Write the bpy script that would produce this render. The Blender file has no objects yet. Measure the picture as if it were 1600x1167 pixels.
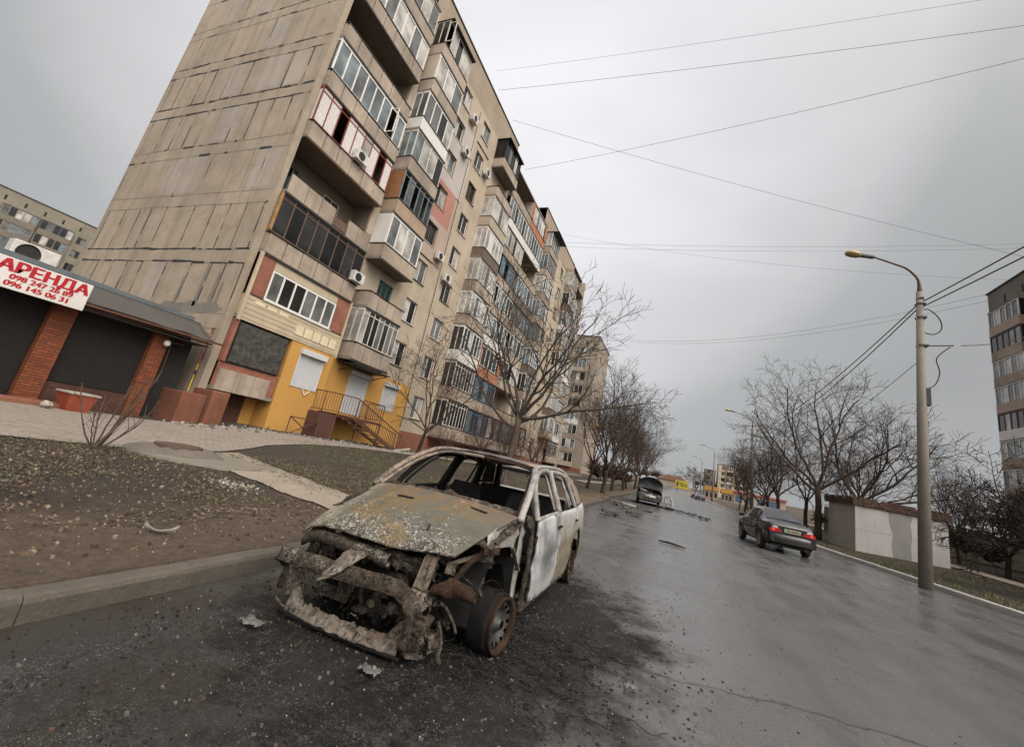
import bpy, bmesh, math, random
from mathutils import Vector, Matrix, noise
from mathutils.geometry import delaunay_2d_cdt
pi=math.pi; R=math.radians
S=bpy.context.scene; COL=S.collection
# ---------------------------------------------------------------- camera
cam=bpy.data.objects.new('camera',bpy.data.cameras.new('camera')); COL.objects.link(cam); S.camera=cam
cam.data.sensor_width=36; cam.data.lens=15.18; cam.data.shift_y=-50/1600; cam.data.clip_start=.05; cam.data.clip_end=4000
_r=Vector((.91997,.34209,.19138)); _d=Vector((.08241,.30854,-.94764)); _f=Vector((-.38322,.88757,.25565))
cam.matrix_world=Matrix(((_r.x,-_d.x,-_f.x,0),(_r.y,-_d.y,-_f.y,0),(_r.z,-_d.z,-_f.z,1.40),(0,0,0,1)))
# ---------------------------------------------------------------- sky and sun (overcast)
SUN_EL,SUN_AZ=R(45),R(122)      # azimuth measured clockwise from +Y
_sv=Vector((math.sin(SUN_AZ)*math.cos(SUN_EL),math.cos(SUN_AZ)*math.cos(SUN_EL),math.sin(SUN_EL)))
W=bpy.data.worlds.new('World'); S.world=W; W.use_nodes=True
nt=W.node_tree; nt.nodes.clear(); L=nt.links.new
def wn(t,**k):
    n=nt.nodes.new(t)
    for a,v in k.items(): setattr(n,a,v)
    return n
def wmath(op,a,b):
    n=wn('ShaderNodeMath',operation=op)
    for i,v in enumerate((a,b)):
        if isinstance(v,bpy.types.NodeSocket): L(v,n.inputs[i])
        else: n.inputs[i].default_value=v
    return n.outputs[0]
wo=wn('ShaderNodeOutputWorld'); bg=wn('ShaderNodeBackground'); bg.inputs[1].default_value=.1
sk=wn('ShaderNodeTexSky',sky_type='NISHITA',sun_disc=False,sun_elevation=SUN_EL,sun_rotation=SUN_AZ)
hs=wn('ShaderNodeHueSaturation'); hs.inputs['Saturation'].default_value=.12; L(sk.outputs[0],hs.inputs['Color'])
tc=wn('ShaderNodeTexCoord'); sx=wn('ShaderNodeSeparateXYZ'); L(tc.outputs['Generated'],sx.inputs[0])
def wdot(v):
    n=wn('ShaderNodeVectorMath',operation='DOT_PRODUCT'); n.inputs[1].default_value=Vector(v).normalized(); L(tc.outputs['Generated'],n.inputs[0]); return n.outputs['Value']
# cloud deck: thin bright break ahead and above, sides dimmed to put lens vignetting into the cloud, unseen sun-side lobe added to light the facade
d1=wmath('MULTIPLY_ADD',wdot((-.374,.619,.691)),.5); nt.nodes[-1].inputs[2].default_value=.5
cr=wn('ShaderNodeValToRGB'); L(d1,cr.inputs[0]); e=cr.color_ramp.elements
e[0].position=0; e[0].color=(.8,.8,.8,1); e[1].position=1; e[1].color=(.93,.93,.96,1)
for p,c in ((.5,(.55,.55,.55)),(.72,(.40,.40,.405)),(.80,(.385,.395,.405)),(.862,(.46,.475,.485)),(.89,(.63,.63,.65)),(.93,(.74,.74,.765)),(.975,(.87,.87,.90))):
    q=e.new(p); q.color=(*c,1)
mp=wn('ShaderNodeMapping'); mp.inputs['Scale'].default_value=(1.1,1.1,3.4); L(tc.outputs['Generated'],mp.inputs[0])
no=wn('ShaderNodeTexNoise'); no.inputs['Scale'].default_value=1.7; no.inputs['Detail'].default_value=5; L(mp.outputs[0],no.inputs['Vector'])
cm=wn('ShaderNodeMapRange'); L(no.outputs[0],cm.inputs[0])
for i,v in enumerate((.3,.72,.93,1.07)): cm.inputs[i+1].default_value=v
zb=wn('ShaderNodeMapRange'); L(sx.outputs['Z'],zb.inputs[0])
for i,v in enumerate((.86,1,10,38)): zb.inputs[i+1].default_value=v  # zenith above the frame brightened as added fill light
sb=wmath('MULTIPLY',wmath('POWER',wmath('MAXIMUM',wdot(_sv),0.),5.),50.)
f=wmath('MULTIPLY',cm.outputs[0],zb.outputs[0])
vm=wn('ShaderNodeVectorMath',operation='SCALE'); L(cr.outputs[0],vm.inputs[0]); L(f,vm.inputs['Scale'])
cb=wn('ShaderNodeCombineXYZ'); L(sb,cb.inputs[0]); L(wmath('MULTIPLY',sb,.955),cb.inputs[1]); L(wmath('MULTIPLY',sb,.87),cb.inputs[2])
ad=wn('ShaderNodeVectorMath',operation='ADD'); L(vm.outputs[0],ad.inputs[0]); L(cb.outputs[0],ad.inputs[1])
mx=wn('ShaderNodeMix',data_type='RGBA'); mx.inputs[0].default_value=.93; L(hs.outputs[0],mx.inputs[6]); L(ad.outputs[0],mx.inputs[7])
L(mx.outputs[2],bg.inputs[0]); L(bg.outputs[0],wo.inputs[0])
sd=bpy.data.lights.new('sun','SUN'); sd.energy=1.5; sd.angle=R(40); sd.color=(1,.93,.84)
so=bpy.data.objects.new('sun',sd); COL.objects.link(so)
so.rotation_euler=_sv.to_track_quat('Z','Y').to_euler(); so.location=(0,-20,40)
S.view_settings.view_transform='Standard'; S.view_settings.look='None'; S.view_settings.exposure=0; S.view_settings.gamma=1
S.cycles.max_bounces=6; S.cycles.diffuse_bounces=3; S.cycles.glossy_bounces=3; S.cycles.transparent_max_bounces=6; S.cycles.caustics_reflective=False; S.cycles.caustics_refractive=False
try: S.cycles.use_denoising=True
except Exception: pass
# ---------------------------------------------------------------- helpers
class MB:
    def __init__(s): s.v=[]; s.f=[]; s.m=[]; s.mi=0; s.M=None
    def add(s,vs,fs):
        o=len(s.v)
        s.v+=[tuple(s.M@Vector(p)) if s.M else tuple(p) for p in vs]
        s.f+=[tuple(i+o for i in f) for f in fs]; s.m+=[s.mi]*len(fs); return s
    def box(s,x0,x1,y0,y1,z0,z1,bot=True):
        v=[(x,y,z) for z in (z0,z1) for y in (y0,y1) for x in (x0,x1)]
        f=[(4,5,7,6),(0,1,5,4),(1,3,7,5),(3,2,6,7),(2,0,4,6)]
        if bot: f.append((0,2,3,1))
        return s.add(v,f)
    def quad(s,a,b,c,d): return s.add([a,b,c,d],[(0,1,2,3)])
    def tube(s,pts,rad,n=6,cap=True,closed=False):
        P=[Vector(p) for p in pts]; k=len(P)
        if not hasattr(rad,'__len__'): rad=[rad]*k
        vs=[]; u=None
        for i in range(k):
            if closed: t=P[(i+1)%k]-P[i-1]
            else: t=P[min(i+1,k-1)]-P[max(i-1,0)]
            if t.length<1e-9: t=Vector((0,0,1))
            t.normalize()
            if u is None: u=t.orthogonal().normalized()
            else:
                u=u-t*u.dot(t); u=u.normalized() if u.length>1e-6 else t.orthogonal().normalized()
            w=t.cross(u)
            for j in range(n):
                a=2*pi*j/n; vs.append(P[i]+(u*math.cos(a)+w*math.sin(a))*rad[i])
        fs=[]
        for i in range(k if closed else k-1):
            for j in range(n):
                a=i*n+j; b=i*n+(j+1)%n; c=((i+1)%k)*n
                fs.append((a,b,c+(j+1)%n,c+j))
        if cap and not closed: fs+= [tuple(reversed(range(n))),tuple(range((k-1)*n,k*n))]
        return s.add(vs,fs)
    def bar(s,a,b,w,h=None,up=(0,0,1)):      # rectangular bar between two points
        a=Vector(a); b=Vector(b); h=h or w; t=(b-a).normalized(); u=Vector(up)
        x=t.cross(u); x=x.normalized() if x.length>1e-5 else t.orthogonal().normalized(); y=x.cross(t)
        vs=[p+x*i*w/2+y*j*h/2 for p in (a,b) for i,j in ((-1,-1),(1,-1),(1,1),(-1,1))]
        return s.add(vs,[(0,1,5,4),(1,2,6,5),(2,3,7,6),(3,0,4,7),(3,2,1,0),(4,5,6,7)])
    def lathe(s,prof,n=24,axis='z',c=(0,0,0)):
        vs=[]
        for r,h in prof:
            for j in range(n):
                a=2*pi*j/n; p,q=r*math.cos(a),r*math.sin(a)
                v={'z':(p,q,h),'x':(h,p,q),'y':(q,h,p)}[axis]; vs.append((v[0]+c[0],v[1]+c[1],v[2]+c[2]))
        return s.add(vs,[(i*n+j,i*n+(j+1)%n,(i+1)*n+(j+1)%n,(i+1)*n+j) for i in range(len(prof)-1) for j in range(n)])
    def grid(s,fn,nu,nv,skip=None):
        vs=[fn(i/nu,j/nv) for j in range(nv+1) for i in range(nu+1)]
        fs=[(j*(nu+1)+i,j*(nu+1)+i+1,(j+1)*(nu+1)+i+1,(j+1)*(nu+1)+i) for j in range(nv) for i in range(nu) if not(skip and skip((i+.5)/nu,(j+.5)/nv))]
        return s.add(vs,fs)
    def prism(s,poly,fn0,fn1):       # poly 2D outline; fn0/fn1 map (a,b) to 3D for the two faces
        n=len(poly); vs=[fn0(*p) for p in poly]+[fn1(*p) for p in poly]
        return s.add(vs,[tuple(reversed(range(n))),tuple(range(n,2*n))]+[(i,(i+1)%n,n+(i+1)%n,n+i) for i in range(n)])
    def panel(s,outline,holes,fn,res):
        v,f=cdt(outline,holes,res); return s.add([fn(*p) for p in v],f)
    def build(s,name,mat,parent=None,world=False,smooth=False,solid=0,bevel=0,sub=0,weld=False):
        me=bpy.data.meshes.new(name); me.from_pydata(s.v,[],s.f)
        mats=mat if isinstance(mat,(list,tuple)) else [mat]
        for m in mats: me.materials.append(m)
        me.polygons.foreach_set('material_index',[min(i,len(mats)-1) for i in s.m])
        if smooth: me.polygons.foreach_set('use_smooth',[True]*len(me.polygons))
        if weld:
            bm=bmesh.new(); bm.from_mesh(me); bmesh.ops.remove_doubles(bm,verts=bm.verts,dist=1e-4); bmesh.ops.recalc_face_normals(bm,faces=bm.faces); bm.to_mesh(me); bm.free()
        me.update()
        o=bpy.data.objects.new(name,me); COL.objects.link(o)
        if parent is not None:
            o.parent=parent
            if world: o.matrix_parent_inverse=wm(parent).inverted()
        if sub: q=o.modifiers.new('subdivision','SUBSURF'); q.levels=q.render_levels=sub
        if solid: q=o.modifiers.new('thickness','SOLIDIFY'); q.thickness=solid; q.offset=0
        if bevel: q=o.modifiers.new('bevel','BEVEL'); q.width=bevel; q.segments=2; q.limit_method='ANGLE'
        return o
def wm(o):
    m=o.matrix_basis.copy()
    if o.parent: m=wm(o.parent)@o.matrix_parent_inverse@m
    return m
def inside(p,poly):
    x,y=p; r=False; j=len(poly)-1
    for i in range(len(poly)):
        xi,yi=poly[i]; xj,yj=poly[j]
        if (yi>y)!=(yj>y) and x<(xj-xi)*(y-yi)/(yj-yi)+xi: r=not r
        j=i
    return r
def resample(loop,res):
    out=[]
    for i in range(len(loop)):
        a=loop[i]; b=loop[(i+1)%len(loop)]; d=math.hypot(b[0]-a[0],b[1]-a[1]); n=max(1,round(d/res))
        out+=[(a[0]+(b[0]-a[0])*k/n,a[1]+(b[1]-a[1])*k/n) for k in range(n)]
    return out
def cdt(outline,holes,res):
    loops=[resample(outline,res)]+[resample(h,res) for h in holes]
    vs=[];es=[]
    for l in loops:
        o=len(vs); vs+=l; es+=[(o+i,o+(i+1)%len(l)) for i in range(len(l))]
    xs=[p[0] for p in outline]; ys=[p[1] for p in outline]
    nx=int((max(xs)-min(xs))/res); ny=int((max(ys)-min(ys))/res)
    for i in range(nx+1):
        for j in range(ny+1):
            p=(min(xs)+(i+.37+.2*(j%2))*res,min(ys)+(j+.41)*res)
            if inside(p,loops[0]) and not any(inside(p,h) for h in loops[1:]):
                if min((p[0]-q[0])**2+(p[1]-q[1])**2 for q in vs[:sum(map(len,loops))])>(.45*res)**2: vs.append(p)
    r=delaunay_2d_cdt([Vector(p) for p in vs],es,[],0,1e-6)
    V=[(p.x,p.y) for p in r[0]]; F=[]
    for f in r[2]:
        c=(sum(V[i][0] for i in f)/len(f),sum(V[i][1] for i in f)/len(f))
        if inside(c,loops[0]) and not any(inside(c,h) for h in loops[1:]): F.append(tuple(f))
    return V,F
def tag(o,label=None,cat=None,group=None,kind=None):
    if label: o['label']=label
    if cat: o['category']=cat
    if group: o['group']=group
    if kind: o['kind']=kind
    return o
def thing(name,label,cat,loc=(0,0,0),rz=0,group=None):
    o=bpy.data.objects.new(name,None); COL.objects.link(o); o.location=loc; o.rotation_euler=(0,0,rz); o.empty_display_size=.2
    return tag(o,label,cat,group)
def copy_tree(o,parent=None):
    c=o.copy(); COL.objects.link(c)
    if parent is not None: c.parent=parent; c.matrix_parent_inverse=o.matrix_parent_inverse.copy()
    for ch in list(o.children): copy_tree(ch,c)
    return c
def spath(pts,k=4):      # smooth path through points (Catmull-Rom)
    P=[Vector(p) for p in pts]; out=[]
    for i in range(len(P)-1):
        a,b,c,d=P[max(i-1,0)],P[i],P[i+1],P[min(i+2,len(P)-1)]
        for j in range(k):
            t=j/k; out.append(.5*((2*b)+(c-a)*t+(2*a-5*b+4*c-d)*t*t+(3*b-a-3*c+d)*t**3))
    return out+[P[-1]]
def sweep(b,pts,prof,up=(0,0,1),jit=None):      # extrude a closed 2D profile (side, up) along a path
    P=[Vector(p) for p in pts]; n=len(prof); vs=[]
    for i,p in enumerate(P):
        t=(P[min(i+1,len(P)-1)]-P[max(i-1,0)]).normalized(); x=t.cross(Vector(up)).normalized(); y=x.cross(t)
        for j,(q,r) in enumerate(prof):
            s=1+(jit(i,j) if jit else 0); vs.append(p+x*q*s+y*r*s)
    b.add(vs,[(i*n+j,i*n+(j+1)%n,(i+1)*n+(j+1)%n,(i+1)*n+j) for i in range(len(P)-1) for j in range(n)]+[tuple(reversed(range(n))),tuple(range((len(P)-1)*n,len(P)*n))])
def lerp(a,b,t): return a+(b-a)*t
def sst(a,b,x):
    t=min(1,max(0,(x-a)/(b-a))); return t*t*(3-2*t)
def pw(pts,x):
    if x<=pts[0][0]: return pts[0][1]
    for (a,b),(c,d) in zip(pts,pts[1:]):
        if x<=c: return b+(d-b)*(x-a)/(c-a)
    return pts[-1][1]
def nz(x,y=0,z=0): return noise.noise(Vector((x,y,z)))
# ---------------------------------------------------------------- material helper
class T:
    def __init__(s,name,coord='world'):
        s.m=bpy.data.materials.new(name); s.m.use_nodes=True; s.t=s.m.node_tree; s.t.nodes.clear()
        s.out=s.t.nodes.new('ShaderNodeOutputMaterial'); s.b=s.t.nodes.new('ShaderNodeBsdfPrincipled'); s.L=s.t.links.new
        s.L(s.b.outputs[0],s.out.inputs[0])
        if coord=='world': s.co=s.t.nodes.new('ShaderNodeNewGeometry').outputs['Position']
        else: s.co=s.t.nodes.new('ShaderNodeTexCoord').outputs['Object']
    def put(s,inp,v):
        if isinstance(v,bpy.types.NodeSocket): s.L(v,inp)
        elif v is not None:
            if inp.type=='RGBA' and len(v)==3: v=(*v,1)
            inp.default_value=v
    def scale(s,sc,co=None,loc=(0,0,0)):
        n=s.t.nodes.new('ShaderNodeMapping'); n.inputs['Scale'].default_value=sc; n.inputs['Location'].default_value=loc; s.L(co or s.co,n.inputs[0]); return n.outputs[0]
    def noise(s,sc,det=4,rough=.55,co=None,dist=0):
        n=s.t.nodes.new('ShaderNodeTexNoise'); n.inputs['Scale'].default_value=sc; n.inputs['Detail'].default_value=det; n.inputs['Roughness'].default_value=rough; n.inputs['Distortion'].default_value=dist
        s.L(co or s.co,n.inputs['Vector']); return n.outputs[0]
    def voro(s,sc,co=None,feat='F1',out='Distance',rnd=1):
        n=s.t.nodes.new('ShaderNodeTexVoronoi'); n.feature=feat; n.inputs['Scale'].default_value=sc; n.inputs['Randomness'].default_value=rnd; s.L(co or s.co,n.inputs['Vector']); return n.outputs[out]
    def ramp(s,f,*st):
        n=s.t.nodes.new('ShaderNodeValToRGB'); s.L(f,n.inputs[0]); e=n.color_ramp.elements
        while len(e)<len(st): e.new(.5)
        for q,(p,c) in zip(e,st):
            q.position=p; q.color=(*c,1) if hasattr(c,'__len__') else (c,c,c,1)
        return n.outputs[0]
    def mix(s,f,a,b,mode='MIX'):
        n=s.t.nodes.new('ShaderNodeMix'); n.data_type='RGBA'; n.blend_type=mode; s.put(n.inputs[0],f); s.put(n.inputs[6],a); s.put(n.inputs[7],b); return n.outputs[2]
    def math(s,op,a,b=None,c=None):
        n=s.t.nodes.new('ShaderNodeMath'); n.operation=op
        for i,v in enumerate((a,b,c)):
            if v is not None: s.put(n.inputs[i],v)
        return n.outputs[0]
    def mr(s,f,a,b,c=0,d=1):
        n=s.t.nodes.new('ShaderNodeMapRange'); s.L(f,n.inputs[0])
        for i,v in enumerate((a,b,c,d)): n.inputs[i+1].default_value=v
        return n.outputs[0]
    def xyz(s,co=None):
        n=s.t.nodes.new('ShaderNodeSeparateXYZ'); s.L(co or s.co,n.inputs[0]); return n.outputs
    def comb(s,x,y,z=0.):
        n=s.t.nodes.new('ShaderNodeCombineXYZ')
        for i,v in enumerate((x,y,z)): s.put(n.inputs[i],v)
        return n.outputs[0]
    def rnd(s): return s.t.nodes.new('ShaderNodeObjectInfo').outputs['Random']
    def dist(s,p,scl=(1,1,1)):
        n=s.t.nodes.new('ShaderNodeVectorMath'); n.operation='SUBTRACT'; s.L(s.co,n.inputs[0]); n.inputs[1].default_value=p
        q=s.t.nodes.new('ShaderNodeVectorMath'); q.operation='MULTIPLY'; s.L(n.outputs[0],q.inputs[0]); q.inputs[1].default_value=scl
        r=s.t.nodes.new('ShaderNodeVectorMath'); r.operation='LENGTH'; s.L(q.outputs[0],r.inputs[0]); return r.outputs['Value']
    def bump(s,h,st=.5,d=.02):
        n=s.t.nodes.new('ShaderNodeBump'); n.inputs['Strength'].default_value=st; n.inputs['Distance'].default_value=d; s.L(h,n.inputs['Height']); s.L(n.outputs[0],s.b.inputs['Normal'])
    def end(s,col=None,rough=.8,metal=0,spec=None):
        s.put(s.b.inputs['Base Color'],col); s.put(s.b.inputs['Roughness'],rough); s.put(s.b.inputs['Metallic'],metal)
        if spec is not None: s.put(s.b.inputs['Specular IOR Level'],spec)
        return s.m
def plain(name,c,rough=.6,metal=0,var=.25,sc=6,bump=0,spec=None,coord='obj'):
    t=T(name,coord); n=t.noise(sc,5,.6)
    col=t.ramp(n,(.25,[x*(1-var) for x in c]),(.75,[min(1,x*(1+var)) for x in c]))
    if bump: t.bump(t.noise(sc*4,5),bump,.01)
    return t.end(col,rough,metal,spec)
# ---------------------------------------------------------------- terrain
XL=[(-30,-3.0),(1.5,-3.30),(4,-3.45),(20,-3.65),(35,-4.35),(60,-4.6),(110,-4.8),(300,-5.0),(1500,-5)]
XR=[(-30,13),(5,9.9),(12,8.85),(16.3,8.35),(20,7.92),(28,6.8),(42,6.6),(61,6.4),(104,5.3),(160,4),(300,3.4),(1500,3.4)]
def xl(y): return pw(XL,y)
def xr(y): return pw(XR,y)
def rz(y): return max(0,.009*(min(y,130)-28))+(.00013*(min(max(y,130),300)-130)**2)
def ter(x,y):
    a,b=xl(y),xr(y); z=rz(y)
    if x<a:
        e=.30+.28*sst(8.5,13,y); d=a-x
        h=.15+(e-.15)*min(1,d/12.8)
        if d<6.2 and y<14: h+=.035*nz(x*1.1,y*1.1,3)*sst(.1,.7,d)*(1-sst(5,6.2,d))+.012*nz(x*5,y*5)*sst(.1,.5,d)*(1-sst(5,6,d))
        return z+h
    if x>b: return z+.14+.018*min(x-b,60)+.03*nz(x*.3,y*.3,7)*sst(.3,2,x-b)
    return z
# ---------------------------------------------------------------- ground materials
def mat_ground():
    t=T('earth'); n1=t.noise(.55,5,.6); n2=t.noise(7,8,.78); n3=t.noise(70,5,.75)
    dirt=t.ramp(n2,(.28,(.078,.047,.028)),(.5,(.150,.098,.062)),(.72,(.23,.165,.112)))
    dark=t.ramp(n2,(.3,(.032,.020,.012)),(.7,(.080,.052,.032)))
    x=t.xyz(); dl=t.math('MULTIPLY_ADD',x[0],-1.,-3.45)          # metres left of the kerb
    leaf=t.math('ADD',dl,t.math('MULTIPLY_ADD',n1,3.2,-1.6)); leaf=t.mr(leaf,1.3,2.3)
    far=t.mr(x[0],6,8); leaf=t.math('MAXIMUM',leaf,far)
    c=t.mix(leaf,dirt,dark)
    g=t.noise(1.3,6,.7); gm=t.mr(g,.50,.66); gm=t.math('MULTIPLY',gm,t.math('MAXIMUM',t.mr(dl,2.6,4.6),far))
    clod=t.noise(26,6,.8,None,.6); c=t.mix(t.mr(clod,.52,.66,0,.8),c,(.036,.024,.015)); c=t.mix(t.mr(n3,.58,.70,0,.65),c,(.20,.155,.112))
    gm=t.math('MULTIPLY',gm,t.mr(t.noise(25,3),.3,.6))
    gc=t.ramp(n3,(.3,(.025,.032,.010)),(.7,(.085,.095,.034)))
    c=t.mix(gm,c,gc); sp=t.noise(28,4,.8); c=t.mix(t.mr(sp,.60,.72,0,.75),c,(.030,.019,.012)); c=t.mix(t.mr(t.noise(42,3,.75,t.scale((1,1,1),None,(5,5,5))),.63,.72,0,.6),c,(.21,.165,.12))
    gr=t.mr(t.voro(38),.06,.13,1,0); gr=t.math('MULTIPLY',gr,t.mr(t.noise(2.2,3),.5,.68))
    c=t.mix(gr,c,(.30,.27,.22))
    t.bump(t.math('ADD',t.math('ADD',n2,t.math('MULTIPLY',n3,.7)),clod),1.0,.09)
    return t.end(c,.9)
def mat_asphalt():
    t=T('wet_asphalt'); a=t.noise(170,3,.7); b=t.noise(1.1,5,.6); st=t.noise(.9,4,.6,t.scale((1.6,.16,1)))
    c=t.ramp(a,(.3,(.040,.0375,.036)),(.55,(.074,.070,.068)),(.8,(.13,.124,.12)))
    c=t.mix(t.mr(b,.35,.75,0,.55),c,t.ramp(a,(.3,(.052,.048,.046)),(.8,(.145,.138,.132))))
    # worn pale patch of old asphalt in front of the car, and the seam of the newer lane
    x=t.xyz(); wob=t.math('MULTIPLY_ADD',t.noise(1.5,4),.5,-.25)
    seam=t.math('ADD',t.math('SUBTRACT',x[1],t.math('MULTIPLY_ADD',x[0],.25,4.25)),wob)
    old=t.mr(seam,-.015,.02,1,0)
    oc=t.ramp(t.noise(60,5,.8),(.3,(.028,.025,.022)),(.55,(.066,.060,.054)),(.75,(.17,.158,.145)))
    c=t.mix(t.math('MULTIPLY',old,.85),c,oc)
    edge=t.math('MULTIPLY',t.mr(t.math('ABSOLUTE',seam),.0,.035,1,0),t.mr(x[0],-1.6,-.9)); c=t.mix(edge,c,(.008,.008,.008))
    wv=t.t.nodes.new('ShaderNodeVectorMath'); wv.operation='ADD'; t.L(t.co,wv.inputs[0]); nv=t.t.nodes.new('ShaderNodeTexNoise'); nv.inputs['Scale'].default_value=3; nv.inputs['Detail'].default_value=5; t.L(t.co,nv.inputs['Vector']); t.L(nv.outputs[1],wv.inputs[1]); cr=t.voro(2.2,wv.outputs[0],'DISTANCE_TO_EDGE'); nw=t.noise(9,4)
    ck=t.math('MULTIPLY',t.mr(t.math('ADD',cr,t.math('MULTIPLY_ADD',nw,.05,-.025)),.004,.016,1,0),t.mr(t.noise(.6,2),.44,.56)); ck=t.math('MULTIPLY',ck,t.mr(seam,-.02,.25,1,.25))
    c=t.mix(ck,c,(.006,.006,.006))
    # soot and ash round the burnt car (a stain with its own ragged outline)
    d=t.dist((-1.75,4.2,0),(.48,.30,1)); d=t.math('ADD',d,t.math('MULTIPLY_ADD',t.noise(1.8,6,.7),1.1,-.55)); s=t.mr(d,.66,.98,1,0); d3=t.dist((-2.5,2.1,0),(.42,.50,1)); d3=t.math('ADD',d3,t.math('MULTIPLY_ADD',t.noise(2.3,6,.7,t.scale((1,1,1),None,(3,8,0))),1.3,-.65)); s=t.math('MAXIMUM',s,t.mr(d3,.45,1.0,.82,0))
    d2=t.dist((-2.0,35.6,0),(.42,.36,1)); d2=t.math('ADD',d2,t.math('MULTIPLY_ADD',t.noise(1.4,5,.7),1.0,-.5)); s=t.math('MAXIMUM',s,t.mr(d2,.6,1.0,1,0))
    sc=t.ramp(t.noise(16,7,.85),(.38,(.004,.004,.004)),(.56,(.013,.012,.011)),(.66,(.045,.040,.035)),(.76,(.12,.11,.10))); sc=t.mix(t.math('MULTIPLY',t.mr(t.noise(90,3,.8,None,1.),.60,.66),t.mr(t.noise(3,4),.45,.65)),sc,(.30,.28,.255))
    c=t.mix(t.math('MULTIPLY',s,.94),c,sc)
    gut=t.mr(t.math('ADD',t.math('MULTIPLY_ADD',x[0],1,3.15),t.math('MULTIPLY',wob,.9)),.0,.3,1,0)
    trk=t.noise(1.3,4,.6,t.scale((1,.05,1))); c=t.mix(t.mr(trk,.5,.68,0,.5),c,(.026,.025,.024)); agg=t.voro(75); c=t.mix(t.mr(agg,.10,.22,.35,0),c,(.20,.19,.18)); c=t.mix(t.math('MULTIPLY',gut,.7),c,t.ramp(a,(.3,(.018,.015,.012)),(.8,(.06,.052,.042))))
    wet=t.mr(t.math('ADD',t.noise(.8,5,.65),t.math('MULTIPLY_ADD',st,.7,-.35)),.36,.66,.20,.40)
    ro=t.mix(s,wet,(.92,.92,.92)); ro=t.mix(t.math('MULTIPLY',old,.8),ro,t.mix(t.mr(t.noise(1.9,5,.7),.50,.54),(.62,.62,.62),(.16,.16,.16)))
    t.bump(t.math('ADD',t.math('ADD',a,t.math('MULTIPLY',s,t.math('MULTIPLY',t.noise(28,5),3.))),t.math('MULTIPLY',ck,-1.5)),.10,.006)
    t.put(t.b.inputs['Specular IOR Level'],t.mix(s,(.85,.84,.82),(.12,.12,.12)))
    return t.end(c,ro)
def mat_pavers():
    t=T('pavers'); x=t.xyz(); w=t.comb(t.math('ADD',x[0],t.math('MULTIPLY',x[1],.25)),t.math('SUBTRACT',x[1],t.math('MULTIPLY',x[0],.25)))
    b=t.t.nodes.new('ShaderNodeTexBrick'); t.L(w,b.inputs[0]); b.inputs['Scale'].default_value=1; b.inputs['Brick Width'].default_value=.22; b.inputs['Row Height'].default_value=.12; b.inputs['Mortar Size'].default_value=.012; b.inputs['Mortar Smooth'].default_value=.6
    t.put(b.inputs['Color1'],(.235,.195,.16)); t.put(b.inputs['Color2'],(.18,.148,.122)); t.put(b.inputs['Mortar'],(.075,.06,.048))
    n=t.noise(.9,6,.7); m=t.mr(n,.52,.72); c=t.mix(t.math('MULTIPLY',m,.6),b.outputs[0],(.13,.10,.075))
    c=t.mix(t.mr(t.noise(9,4,.7),.35,.8,0,.45),c,(.36,.31,.27)); c=t.mix(t.math('MULTIPLY',t.mr(t.noise(2.6,7,.8,None,.8),.52,.66),.7),c,(.095,.072,.052))
    t.bump(b.outputs[1],-.5,.012); return t.end(c,.72)
def mat_conc(name,a=(.20,.185,.165),var=.3,sc=3,rough=.85,coord='world',bump=.4):
    t=T(name,coord); n=t.noise(sc,6,.7); n2=t.noise(sc*16,4,.7)
    c=t.ramp(n,(.25,[q*(1-var) for q in a]),(.6,a),(.85,[q*(1+var*.7) for q in a])); c=t.mix(.35,c,t.ramp(n2,(.3,[q*.5 for q in a]),(.7,[q*1.3 for q in a])))
    t.bump(n2,bump,.008); return t.end(c,rough)
M_earth=mat_ground(); M_road=mat_asphalt(); M_pav=mat_pavers(); M_kerb=mat_conc('kerb_concrete',(.080,.066,.052),.55,2.6,.85,'world',.8); M_kerbp=mat_conc('whitewashed_kerb',(.42,.40,.375),.35,2.5)
M_path=mat_conc('path_concrete',(.25,.205,.16),.3,1.6)
# ---------------------------------------------------------------- ground, road, kerbs, paths
def frange(a,b,d):
    n=max(1,round((b-a)/d)); return [a+(b-a)*i/n for i in range(n)]
ys=frange(-30,-2,4)+frange(-2,14,.16)+frange(14,40,1)+frange(40,120,5)+frange(120,300,20)+[300,420,600,900,1400]
ol=frange(0,9,.16)+frange(9,14,.6)+frange(14,40,3)+[40,70,140,300,700,1400]; orr=frange(0,4,.25)+frange(4,30,2)+[30,45,70,140,300,700,1400]
b=MB(); vs=[]; nc=len(ol)+1+len(orr)+1
for y in ys:
    a,c=xl(y),xr(y)
    row=[(a-.165-o,y,ter(a-.165-o,y)) for o in reversed(ol)]+[(a-.1,y,rz(y)-.2)]+[(c+.1,y,rz(y)-.2)]+[(c+.165+o,y,ter(c+.165+o,y)) for o in orr]
    vs+=row
b.add(vs,[(j*nc+i,j*nc+i+1,(j+1)*nc+i+1,(j+1)*nc+i) for j in range(len(ys)-1) for i in range(nc-1)])
tag(b.build('ground',M_earth,smooth=True),kind='structure')
b=MB(); yr=frange(-30,-2,4)+frange(-2,16,.5)+frange(16,120,3)+frange(120,300,15)+[300,420,600,900,1400]; nx=14
vs=[(lerp(xl(y),xr(y),i/nx),y,rz(y)+.012*math.sin(pi*i/nx)+.006*nz(i*.9,y*.5)) for y in yr for i in range(nx+1)]
b.add(vs,[(j*(nx+1)+i,j*(nx+1)+i+1,(j+1)*(nx+1)+i+1,(j+1)*(nx+1)+i) for j in range(len(yr)-1) for i in range(nx)])
tag(b.build('road',M_road,smooth=True),kind='structure')
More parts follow.
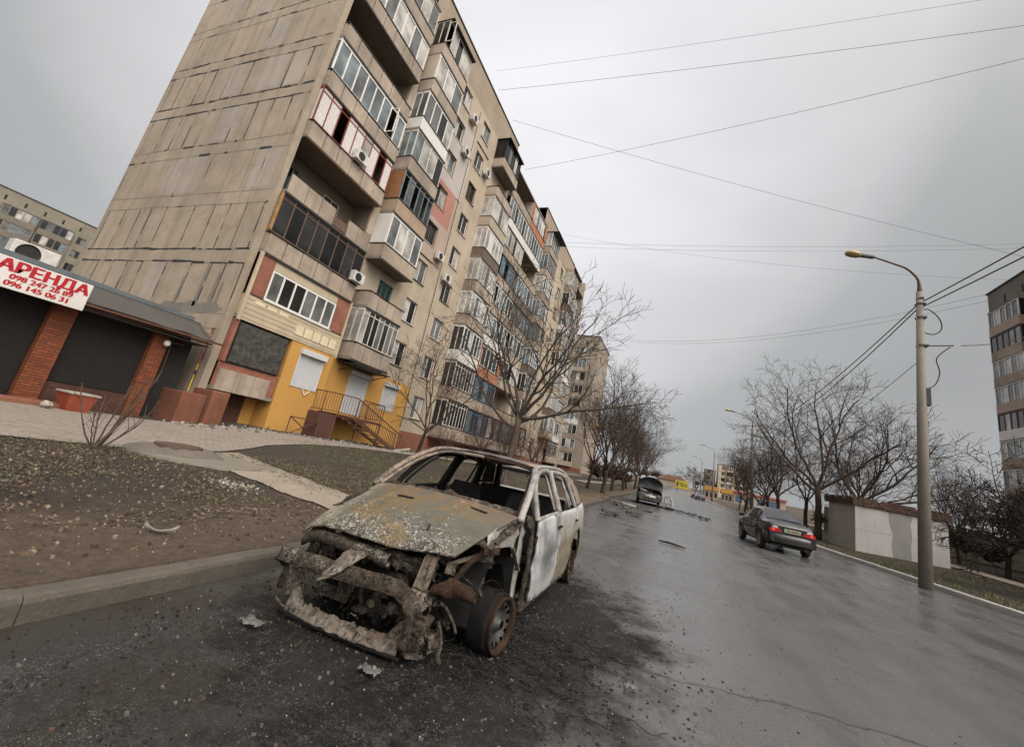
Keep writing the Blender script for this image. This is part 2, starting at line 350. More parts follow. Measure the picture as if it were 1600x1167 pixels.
def kerb(f,side,mat,y0,y1,rnd,wid=.155,step=1.0):
    b=MB(); y=y0
    while y<y1:
        L=step if y<60 else 6; e=min(y+L,y1); g=.003 if y<40 else 0; dz=rnd.uniform(-.007,.007)*(y<60); dx=rnd.uniform(-.005,.005)*(y<60)
        prof=[(0,-.05),(0,.112),(.012,.138),(.03,.149),(wid-.02,.153),(wid,.14),(wid,-.05)]
        k=4 if y<20 else 1; secs=[]
        for i in range(k+1):
            yy=lerp(y+g,e-g,i/k); secs.append([(f(yy)+side*(p[0]+dx)+.006*nz(yy*3,p[1]*9),yy,rz(yy)+p[1]+dz*(p[1]>0)+.007*nz(yy*4,p[0]*20)*(p[1]>.1)) for p in prof])
        n=len(prof); vs=[q for s in secs for q in s]
        fs=[(i*n+j,i*n+j+1,(i+1)*n+j+1,(i+1)*n+j) for i in range(k) for j in range(n-1)]+[tuple(range(n)),tuple(k*n+j for j in reversed(range(n)))]
        b.add(vs,fs); y=e
    return b.build('kerb',mat,weld=False)
rk=random.Random(4)
tag(kerb(xl,-1,M_kerb,-4.35,300,rk),kind='structure'); tag(kerb(xr,1,M_kerbp,-4,300,rk),kind='structure')
def drape(name,poly,res,dz,mat):
    b=MB(); b.panel(poly,[],lambda x,y:(x,y,ter(x,y)+dz),res); return tag(b.build(name,mat,smooth=True),kind='structure')
drape('pavement',[(-9.9,-8),(-9.75,2.5),(-9.3,5.0),(-9.9,7.4),(-11.8,10.2),(-13.4,16),(-13.8,24),(-13.8,70),(-15.0,70),(-15.1,24),(-15.2,16),(-15.6,10),(-16.2,8),(-16.2,-8)],.5,.022,M_pav)
drape('footpath',[(-3.66,5.3),(-3.66,6.55),(-6,6.9),(-8.4,7.5),(-9.95,7.9),(-9.3,6.1),(-8.4,6.0),(-6,5.65)],.16,.018,M_path)
drape('far_footpath',[(-8.6,45),(-8.6,74),(-9.9,74),(-9.9,45)],2,.05,M_path)
b=MB(); b.grid(lambda u,v:(lerp(14,15.6,u)+.25*math.sin(v*9),lerp(20,70,v),ter(lerp(14,15.6,u),lerp(20,70,v))+.05),2,40); tag(b.build('right_footpath',M_path,smooth=True),kind='structure')
# ---------------------------------------------------------------- building materials
def mat_wall(name,a,var=.22,streak=.35):
    t=T(name); gr=t.noise(1.1,7,.75); n=t.noise(.35,6,.7); n2=t.noise(6,6,.7); s=t.noise(1.4,5,.7,t.scale((1,1,.07)))
    c=t.ramp(n,(.3,[q*(1-var) for q in a]),(.7,[q*(1+var*.6) for q in a]))
    c=t.mix(t.math('MULTIPLY',t.mr(s,.48,.72),streak),c,[q*.5 for q in a])
    c=t.mix(t.math('MULTIPLY',t.mr(n2,.55,.8),.3),c,[q*1.25 for q in a])
    c=t.mix(t.math('MULTIPLY',t.mr(gr,.54,.72),streak*.8),c,(a[0]*.55,a[1]*.47,a[2]*.40)); t.bump(n2,.3,.02); return t.end(c,.9)
def mat_brick(name,a,b2,mort,sx=.25,sy=.075,dark=0):
    t=T(name); x=t.xyz(); w=t.comb(t.math('ADD',x[0],x[1]),x[2])
    b=t.t.nodes.new('ShaderNodeTexBrick'); t.L(w,b.inputs[0]); b.inputs['Scale'].default_value=1; b.inputs['Brick Width'].default_value=sx; b.inputs['Row Height'].default_value=sy; b.inputs['Mortar Size'].default_value=.008
    t.put(b.inputs['Color1'],a); t.put(b.inputs['Color2'],b2); t.put(b.inputs['Mortar'],mort)
    c=t.mix(t.math('MULTIPLY',t.mr(t.noise(1.5,6,.7),.45,.75),.6),b.outputs[0],[q*.4 for q in a]); t.bump(b.outputs[1],-.5,.01); return t.end(c,.85)
M_wall=mat_wall('tan_render',(.385,.315,.240)); M_end=mat_wall('end_panel_concrete',(.325,.262,.20),.28,.65); M_attic=mat_wall('attic_render',(.30,.235,.175))
M_pinkish=mat_wall('beige_pink_render',(.36,.275,.225),.12,.2); M_pink=mat_wall('pink_render',(.36,.17,.135),.15,.2); M_lilac=mat_wall('grey_lilac_render',(.40,.35,.325),.1,.2)
M_yel=mat_wall('yellow_render',(.43,.225,.055),.10,.22); M_plinth=mat_wall('terracotta_paint',(.21,.080,.046),.25,.4); M_dplinth=mat_wall('shaded_red_plinth',(.075,.030,.021),.3,.4)  # last red is the plinth colour darkened to paint in recess shade
M_cpan=mat_wall('balcony_panel_concrete',(.33,.265,.21),.5,.85); M_slab=mat_conc('slab_concrete',(.20,.165,.13),.35,2); M_patch=mat_wall('grey_plaster_patch',(.335,.288,.243),.22,.5); M_patchb=mat_wall('brown_plaster_patch',(.225,.175,.13),.25,.5); M_patchd=mat_wall('grey_cement_patch',(.185,.165,.14),.3,.3)
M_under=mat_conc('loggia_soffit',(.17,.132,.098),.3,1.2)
M_tar=plain('joint_tar',(.012,.011,.010),.5,0,.3,3,coord='world'); M_joint=plain('joint_mortar',(.225,.182,.14),.9,0,.3,3,coord='world')
M_rbrick=mat_brick('red_brick',(.27,.075,.042),(.20,.055,.032),(.20,.15,.12)); M_obrick=mat_brick('orange_brick',(.40,.135,.062),(.33,.10,.045),(.25,.18,.13)); M_ybrick=mat_brick('yellow_brick',(.40,.22,.075),(.30,.15,.05),(.10,.07,.04))
M_shopbrick=mat_brick('shop_orange_brick',(.21,.052,.014),(.125,.030,.010),(.028,.018,.013),.25,.08); M_lowbrick=mat_brick('shop_low_brick',(.085,.028,.015),(.055,.019,.012),(.018,.012,.009))
M_pvc=plain('white_pvc',(.62,.60,.575),.4,0,.1,1.5,coord='world'); M_whitep=plain('white_panel',(.56,.53,.50),.5,0,.12,1.2,coord='world'); M_woodw=plain('old_white_wood',(.48,.44,.39),.7,0,.25,5,coord='world')
M_brown=plain('brown_wood',(.105,.062,.042),.65,0,.4,5,coord='world'); M_redf=plain('red_oxide_frame',(.17,.035,.025),.6,0,.3,5,coord='world'); M_bluef=plain('blue_frame',(.035,.14,.23),.5,0,.25,5,coord='world'); M_steel=plain('grey_blue_steel',(.16,.19,.21),.5,.2,.25,5,coord='world')
M_green=plain('green_frame',(.01,.20,.13),.5,coord='world'); M_dark=plain('dark_metal',(.018,.016,.015),.5,.2,.3,6,coord='world'); M_trim=plain('dark_flashing',(.028,.023,.020),.6,.2,.4,4,coord='world'); M_rustm=plain('rust_brown_metal',(.085,.036,.02),.7,.2,.5,5,coord='world')
M_siding=plain('beige_siding',(.40,.325,.23),.6,0,.15,1.5,coord='world'); M_cream=plain('cream_panel',(.56,.48,.33),.6,0,.15,2,coord='world'); M_slat=plain('grey_brown_slats',(.12,.085,.065),.7,0,.4,8,coord='world')
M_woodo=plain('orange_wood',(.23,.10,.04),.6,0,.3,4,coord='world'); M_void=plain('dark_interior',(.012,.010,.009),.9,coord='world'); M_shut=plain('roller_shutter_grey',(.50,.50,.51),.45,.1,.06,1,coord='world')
M_film=plain('torn_plastic_film',(.055,.05,.046),.35,0,.7,7,coord='world'); M_bluegrey=plain('blue_grey_metal',(.115,.135,.145),.5,.3,.2,2,coord='world'); M_acw=plain('white_ac_casing',(.50,.48,.45),.45,coord='world')
def glass(name,c,r=.06,spec=.5):
    t=T(name); n=t.noise(.9,3); return t.end(t.ramp(n,(.35,[q*.5 for q in c]),(.7,[q*1.4 for q in c])),r,0,spec)
M_g=[glass('dark_window_glass',(.020,.020,.019)),glass('grey_window_glass',(.12,.122,.12)),glass('curtained_glass',(.40,.375,.345),.15),glass('bluish_glass',(.14,.165,.175)),glass('black_glass',(.008,.008,.008),.1,.35)]
M_curt=plain('white_curtain',(.52,.48,.46),.85,0,.2,9,coord='world')
# ---------------------------------------------------------------- wall with real openings; axis 'x': plane x=p (u=y), axis 'y': plane y=p (u=x)
def holed(b,axis,p,u0,u1,z0,z1,holes,depth,sgn):
    P=(lambda u,z,d=0:(p-sgn*d,u,z)) if axis=='x' else (lambda u,z,d=0:(u,p-sgn*d,z))
    hs=[h for h in holes if h[0]>=u0-1e-6 and h[1]<=u1+1e-6 and h[2]>=z0-1e-6 and h[3]<=z1+1e-6]
    us=sorted({round(q,4) for h in hs for q in h[:2]}|{u0,u1}); zs=sorted({round(q,4) for h in hs for q in h[2:4]}|{z0,z1})
    for i in range(len(us)-1):
        for j in range(len(zs)-1):
            cu,cz=(us[i]+us[i+1])/2,(zs[j]+zs[j+1])/2
            if any(h[0]<cu<h[1] and h[2]<cz<h[3] for h in hs): continue
            b.quad(P(us[i],zs[j]),P(us[i+1],zs[j]),P(us[i+1],zs[j+1]),P(us[i],zs[j+1]))
    for a,c,d,e in [h[:4] for h in hs]:
        for (ua,za),(ub,zb) in (((a,d),(c,d)),((c,d),(c,e)),((c,e),(a,e)),((a,e),(a,d))):
            b.quad(P(ua,za),P(ub,zb),P(ub,zb,depth),P(ua,za,depth))
def bx(b,axis,p0,p1,u0,u1,z0,z1):      # box: p across the wall, u along it
    if axis=='x': b.box(min(p0,p1),max(p0,p1),u0,u1,z0,z1)
    else: b.box(u0,u1,min(p0,p1),max(p0,p1),z0,z1)
def window(par,axis,p,sgn,u0,u1,z0,z1,mat,rnd,nm=2,depth=.12,sill=True,top=False,dirt=None,pick=None,fw=.05):
    """window set `depth` behind plane p; frame is the part, panes and sill its sub-parts"""
    q=p-sgn*depth; b=MB(); d0,d1=q-sgn*.03,q+sgn*.03
    bx(b,axis,d0,d1,u0,u0+fw,z0,z1); bx(b,axis,d0,d1,u1-fw,u1,z0,z1); bx(b,axis,d0,d1,u0+fw,u1-fw,z0,z0+fw); bx(b,axis,d0,d1,u0+fw,u1-fw,z1-fw,z1)
    cuts=[lerp(u0,u1,k/nm) for k in range(1,nm)]
    for c in cuts: bx(b,axis,d0,d1,c-fw*.5,c+fw*.5,z0+fw,z1-fw)
    if top:
        e=[u0+fw]+[x for c in cuts for x in (c-fw*.5,c+fw*.5)]+[u1-fw]; zt=z1-.27*(z1-z0)
        for k in range(0,len(e),2): bx(b,axis,d0,d1,e[k],e[k+1],zt-fw*.4,zt+fw*.4)
    w=b.build('window',mat,par,world=True)
    g=MB(); e=[u0]+cuts+[u1]
    for a,c in zip(e,e[1:]):
        g.mi=pick(rnd) if pick else rnd.choice((0,0,0,1,2,3,4)); bx(g,axis,q-sgn*.012,q+sgn*.004,a+fw*.45,c-fw*.45,z0+fw*.9,z1-fw*.9)
    g.build('pane',M_g,w)
    if sill:
        s=MB(); bx(s,axis,p+sgn*.004,p+sgn*.09,u0-.05,u1+.05,z0-.05,z0-.015); s.build('sill',M_whitep if rnd.random()<.6 else M_slab,w)
    return w
def aircon(par,x,y,z,mat=None,name='air_conditioner'):
    b=MB(); b.box(x,x+.30,y,y+.78,z,z+.54); b.box(x-.12,x-.002,y+.1,y+.16,z-.05,z-.01); b.box(x-.12,x+.28,y+.62,y+.68,z-.05,z-.003)
    o=b.build(name,mat or M_acw,par,world=True,bevel=.012)
    f=MB(); f.lathe([(0,x+.302),(.2,x+.304),(.215,x+.318),(.225,x+.302)],20,'x',(0,y+.32,z+.27)); f.build('fan_grille',M_dark,o); return o
ZF=lambda k:1.74+2.86*(k-1)
Zr=27.48; RW=random.Random(11)
# ---------------------------------------------------------------- balconies
OPN=random.Random(17)
def balcony(par,y0,y1,z0,xf,xb,par_s='tiles',glz='pvc',pm=None,fm=None,left=False,right=False,n=6,h=.92,ztop=2.86,rnd=RW,pick=None,trim=M_trim,flip=False,open_top=.0):
    """slab is the part; parapet, window_frame, pane, flashing its sub-parts.  left/right: has its own side there"""
    b=MB(); b.box(xb,xf,y0,y1,z0,z0+.15); bal=b.build('balcony',M_slab,par,world=True)
    p=MB(); e=.05; z1=z0+h; t=.07
    zz=z0+.153
    if par_s=='tiles':
        m=max(2,round((y1-y0)/.86)); g=.022; w=(y1-y0-.06)/m
        for k in range(m):
            dx=rnd.uniform(-.012,.012)
            p.box(xf-.06+dx,xf+.022+dx,y0+.03+k*w+g,y0+.03+(k+1)*w-g,z0+.05+rnd.uniform(0,.02),z1-rnd.uniform(.0,.05))
        p.box(xf-.10,xf-.064,y0,y1,zz,z1-.03)
    elif par_s=='siding':
        k=0; z=z0-.05
        while z<z1-.02: p.box(xf-.05,xf+.03+.014*(k%2),y0,y1,z,min(z1,z+.099)); z+=.1; k+=1
    elif par_s=='slats':
        yy=y0+.03
        while yy<y1-.05: p.box(xf-.03,xf+.01,yy,yy+.085,z0+.06,z1); yy+=.105
        p.box(xf-.06,xf-.034,y0,y1,z0+.155,z0+.22); p.box(xf-.06,xf-.034,y0,y1,z1-.1,z1-.04)
    else:
        p.box(xf-.07,xf+.015,y0,y1,z0-.03,z1)
    if left: p.box(xb+.002,xf-.10 if par_s=='tiles' else xf-.072,y0-.0,y0+.06,zz,z1)
    if right: p.box(xb+.002,xf-.10 if par_s=='tiles' else xf-.072,y1-.06,y1,zz,z1)
    po=p.build('parapet',pm or M_cpan,bal)
    # flashing / rail strip on top of the parapet and along the slab edge
    s=MB(); s.box(xf-.11,xf+.06,y0-.03,y1+.03,z1+.003,z1+.045)
    if par_s!='siding': s.box(xf+.024,xf+.05,y0-.01,y1+.01,z0-.06,z0+.045)
    if left: s.box(xb+.01,xf-.112,y0-.03,y0+.07,z1+.003,z1+.045)
    s.build('flashing',trim,bal)
    if glz is None: return bal
    zb=z1+.048; zt=z0+ztop-.03; fw=.055 if fm is not M_pvc else .075
    f=MB(); g=MB(); zl=zt-.26 if glz!='pvc' else zt-.10
    f.box(xf-.07,xf,y0,y0+fw,zb,zt); f.box(xf-.07,xf,y1-fw,y1,zb,zt); f.box(xf-.07,xf,y0+fw,y1-fw,zb,zb+fw); f.box(xf-.07,xf,y0+fw,y1-fw,zt-fw*(1 if glz!='pvc' else 2.2),zt)
    cy=[lerp(y0,y1,k/n) for k in range(1,n)]
    for c in cy: f.box(xf-.068,xf-.003,c-fw*.5,c+fw*.5,zb+fw,zt-fw)
    if glz!='pvc':
        e2=[y0+fw]+[q for c in cy for q in (c-fw*.5,c+fw*.5)]+[y1-fw]
        for k in range(0,len(e2),2): f.box(xf-.066,xf-.005,e2[k],e2[k+1],zl-.025,zl+.025)
    pk=pick or (lambda r:r.choice((0,0,1,2,3,3,1)))
    ee=[y0]+cy+[y1]
    for a,c in zip(ee,ee[1:]):
        v=pk(rnd)
        if v is None: continue
        if glz=='pvc' and OPN.random()<.07:
            dx=(c-a-fw)*.75; f.box(xf+.005,xf+dx,a+fw*.5,a+fw*.5+.05,zb+fw,zb+fw+.05); f.box(xf+.005,xf+dx,a+fw*.5,a+fw*.5+.05,zt-fw-.2,zt-fw-.15); f.box(xf+dx,xf+dx+.05,a+fw*.5,a+fw*.5+.05,zb+fw,zt-fw-.15); continue
        if v==2 or OPN.random()<.25:
            m=OPN.randint(3,6); g.mi=5 if OPN.random()<.6 else 2; w_=(c-a-fw); e_=w_*OPN.uniform(.35,1)
            for q in range(m): y_=a+fw*.5+e_*q/m; g.box(xf-.12-.02*(q%2),xf-.10-.02*(q%2),y_,y_+e_/m*.98,zb+fw,zt-fw-.03)
            g.mi=0
            continue_glass=True
        g.mi=v; g.box(xf-.042,xf-.03,a+fw*.45,c-fw*.45,zb+fw*.9,zt-fw*.9)
    for on,yy,sg in ((left,y0,1),(right,y1,-1)):
        if not on: continue
        xm=(xb+xf)/2
        for xx in (xb+.035,xm,): f.box(xx-.03,xx+.03,min(yy,yy+sg*.05),max(yy,yy+sg*.05),zb,zt)
        f.box(xb+.07,xf-.072,min(yy,yy+sg*.05),max(yy,yy+sg*.05),zt-.12,zt); 
        g.mi=pk(rnd) or 0; g.box(xb+.03,xf-.072,min(yy+sg*.02,yy+sg*.03),max(yy+sg*.02,yy+sg*.03),zb,zt-.1)
    f.build('window_frame',fm or M_pvc,bal)
    if g.f: g.build('pane',M_g+[M_curt],bal)
    if not flip:
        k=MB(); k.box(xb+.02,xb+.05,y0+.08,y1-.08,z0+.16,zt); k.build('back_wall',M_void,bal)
    return bal
def apartment():
    B=thing('apartment_building','long nine-storey block with patched concrete end wall and yellow shop unit at its corner','apartment block',(-17,11,.4))
    kw=dict(par=B)
    # --- end wall (concrete slab) with tarred joints and patches
    W=MB(); W.box(-28.95,-16.72,10.75,11.05,.2,30.35)
    ye=10.742; rn=random.Random(3); b=MB(); jt=MB(); pd=MB(); pp=[]
    def seam(x0,z0,x1,z1,dens,wd=.078):
        Ln=math.hypot(x1-x0,z1-z0); s=0; on=rn.random()<dens
        while s<Ln:
            d=rn.uniform(.12,.9) if on else rn.uniform(.06,.5)*(1.2-dens)*2; e=min(Ln,s+d)
            w=wd*rn.uniform(.5,1.5) if on else wd*.45; B_=b if on else jt
            a0,a1=s/Ln,e/Ln; xa,za,xb_,zb_=lerp(x0,x1,a0),lerp(z0,z1,a0),lerp(x0,x1,a1),lerp(z0,z1,a1); px,pz=-(z1-z0)/Ln*w/2,(x1-x0)/Ln*w/2
            j=lambda:rn.uniform(.6,1.3)
            ja,jb=j(),j(); B_.quad((xa-px*ja,ye-.001*on,za-pz*ja),(xb_-px*jb,ye-.001*on,zb_-pz*jb),(xb_+px*jb,ye-.001*on,zb_+pz*jb),(xa+px*ja,ye-.001*on,za+pz*ja)); s=e; on=rn.random()<dens
    XV=[-28.6,-27.3,-26.0,-24.8,-23.6,-21.7,-20.1,-18.9,-17.9,-16.95]
    for k in range(1,11):
        z=ZF(k)-.06; dn={2:.10,3:.85,4:.10,5:.2,6:.75,7:.55,8:.3}.get(k,.2)
        if k>1:
            for a,c in zip([-28.9]+XV[2::2],XV[2::2]+[-16.82]):
                seam(a,z+rn.uniform(-.03,.03),c,z+rn.uniform(-.03,.03),dn); seam(a,z-.62+rn.uniform(-.03,.03),c,z-.62+rn.uniform(-.03,.03),dn*.9)
        zt=ZF(k+1)-.70; 
        for i,x in enumerate(XV):
            if rn.random()<(.9 if k in (2,3,5,6) else .55):
                q=x+rn.uniform(-.25,.25)
                seam(q,z+.03,q,zt,{2:.7,3:.8,5:.5,6:.85}.get(k,.12),.05)
    for x0,x1,k in ((-25.0,-23.7,4),(-23.6,-22.2,4),(-22.6,-21,5),(-20.9,-19.2,6),(-22.9,-21.9,2),(-18.9,-17.9,6),(-26.6,-25.2,8),(-23.8,-22.4,8),(-20.2,-18.8,8),(-23.5,-22.2,6),(-21.6,-20.3,7),(-18.6,-17.2,4)):
        j=lambda d:rn.uniform(-d,d); q=MB(); P=[]
        for (ax,az),(bx_,bz) in zip(((x0,ZF(k)+.05),(x1,ZF(k)+.05),(x1,ZF(k+1)-.74),(x0,ZF(k+1)-.74)),((x1,ZF(k)+.05),(x1,ZF(k+1)-.74),(x0,ZF(k+1)-.74),(x0,ZF(k)+.05))):
            P+=[(lerp(ax,bx_,i/5)+j(.035),ye+.004,lerp(az,bz,i/5)+j(.035)) for i in range(5)]
        q.add(P,[tuple(range(20))]); pp.append(q)
    # grey cement smears above the shop roof and down the corner
    for k in range(26):
        x=rn.uniform(-20.8,-17.0); z=4.75+rn.uniform(-.14,.14); r=rn.uniform(.1,.42); pd.add([(x+r*1.5*math.cos(a)*rn.uniform(.7,1.1),ye+.002-.00006*k,z+r*.5*math.sin(a)*rn.uniform(.7,1.1)) for a in [i*pi/6 for i in range(12)]],[tuple(range(12))])
    for x,l in ((-18.9,1.9),(-18.0,1.5),(-20.2,1.3),(-17.6,1.1)): pd.quad((x-.10,ye+.0005,4.8),(x+.10,ye+.0005,4.8),(x+.05,ye+.0005,4.8+l),(x-.05,ye+.0005,4.8+l))
    
    for k,q in ((1,b),(2,jt),(3,pd)): W.mi=k; W.add(q.v,q.f)
    ew=W.build('end_wall',[M_end,M_tar,M_joint,M_patchd],B,world=True)
    for q in pp: q.build('plaster_patch',M_patch if rn.random()<.7 else M_patchb,ew)
    # --- body behind the facade and roofs
    b=MB(); b.box(-28.9,-18.35,11.06,62.4,.2,30.1); b.box(-18.35,-18.3,16.5,31.5,27.5,30.1); b.build('rear_block',M_wall,B,world=True)
    cols=[22.0,25.55,47.95,51.5]; hol=[]
    for c in cols:
        for k in range(1,10): hol.append((c-.66,c+.66,ZF(k)+.93,ZF(k)+2.43))
    dF=(18.6,19.9,ZF(3)+.2,ZF(3)+2.35); hol.append(dF)
    b=MB()
    for y0,y1 in ((16.5,31.55),(41.95,57.0)): holed(b,'x',-17,y0,y1,.2,Zr,hol,.22,1)
    for y in (16.5,31.55,41.95,57.0): b.quad((-17,y,.2),(-18.35,y,.2),(-18.35,y,30.2),(-17,y,30.2))
    b.build('facade_wall',M_wall,B,world=True)
    for q in ((-18.3,-17,16.5,31.55,Zr+.002,30.2),(-18.3,-17,41.95,57,Zr+.002,30.2),(-18.3,-17.3,11.06,16.49,Zr+.14,30.2),(-18.3,-17.3,57.01,62.4,Zr+.14,30.2),(-19.2,-18.36,31.56,41.94,29.0,30.2)): MB().box(*q).build('attic_wall',M_attic,B,world=True)
    for q in ((-18.6,-16.93,11.06,31.62,30.203,30.30),(-18.6,-16.93,41.9,62.45,30.203,30.30),(-19.3,-18.2,31.63,41.89,30.203,30.27),(-29.1,-16.6,10.65,11.055,30.352,30.43)): MB().box(*q).build('roof_edge',M_trim,B,world=True)
    for q in ((-17.2,-16.97,24.2,31.5,.2,1.72),(-17.2,-16.97,41.98,57,.2,1.72)): MB().box(*q).build('plinth',M_plinth,B,world=True)
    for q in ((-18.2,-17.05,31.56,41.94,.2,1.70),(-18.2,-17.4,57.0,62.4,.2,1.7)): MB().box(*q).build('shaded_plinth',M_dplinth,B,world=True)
    for c in cols:
        for k in range(1,10):
            if c<23 and k==1: continue
            fm=M_pvc if RW.random()<.7 else (M_brown if RW.random()<.5 else M_woodw)
            window(B,'x',-17,1,c-.66,c+.66,ZF(k)+.93,ZF(k)+2.43,fm,RW,2,.16,sill=True)
    window(B,'x',-17,1,dF[0],dF[1],dF[2],dF[3],M_green,RW,3,.12,sill=False,pick=lambda r:0)
    # insulation panels glued over single flats
    for y0,y1,k,m in ((20.35,24.3,8,M_lilac),(20.35,24.3,7,M_lilac),(20.35,23.7,6,M_pink),(20.35,23.9,5,M_pinkish)):
        b=MB(); z0=ZF(k)-.05; holed(b,'x',-16.95,y0,y1,z0,z0+2.86,[h for h in hol],.06,1)
        b.quad((-16.95,y1,z0),(-17,y1,z0),(-17,y1,z0+2.86),(-16.95,y1,z0+2.86)); b.quad((-16.95,y0,z0),(-17,y0,z0),(-17,y1,z0),(-16.95,y1,z0)); b.build('insulation_panel',m,B,world=True)
    for y0,y1,z in ((20.3,22.9,ZF(5)-.07),(22.1,24.4,ZF(8)+.9),(24.6,26.8,ZF(9)+.1)):
        b=MB(); b.box(-16.99,-16.93,y0,y1,z-.03,z+.01); b.build('wall_seam',M_trim,B,world=True)
    for y,z in ((22.75,ZF(9)+.5),(22.75,ZF(8)+.35),(24.35,ZF(4)+2.2),(22.85,ZF(5)+.3),(26.3,ZF(8)+1.2)): aircon(B,-16.86,y,z)
    aircon(B,-16.42,13.6,ZF(5)+.95); aircon(B,-16.42,15.75,ZF(3)+1.0)
    # --- recess behind the corner loggias: back wall with balcony doors, side wall
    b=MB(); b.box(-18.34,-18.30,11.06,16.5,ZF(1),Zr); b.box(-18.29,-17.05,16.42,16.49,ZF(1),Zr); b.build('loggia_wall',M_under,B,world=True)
    for k in (4,7):
        for y in (11.5,14.3): window(B,'x',-18.28,1,y,y+1.1,ZF(k)+.75,ZF(k)+2.25,M_bluef if y<12 else M_woodw,RW,2,.0,sill=False,pick=lambda r:0)
    # --- corner loggias, floors 2 to 9 (front plane x=-16.5)
    A=dict(y0=11.07,y1=16.47,xf=-16.5,xb=-18.2,left=True)
    mk=lambda *i:(lambda r,it=iter(i*3):next(it))
    lb=balcony(B,z0=ZF(2),par_s='siding',glz=None,pm=M_siding,h=1.02,**A)
    p=MB(); 
    for k in range(5): p.box(-16.452,-16.44,13.75+k*.52,14.18+k*.52,ZF(2)+.22,ZF(2)+.66)
    for k in range(3): p.box(-16.452,-16.44,11.5+k*.6,11.98+k*.6,ZF(2)+.74,ZF(2)+.88)
    p.build('cream_panel',M_cream,lb)
    for q in ((-16.6,-16.5,11.07,11.83,ZF(2)+1.07,ZF(3)-.05),(-16.6,-16.5,15.62,16.46,ZF(2)+1.07,ZF(3)-.05)): MB().box(*q).build('brick_pier',M_rbrick,lb,world=True)
    p=MB(); p.box(-16.6,-16.52,11.84,15.61,ZF(2)+2.42,ZF(3)-.05); p.build('head_panel',M_siding,lb)
    for q in ((-16.48,-16.38,11.0,11.12,ZF(2)-.1,ZF(3)),(-16.48,-16.40,16.44,16.53,ZF(2)-.15,ZF(3))): MB().box(*q).build('corner_post',M_siding,lb,world=True)
    window(B,'x',-16.5,1,11.84,15.61,ZF(2)+1.07,ZF(2)+2.40,M_pvc,RW,6,.04,sill=True,pick=mk(1,0,0,1,1,1),fw=.085)
    l3=balcony(B,z0=ZF(3),par_s='tiles',glz='wood',fm=M_brown,n=8,pick=mk(0,4,0,0,4,4,0,4),**A); l3b=MB(); l3b.box(-17.9,-16.55,11.075,11.2,ZF(3)+1,ZF(4)-.05); l3b.box(-16.56,-16.46,10.98,11.07,ZF(3)+1,ZF(4)-.05); l3b.build('brick_pier',M_ybrick,l3)
    b=MB(); b.box(-18.2,-16.5,11.07,16.47,ZF(4),ZF(4)+.15); l4=b.build('balcony',M_slab,B,world=True)
    p=MB()
    for y0,y1 in ((11.12,12.05),(12.08,12.9),(12.93,13.8),(14.75,15.5),(15.53,16.35)): p.box(-16.57,-16.48,y0,y1,ZF(4)+.05,ZF(4)+.93)
    p.build('parapet',M_cpan,l4); p=MB(); p.box(-16.55,-16.5,13.82,14.73,ZF(4)+.1,ZF(4)+.62); p.build('board_infill',M_brown,l4)
    p=MB(); p.tube([(-16.5,11.1,ZF(4)+1.0),(-16.5,16.4,ZF(4)+1.0)],.018); p.box(-16.476,-16.45,11.07,16.47,ZF(4)-.06,ZF(4)+.045); [p.tube([(-16.5,y,ZF(4)+.1),(-16.5,y,ZF(4)+1.1)],.016) for y in (11.1,13.82,14.74,16.4)]; p.build('handrail',M_trim,l4)
    balcony(B,z0=ZF(5),par_s='tiles',glz='red',fm=M_redf,n=9,h=.9,trim=M_rustm,pick=mk(5,5,None,5,5,2,5,None,5),**A)
    balcony(B,z0=ZF(6),par_s='tiles',glz='pvc',n=8,pick=mk(3,3,1,3,3,3,3,3),fm=M_pvc,**A)
    balcony(B,z0=ZF(7),par_s='tiles',glz=None,**A)
    balcony(B,z0=ZF(8),par_s='tiles',glz='pvc',n=7,fm=M_pvc,pick=mk(1,2,1,2,2,1,2),**A)
    balcony(B,z0=ZF(9),par_s='plain',glz='wood',n=7,fm=M_woodw,pick=mk(2,1,2,2,1,2,1),**A)
    for y0,y1 in ((11.07,16.47),(31.57,36.7),(36.8,41.93),(57.05,62.4)):
        b=MB(); b.box(-18.34,-16.44,y0,y1,Zr-.02,Zr+.12); b.build('loggia_roof',M_slab,B,world=True)
    # --- ground-floor unit under the corner loggias
    b=MB(); b.box(-18.2,-16.5,11.07,13.8,ZF(1)-.04,ZF(1)+.1); b1=b.build('balcony',M_slab,B,world=True)
    p=MB(); [p.box(-16.56,-16.47,11.15+k*.76,11.89+k*.76,ZF(1)-.02,ZF(1)+.80) for k in range(3)]; p.build('parapet',M_cpan,b1)
    p=MB(); p.box(-16.66,-16.58,11.08,13.78,ZF(1)+.1,ZF(1)+1.06); p.box(-16.9,-16.5,11.08,11.22,ZF(1)+1.07,ZF(2)-.06); p.build('brick_pier',M_rbrick,b1)
    window(B,'x',-16.5,1,11.23,13.66,ZF(1)+1.07,ZF(2)-.12,M_dark,RW,3,.05,sill=False,top=True,pick=lambda r:4,fw=.1)
    p=MB(); p.grid(lambda u,v:(-16.49+.02*nz(u*6,v*5),lerp(11.3,13.62,u),lerp(ZF(1)+1.12,ZF(2)-.16,v)),12,10); p.build('torn_film',M_film,b1)
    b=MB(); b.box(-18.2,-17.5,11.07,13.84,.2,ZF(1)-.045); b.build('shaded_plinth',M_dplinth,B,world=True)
    yl=MB(); yl.box(-18.2,-16.5,13.85,16.46,.2,ZF(2)-.06); yl.box(-18.2,-17.44,13.3,13.848,.2,ZF(1)-.05)
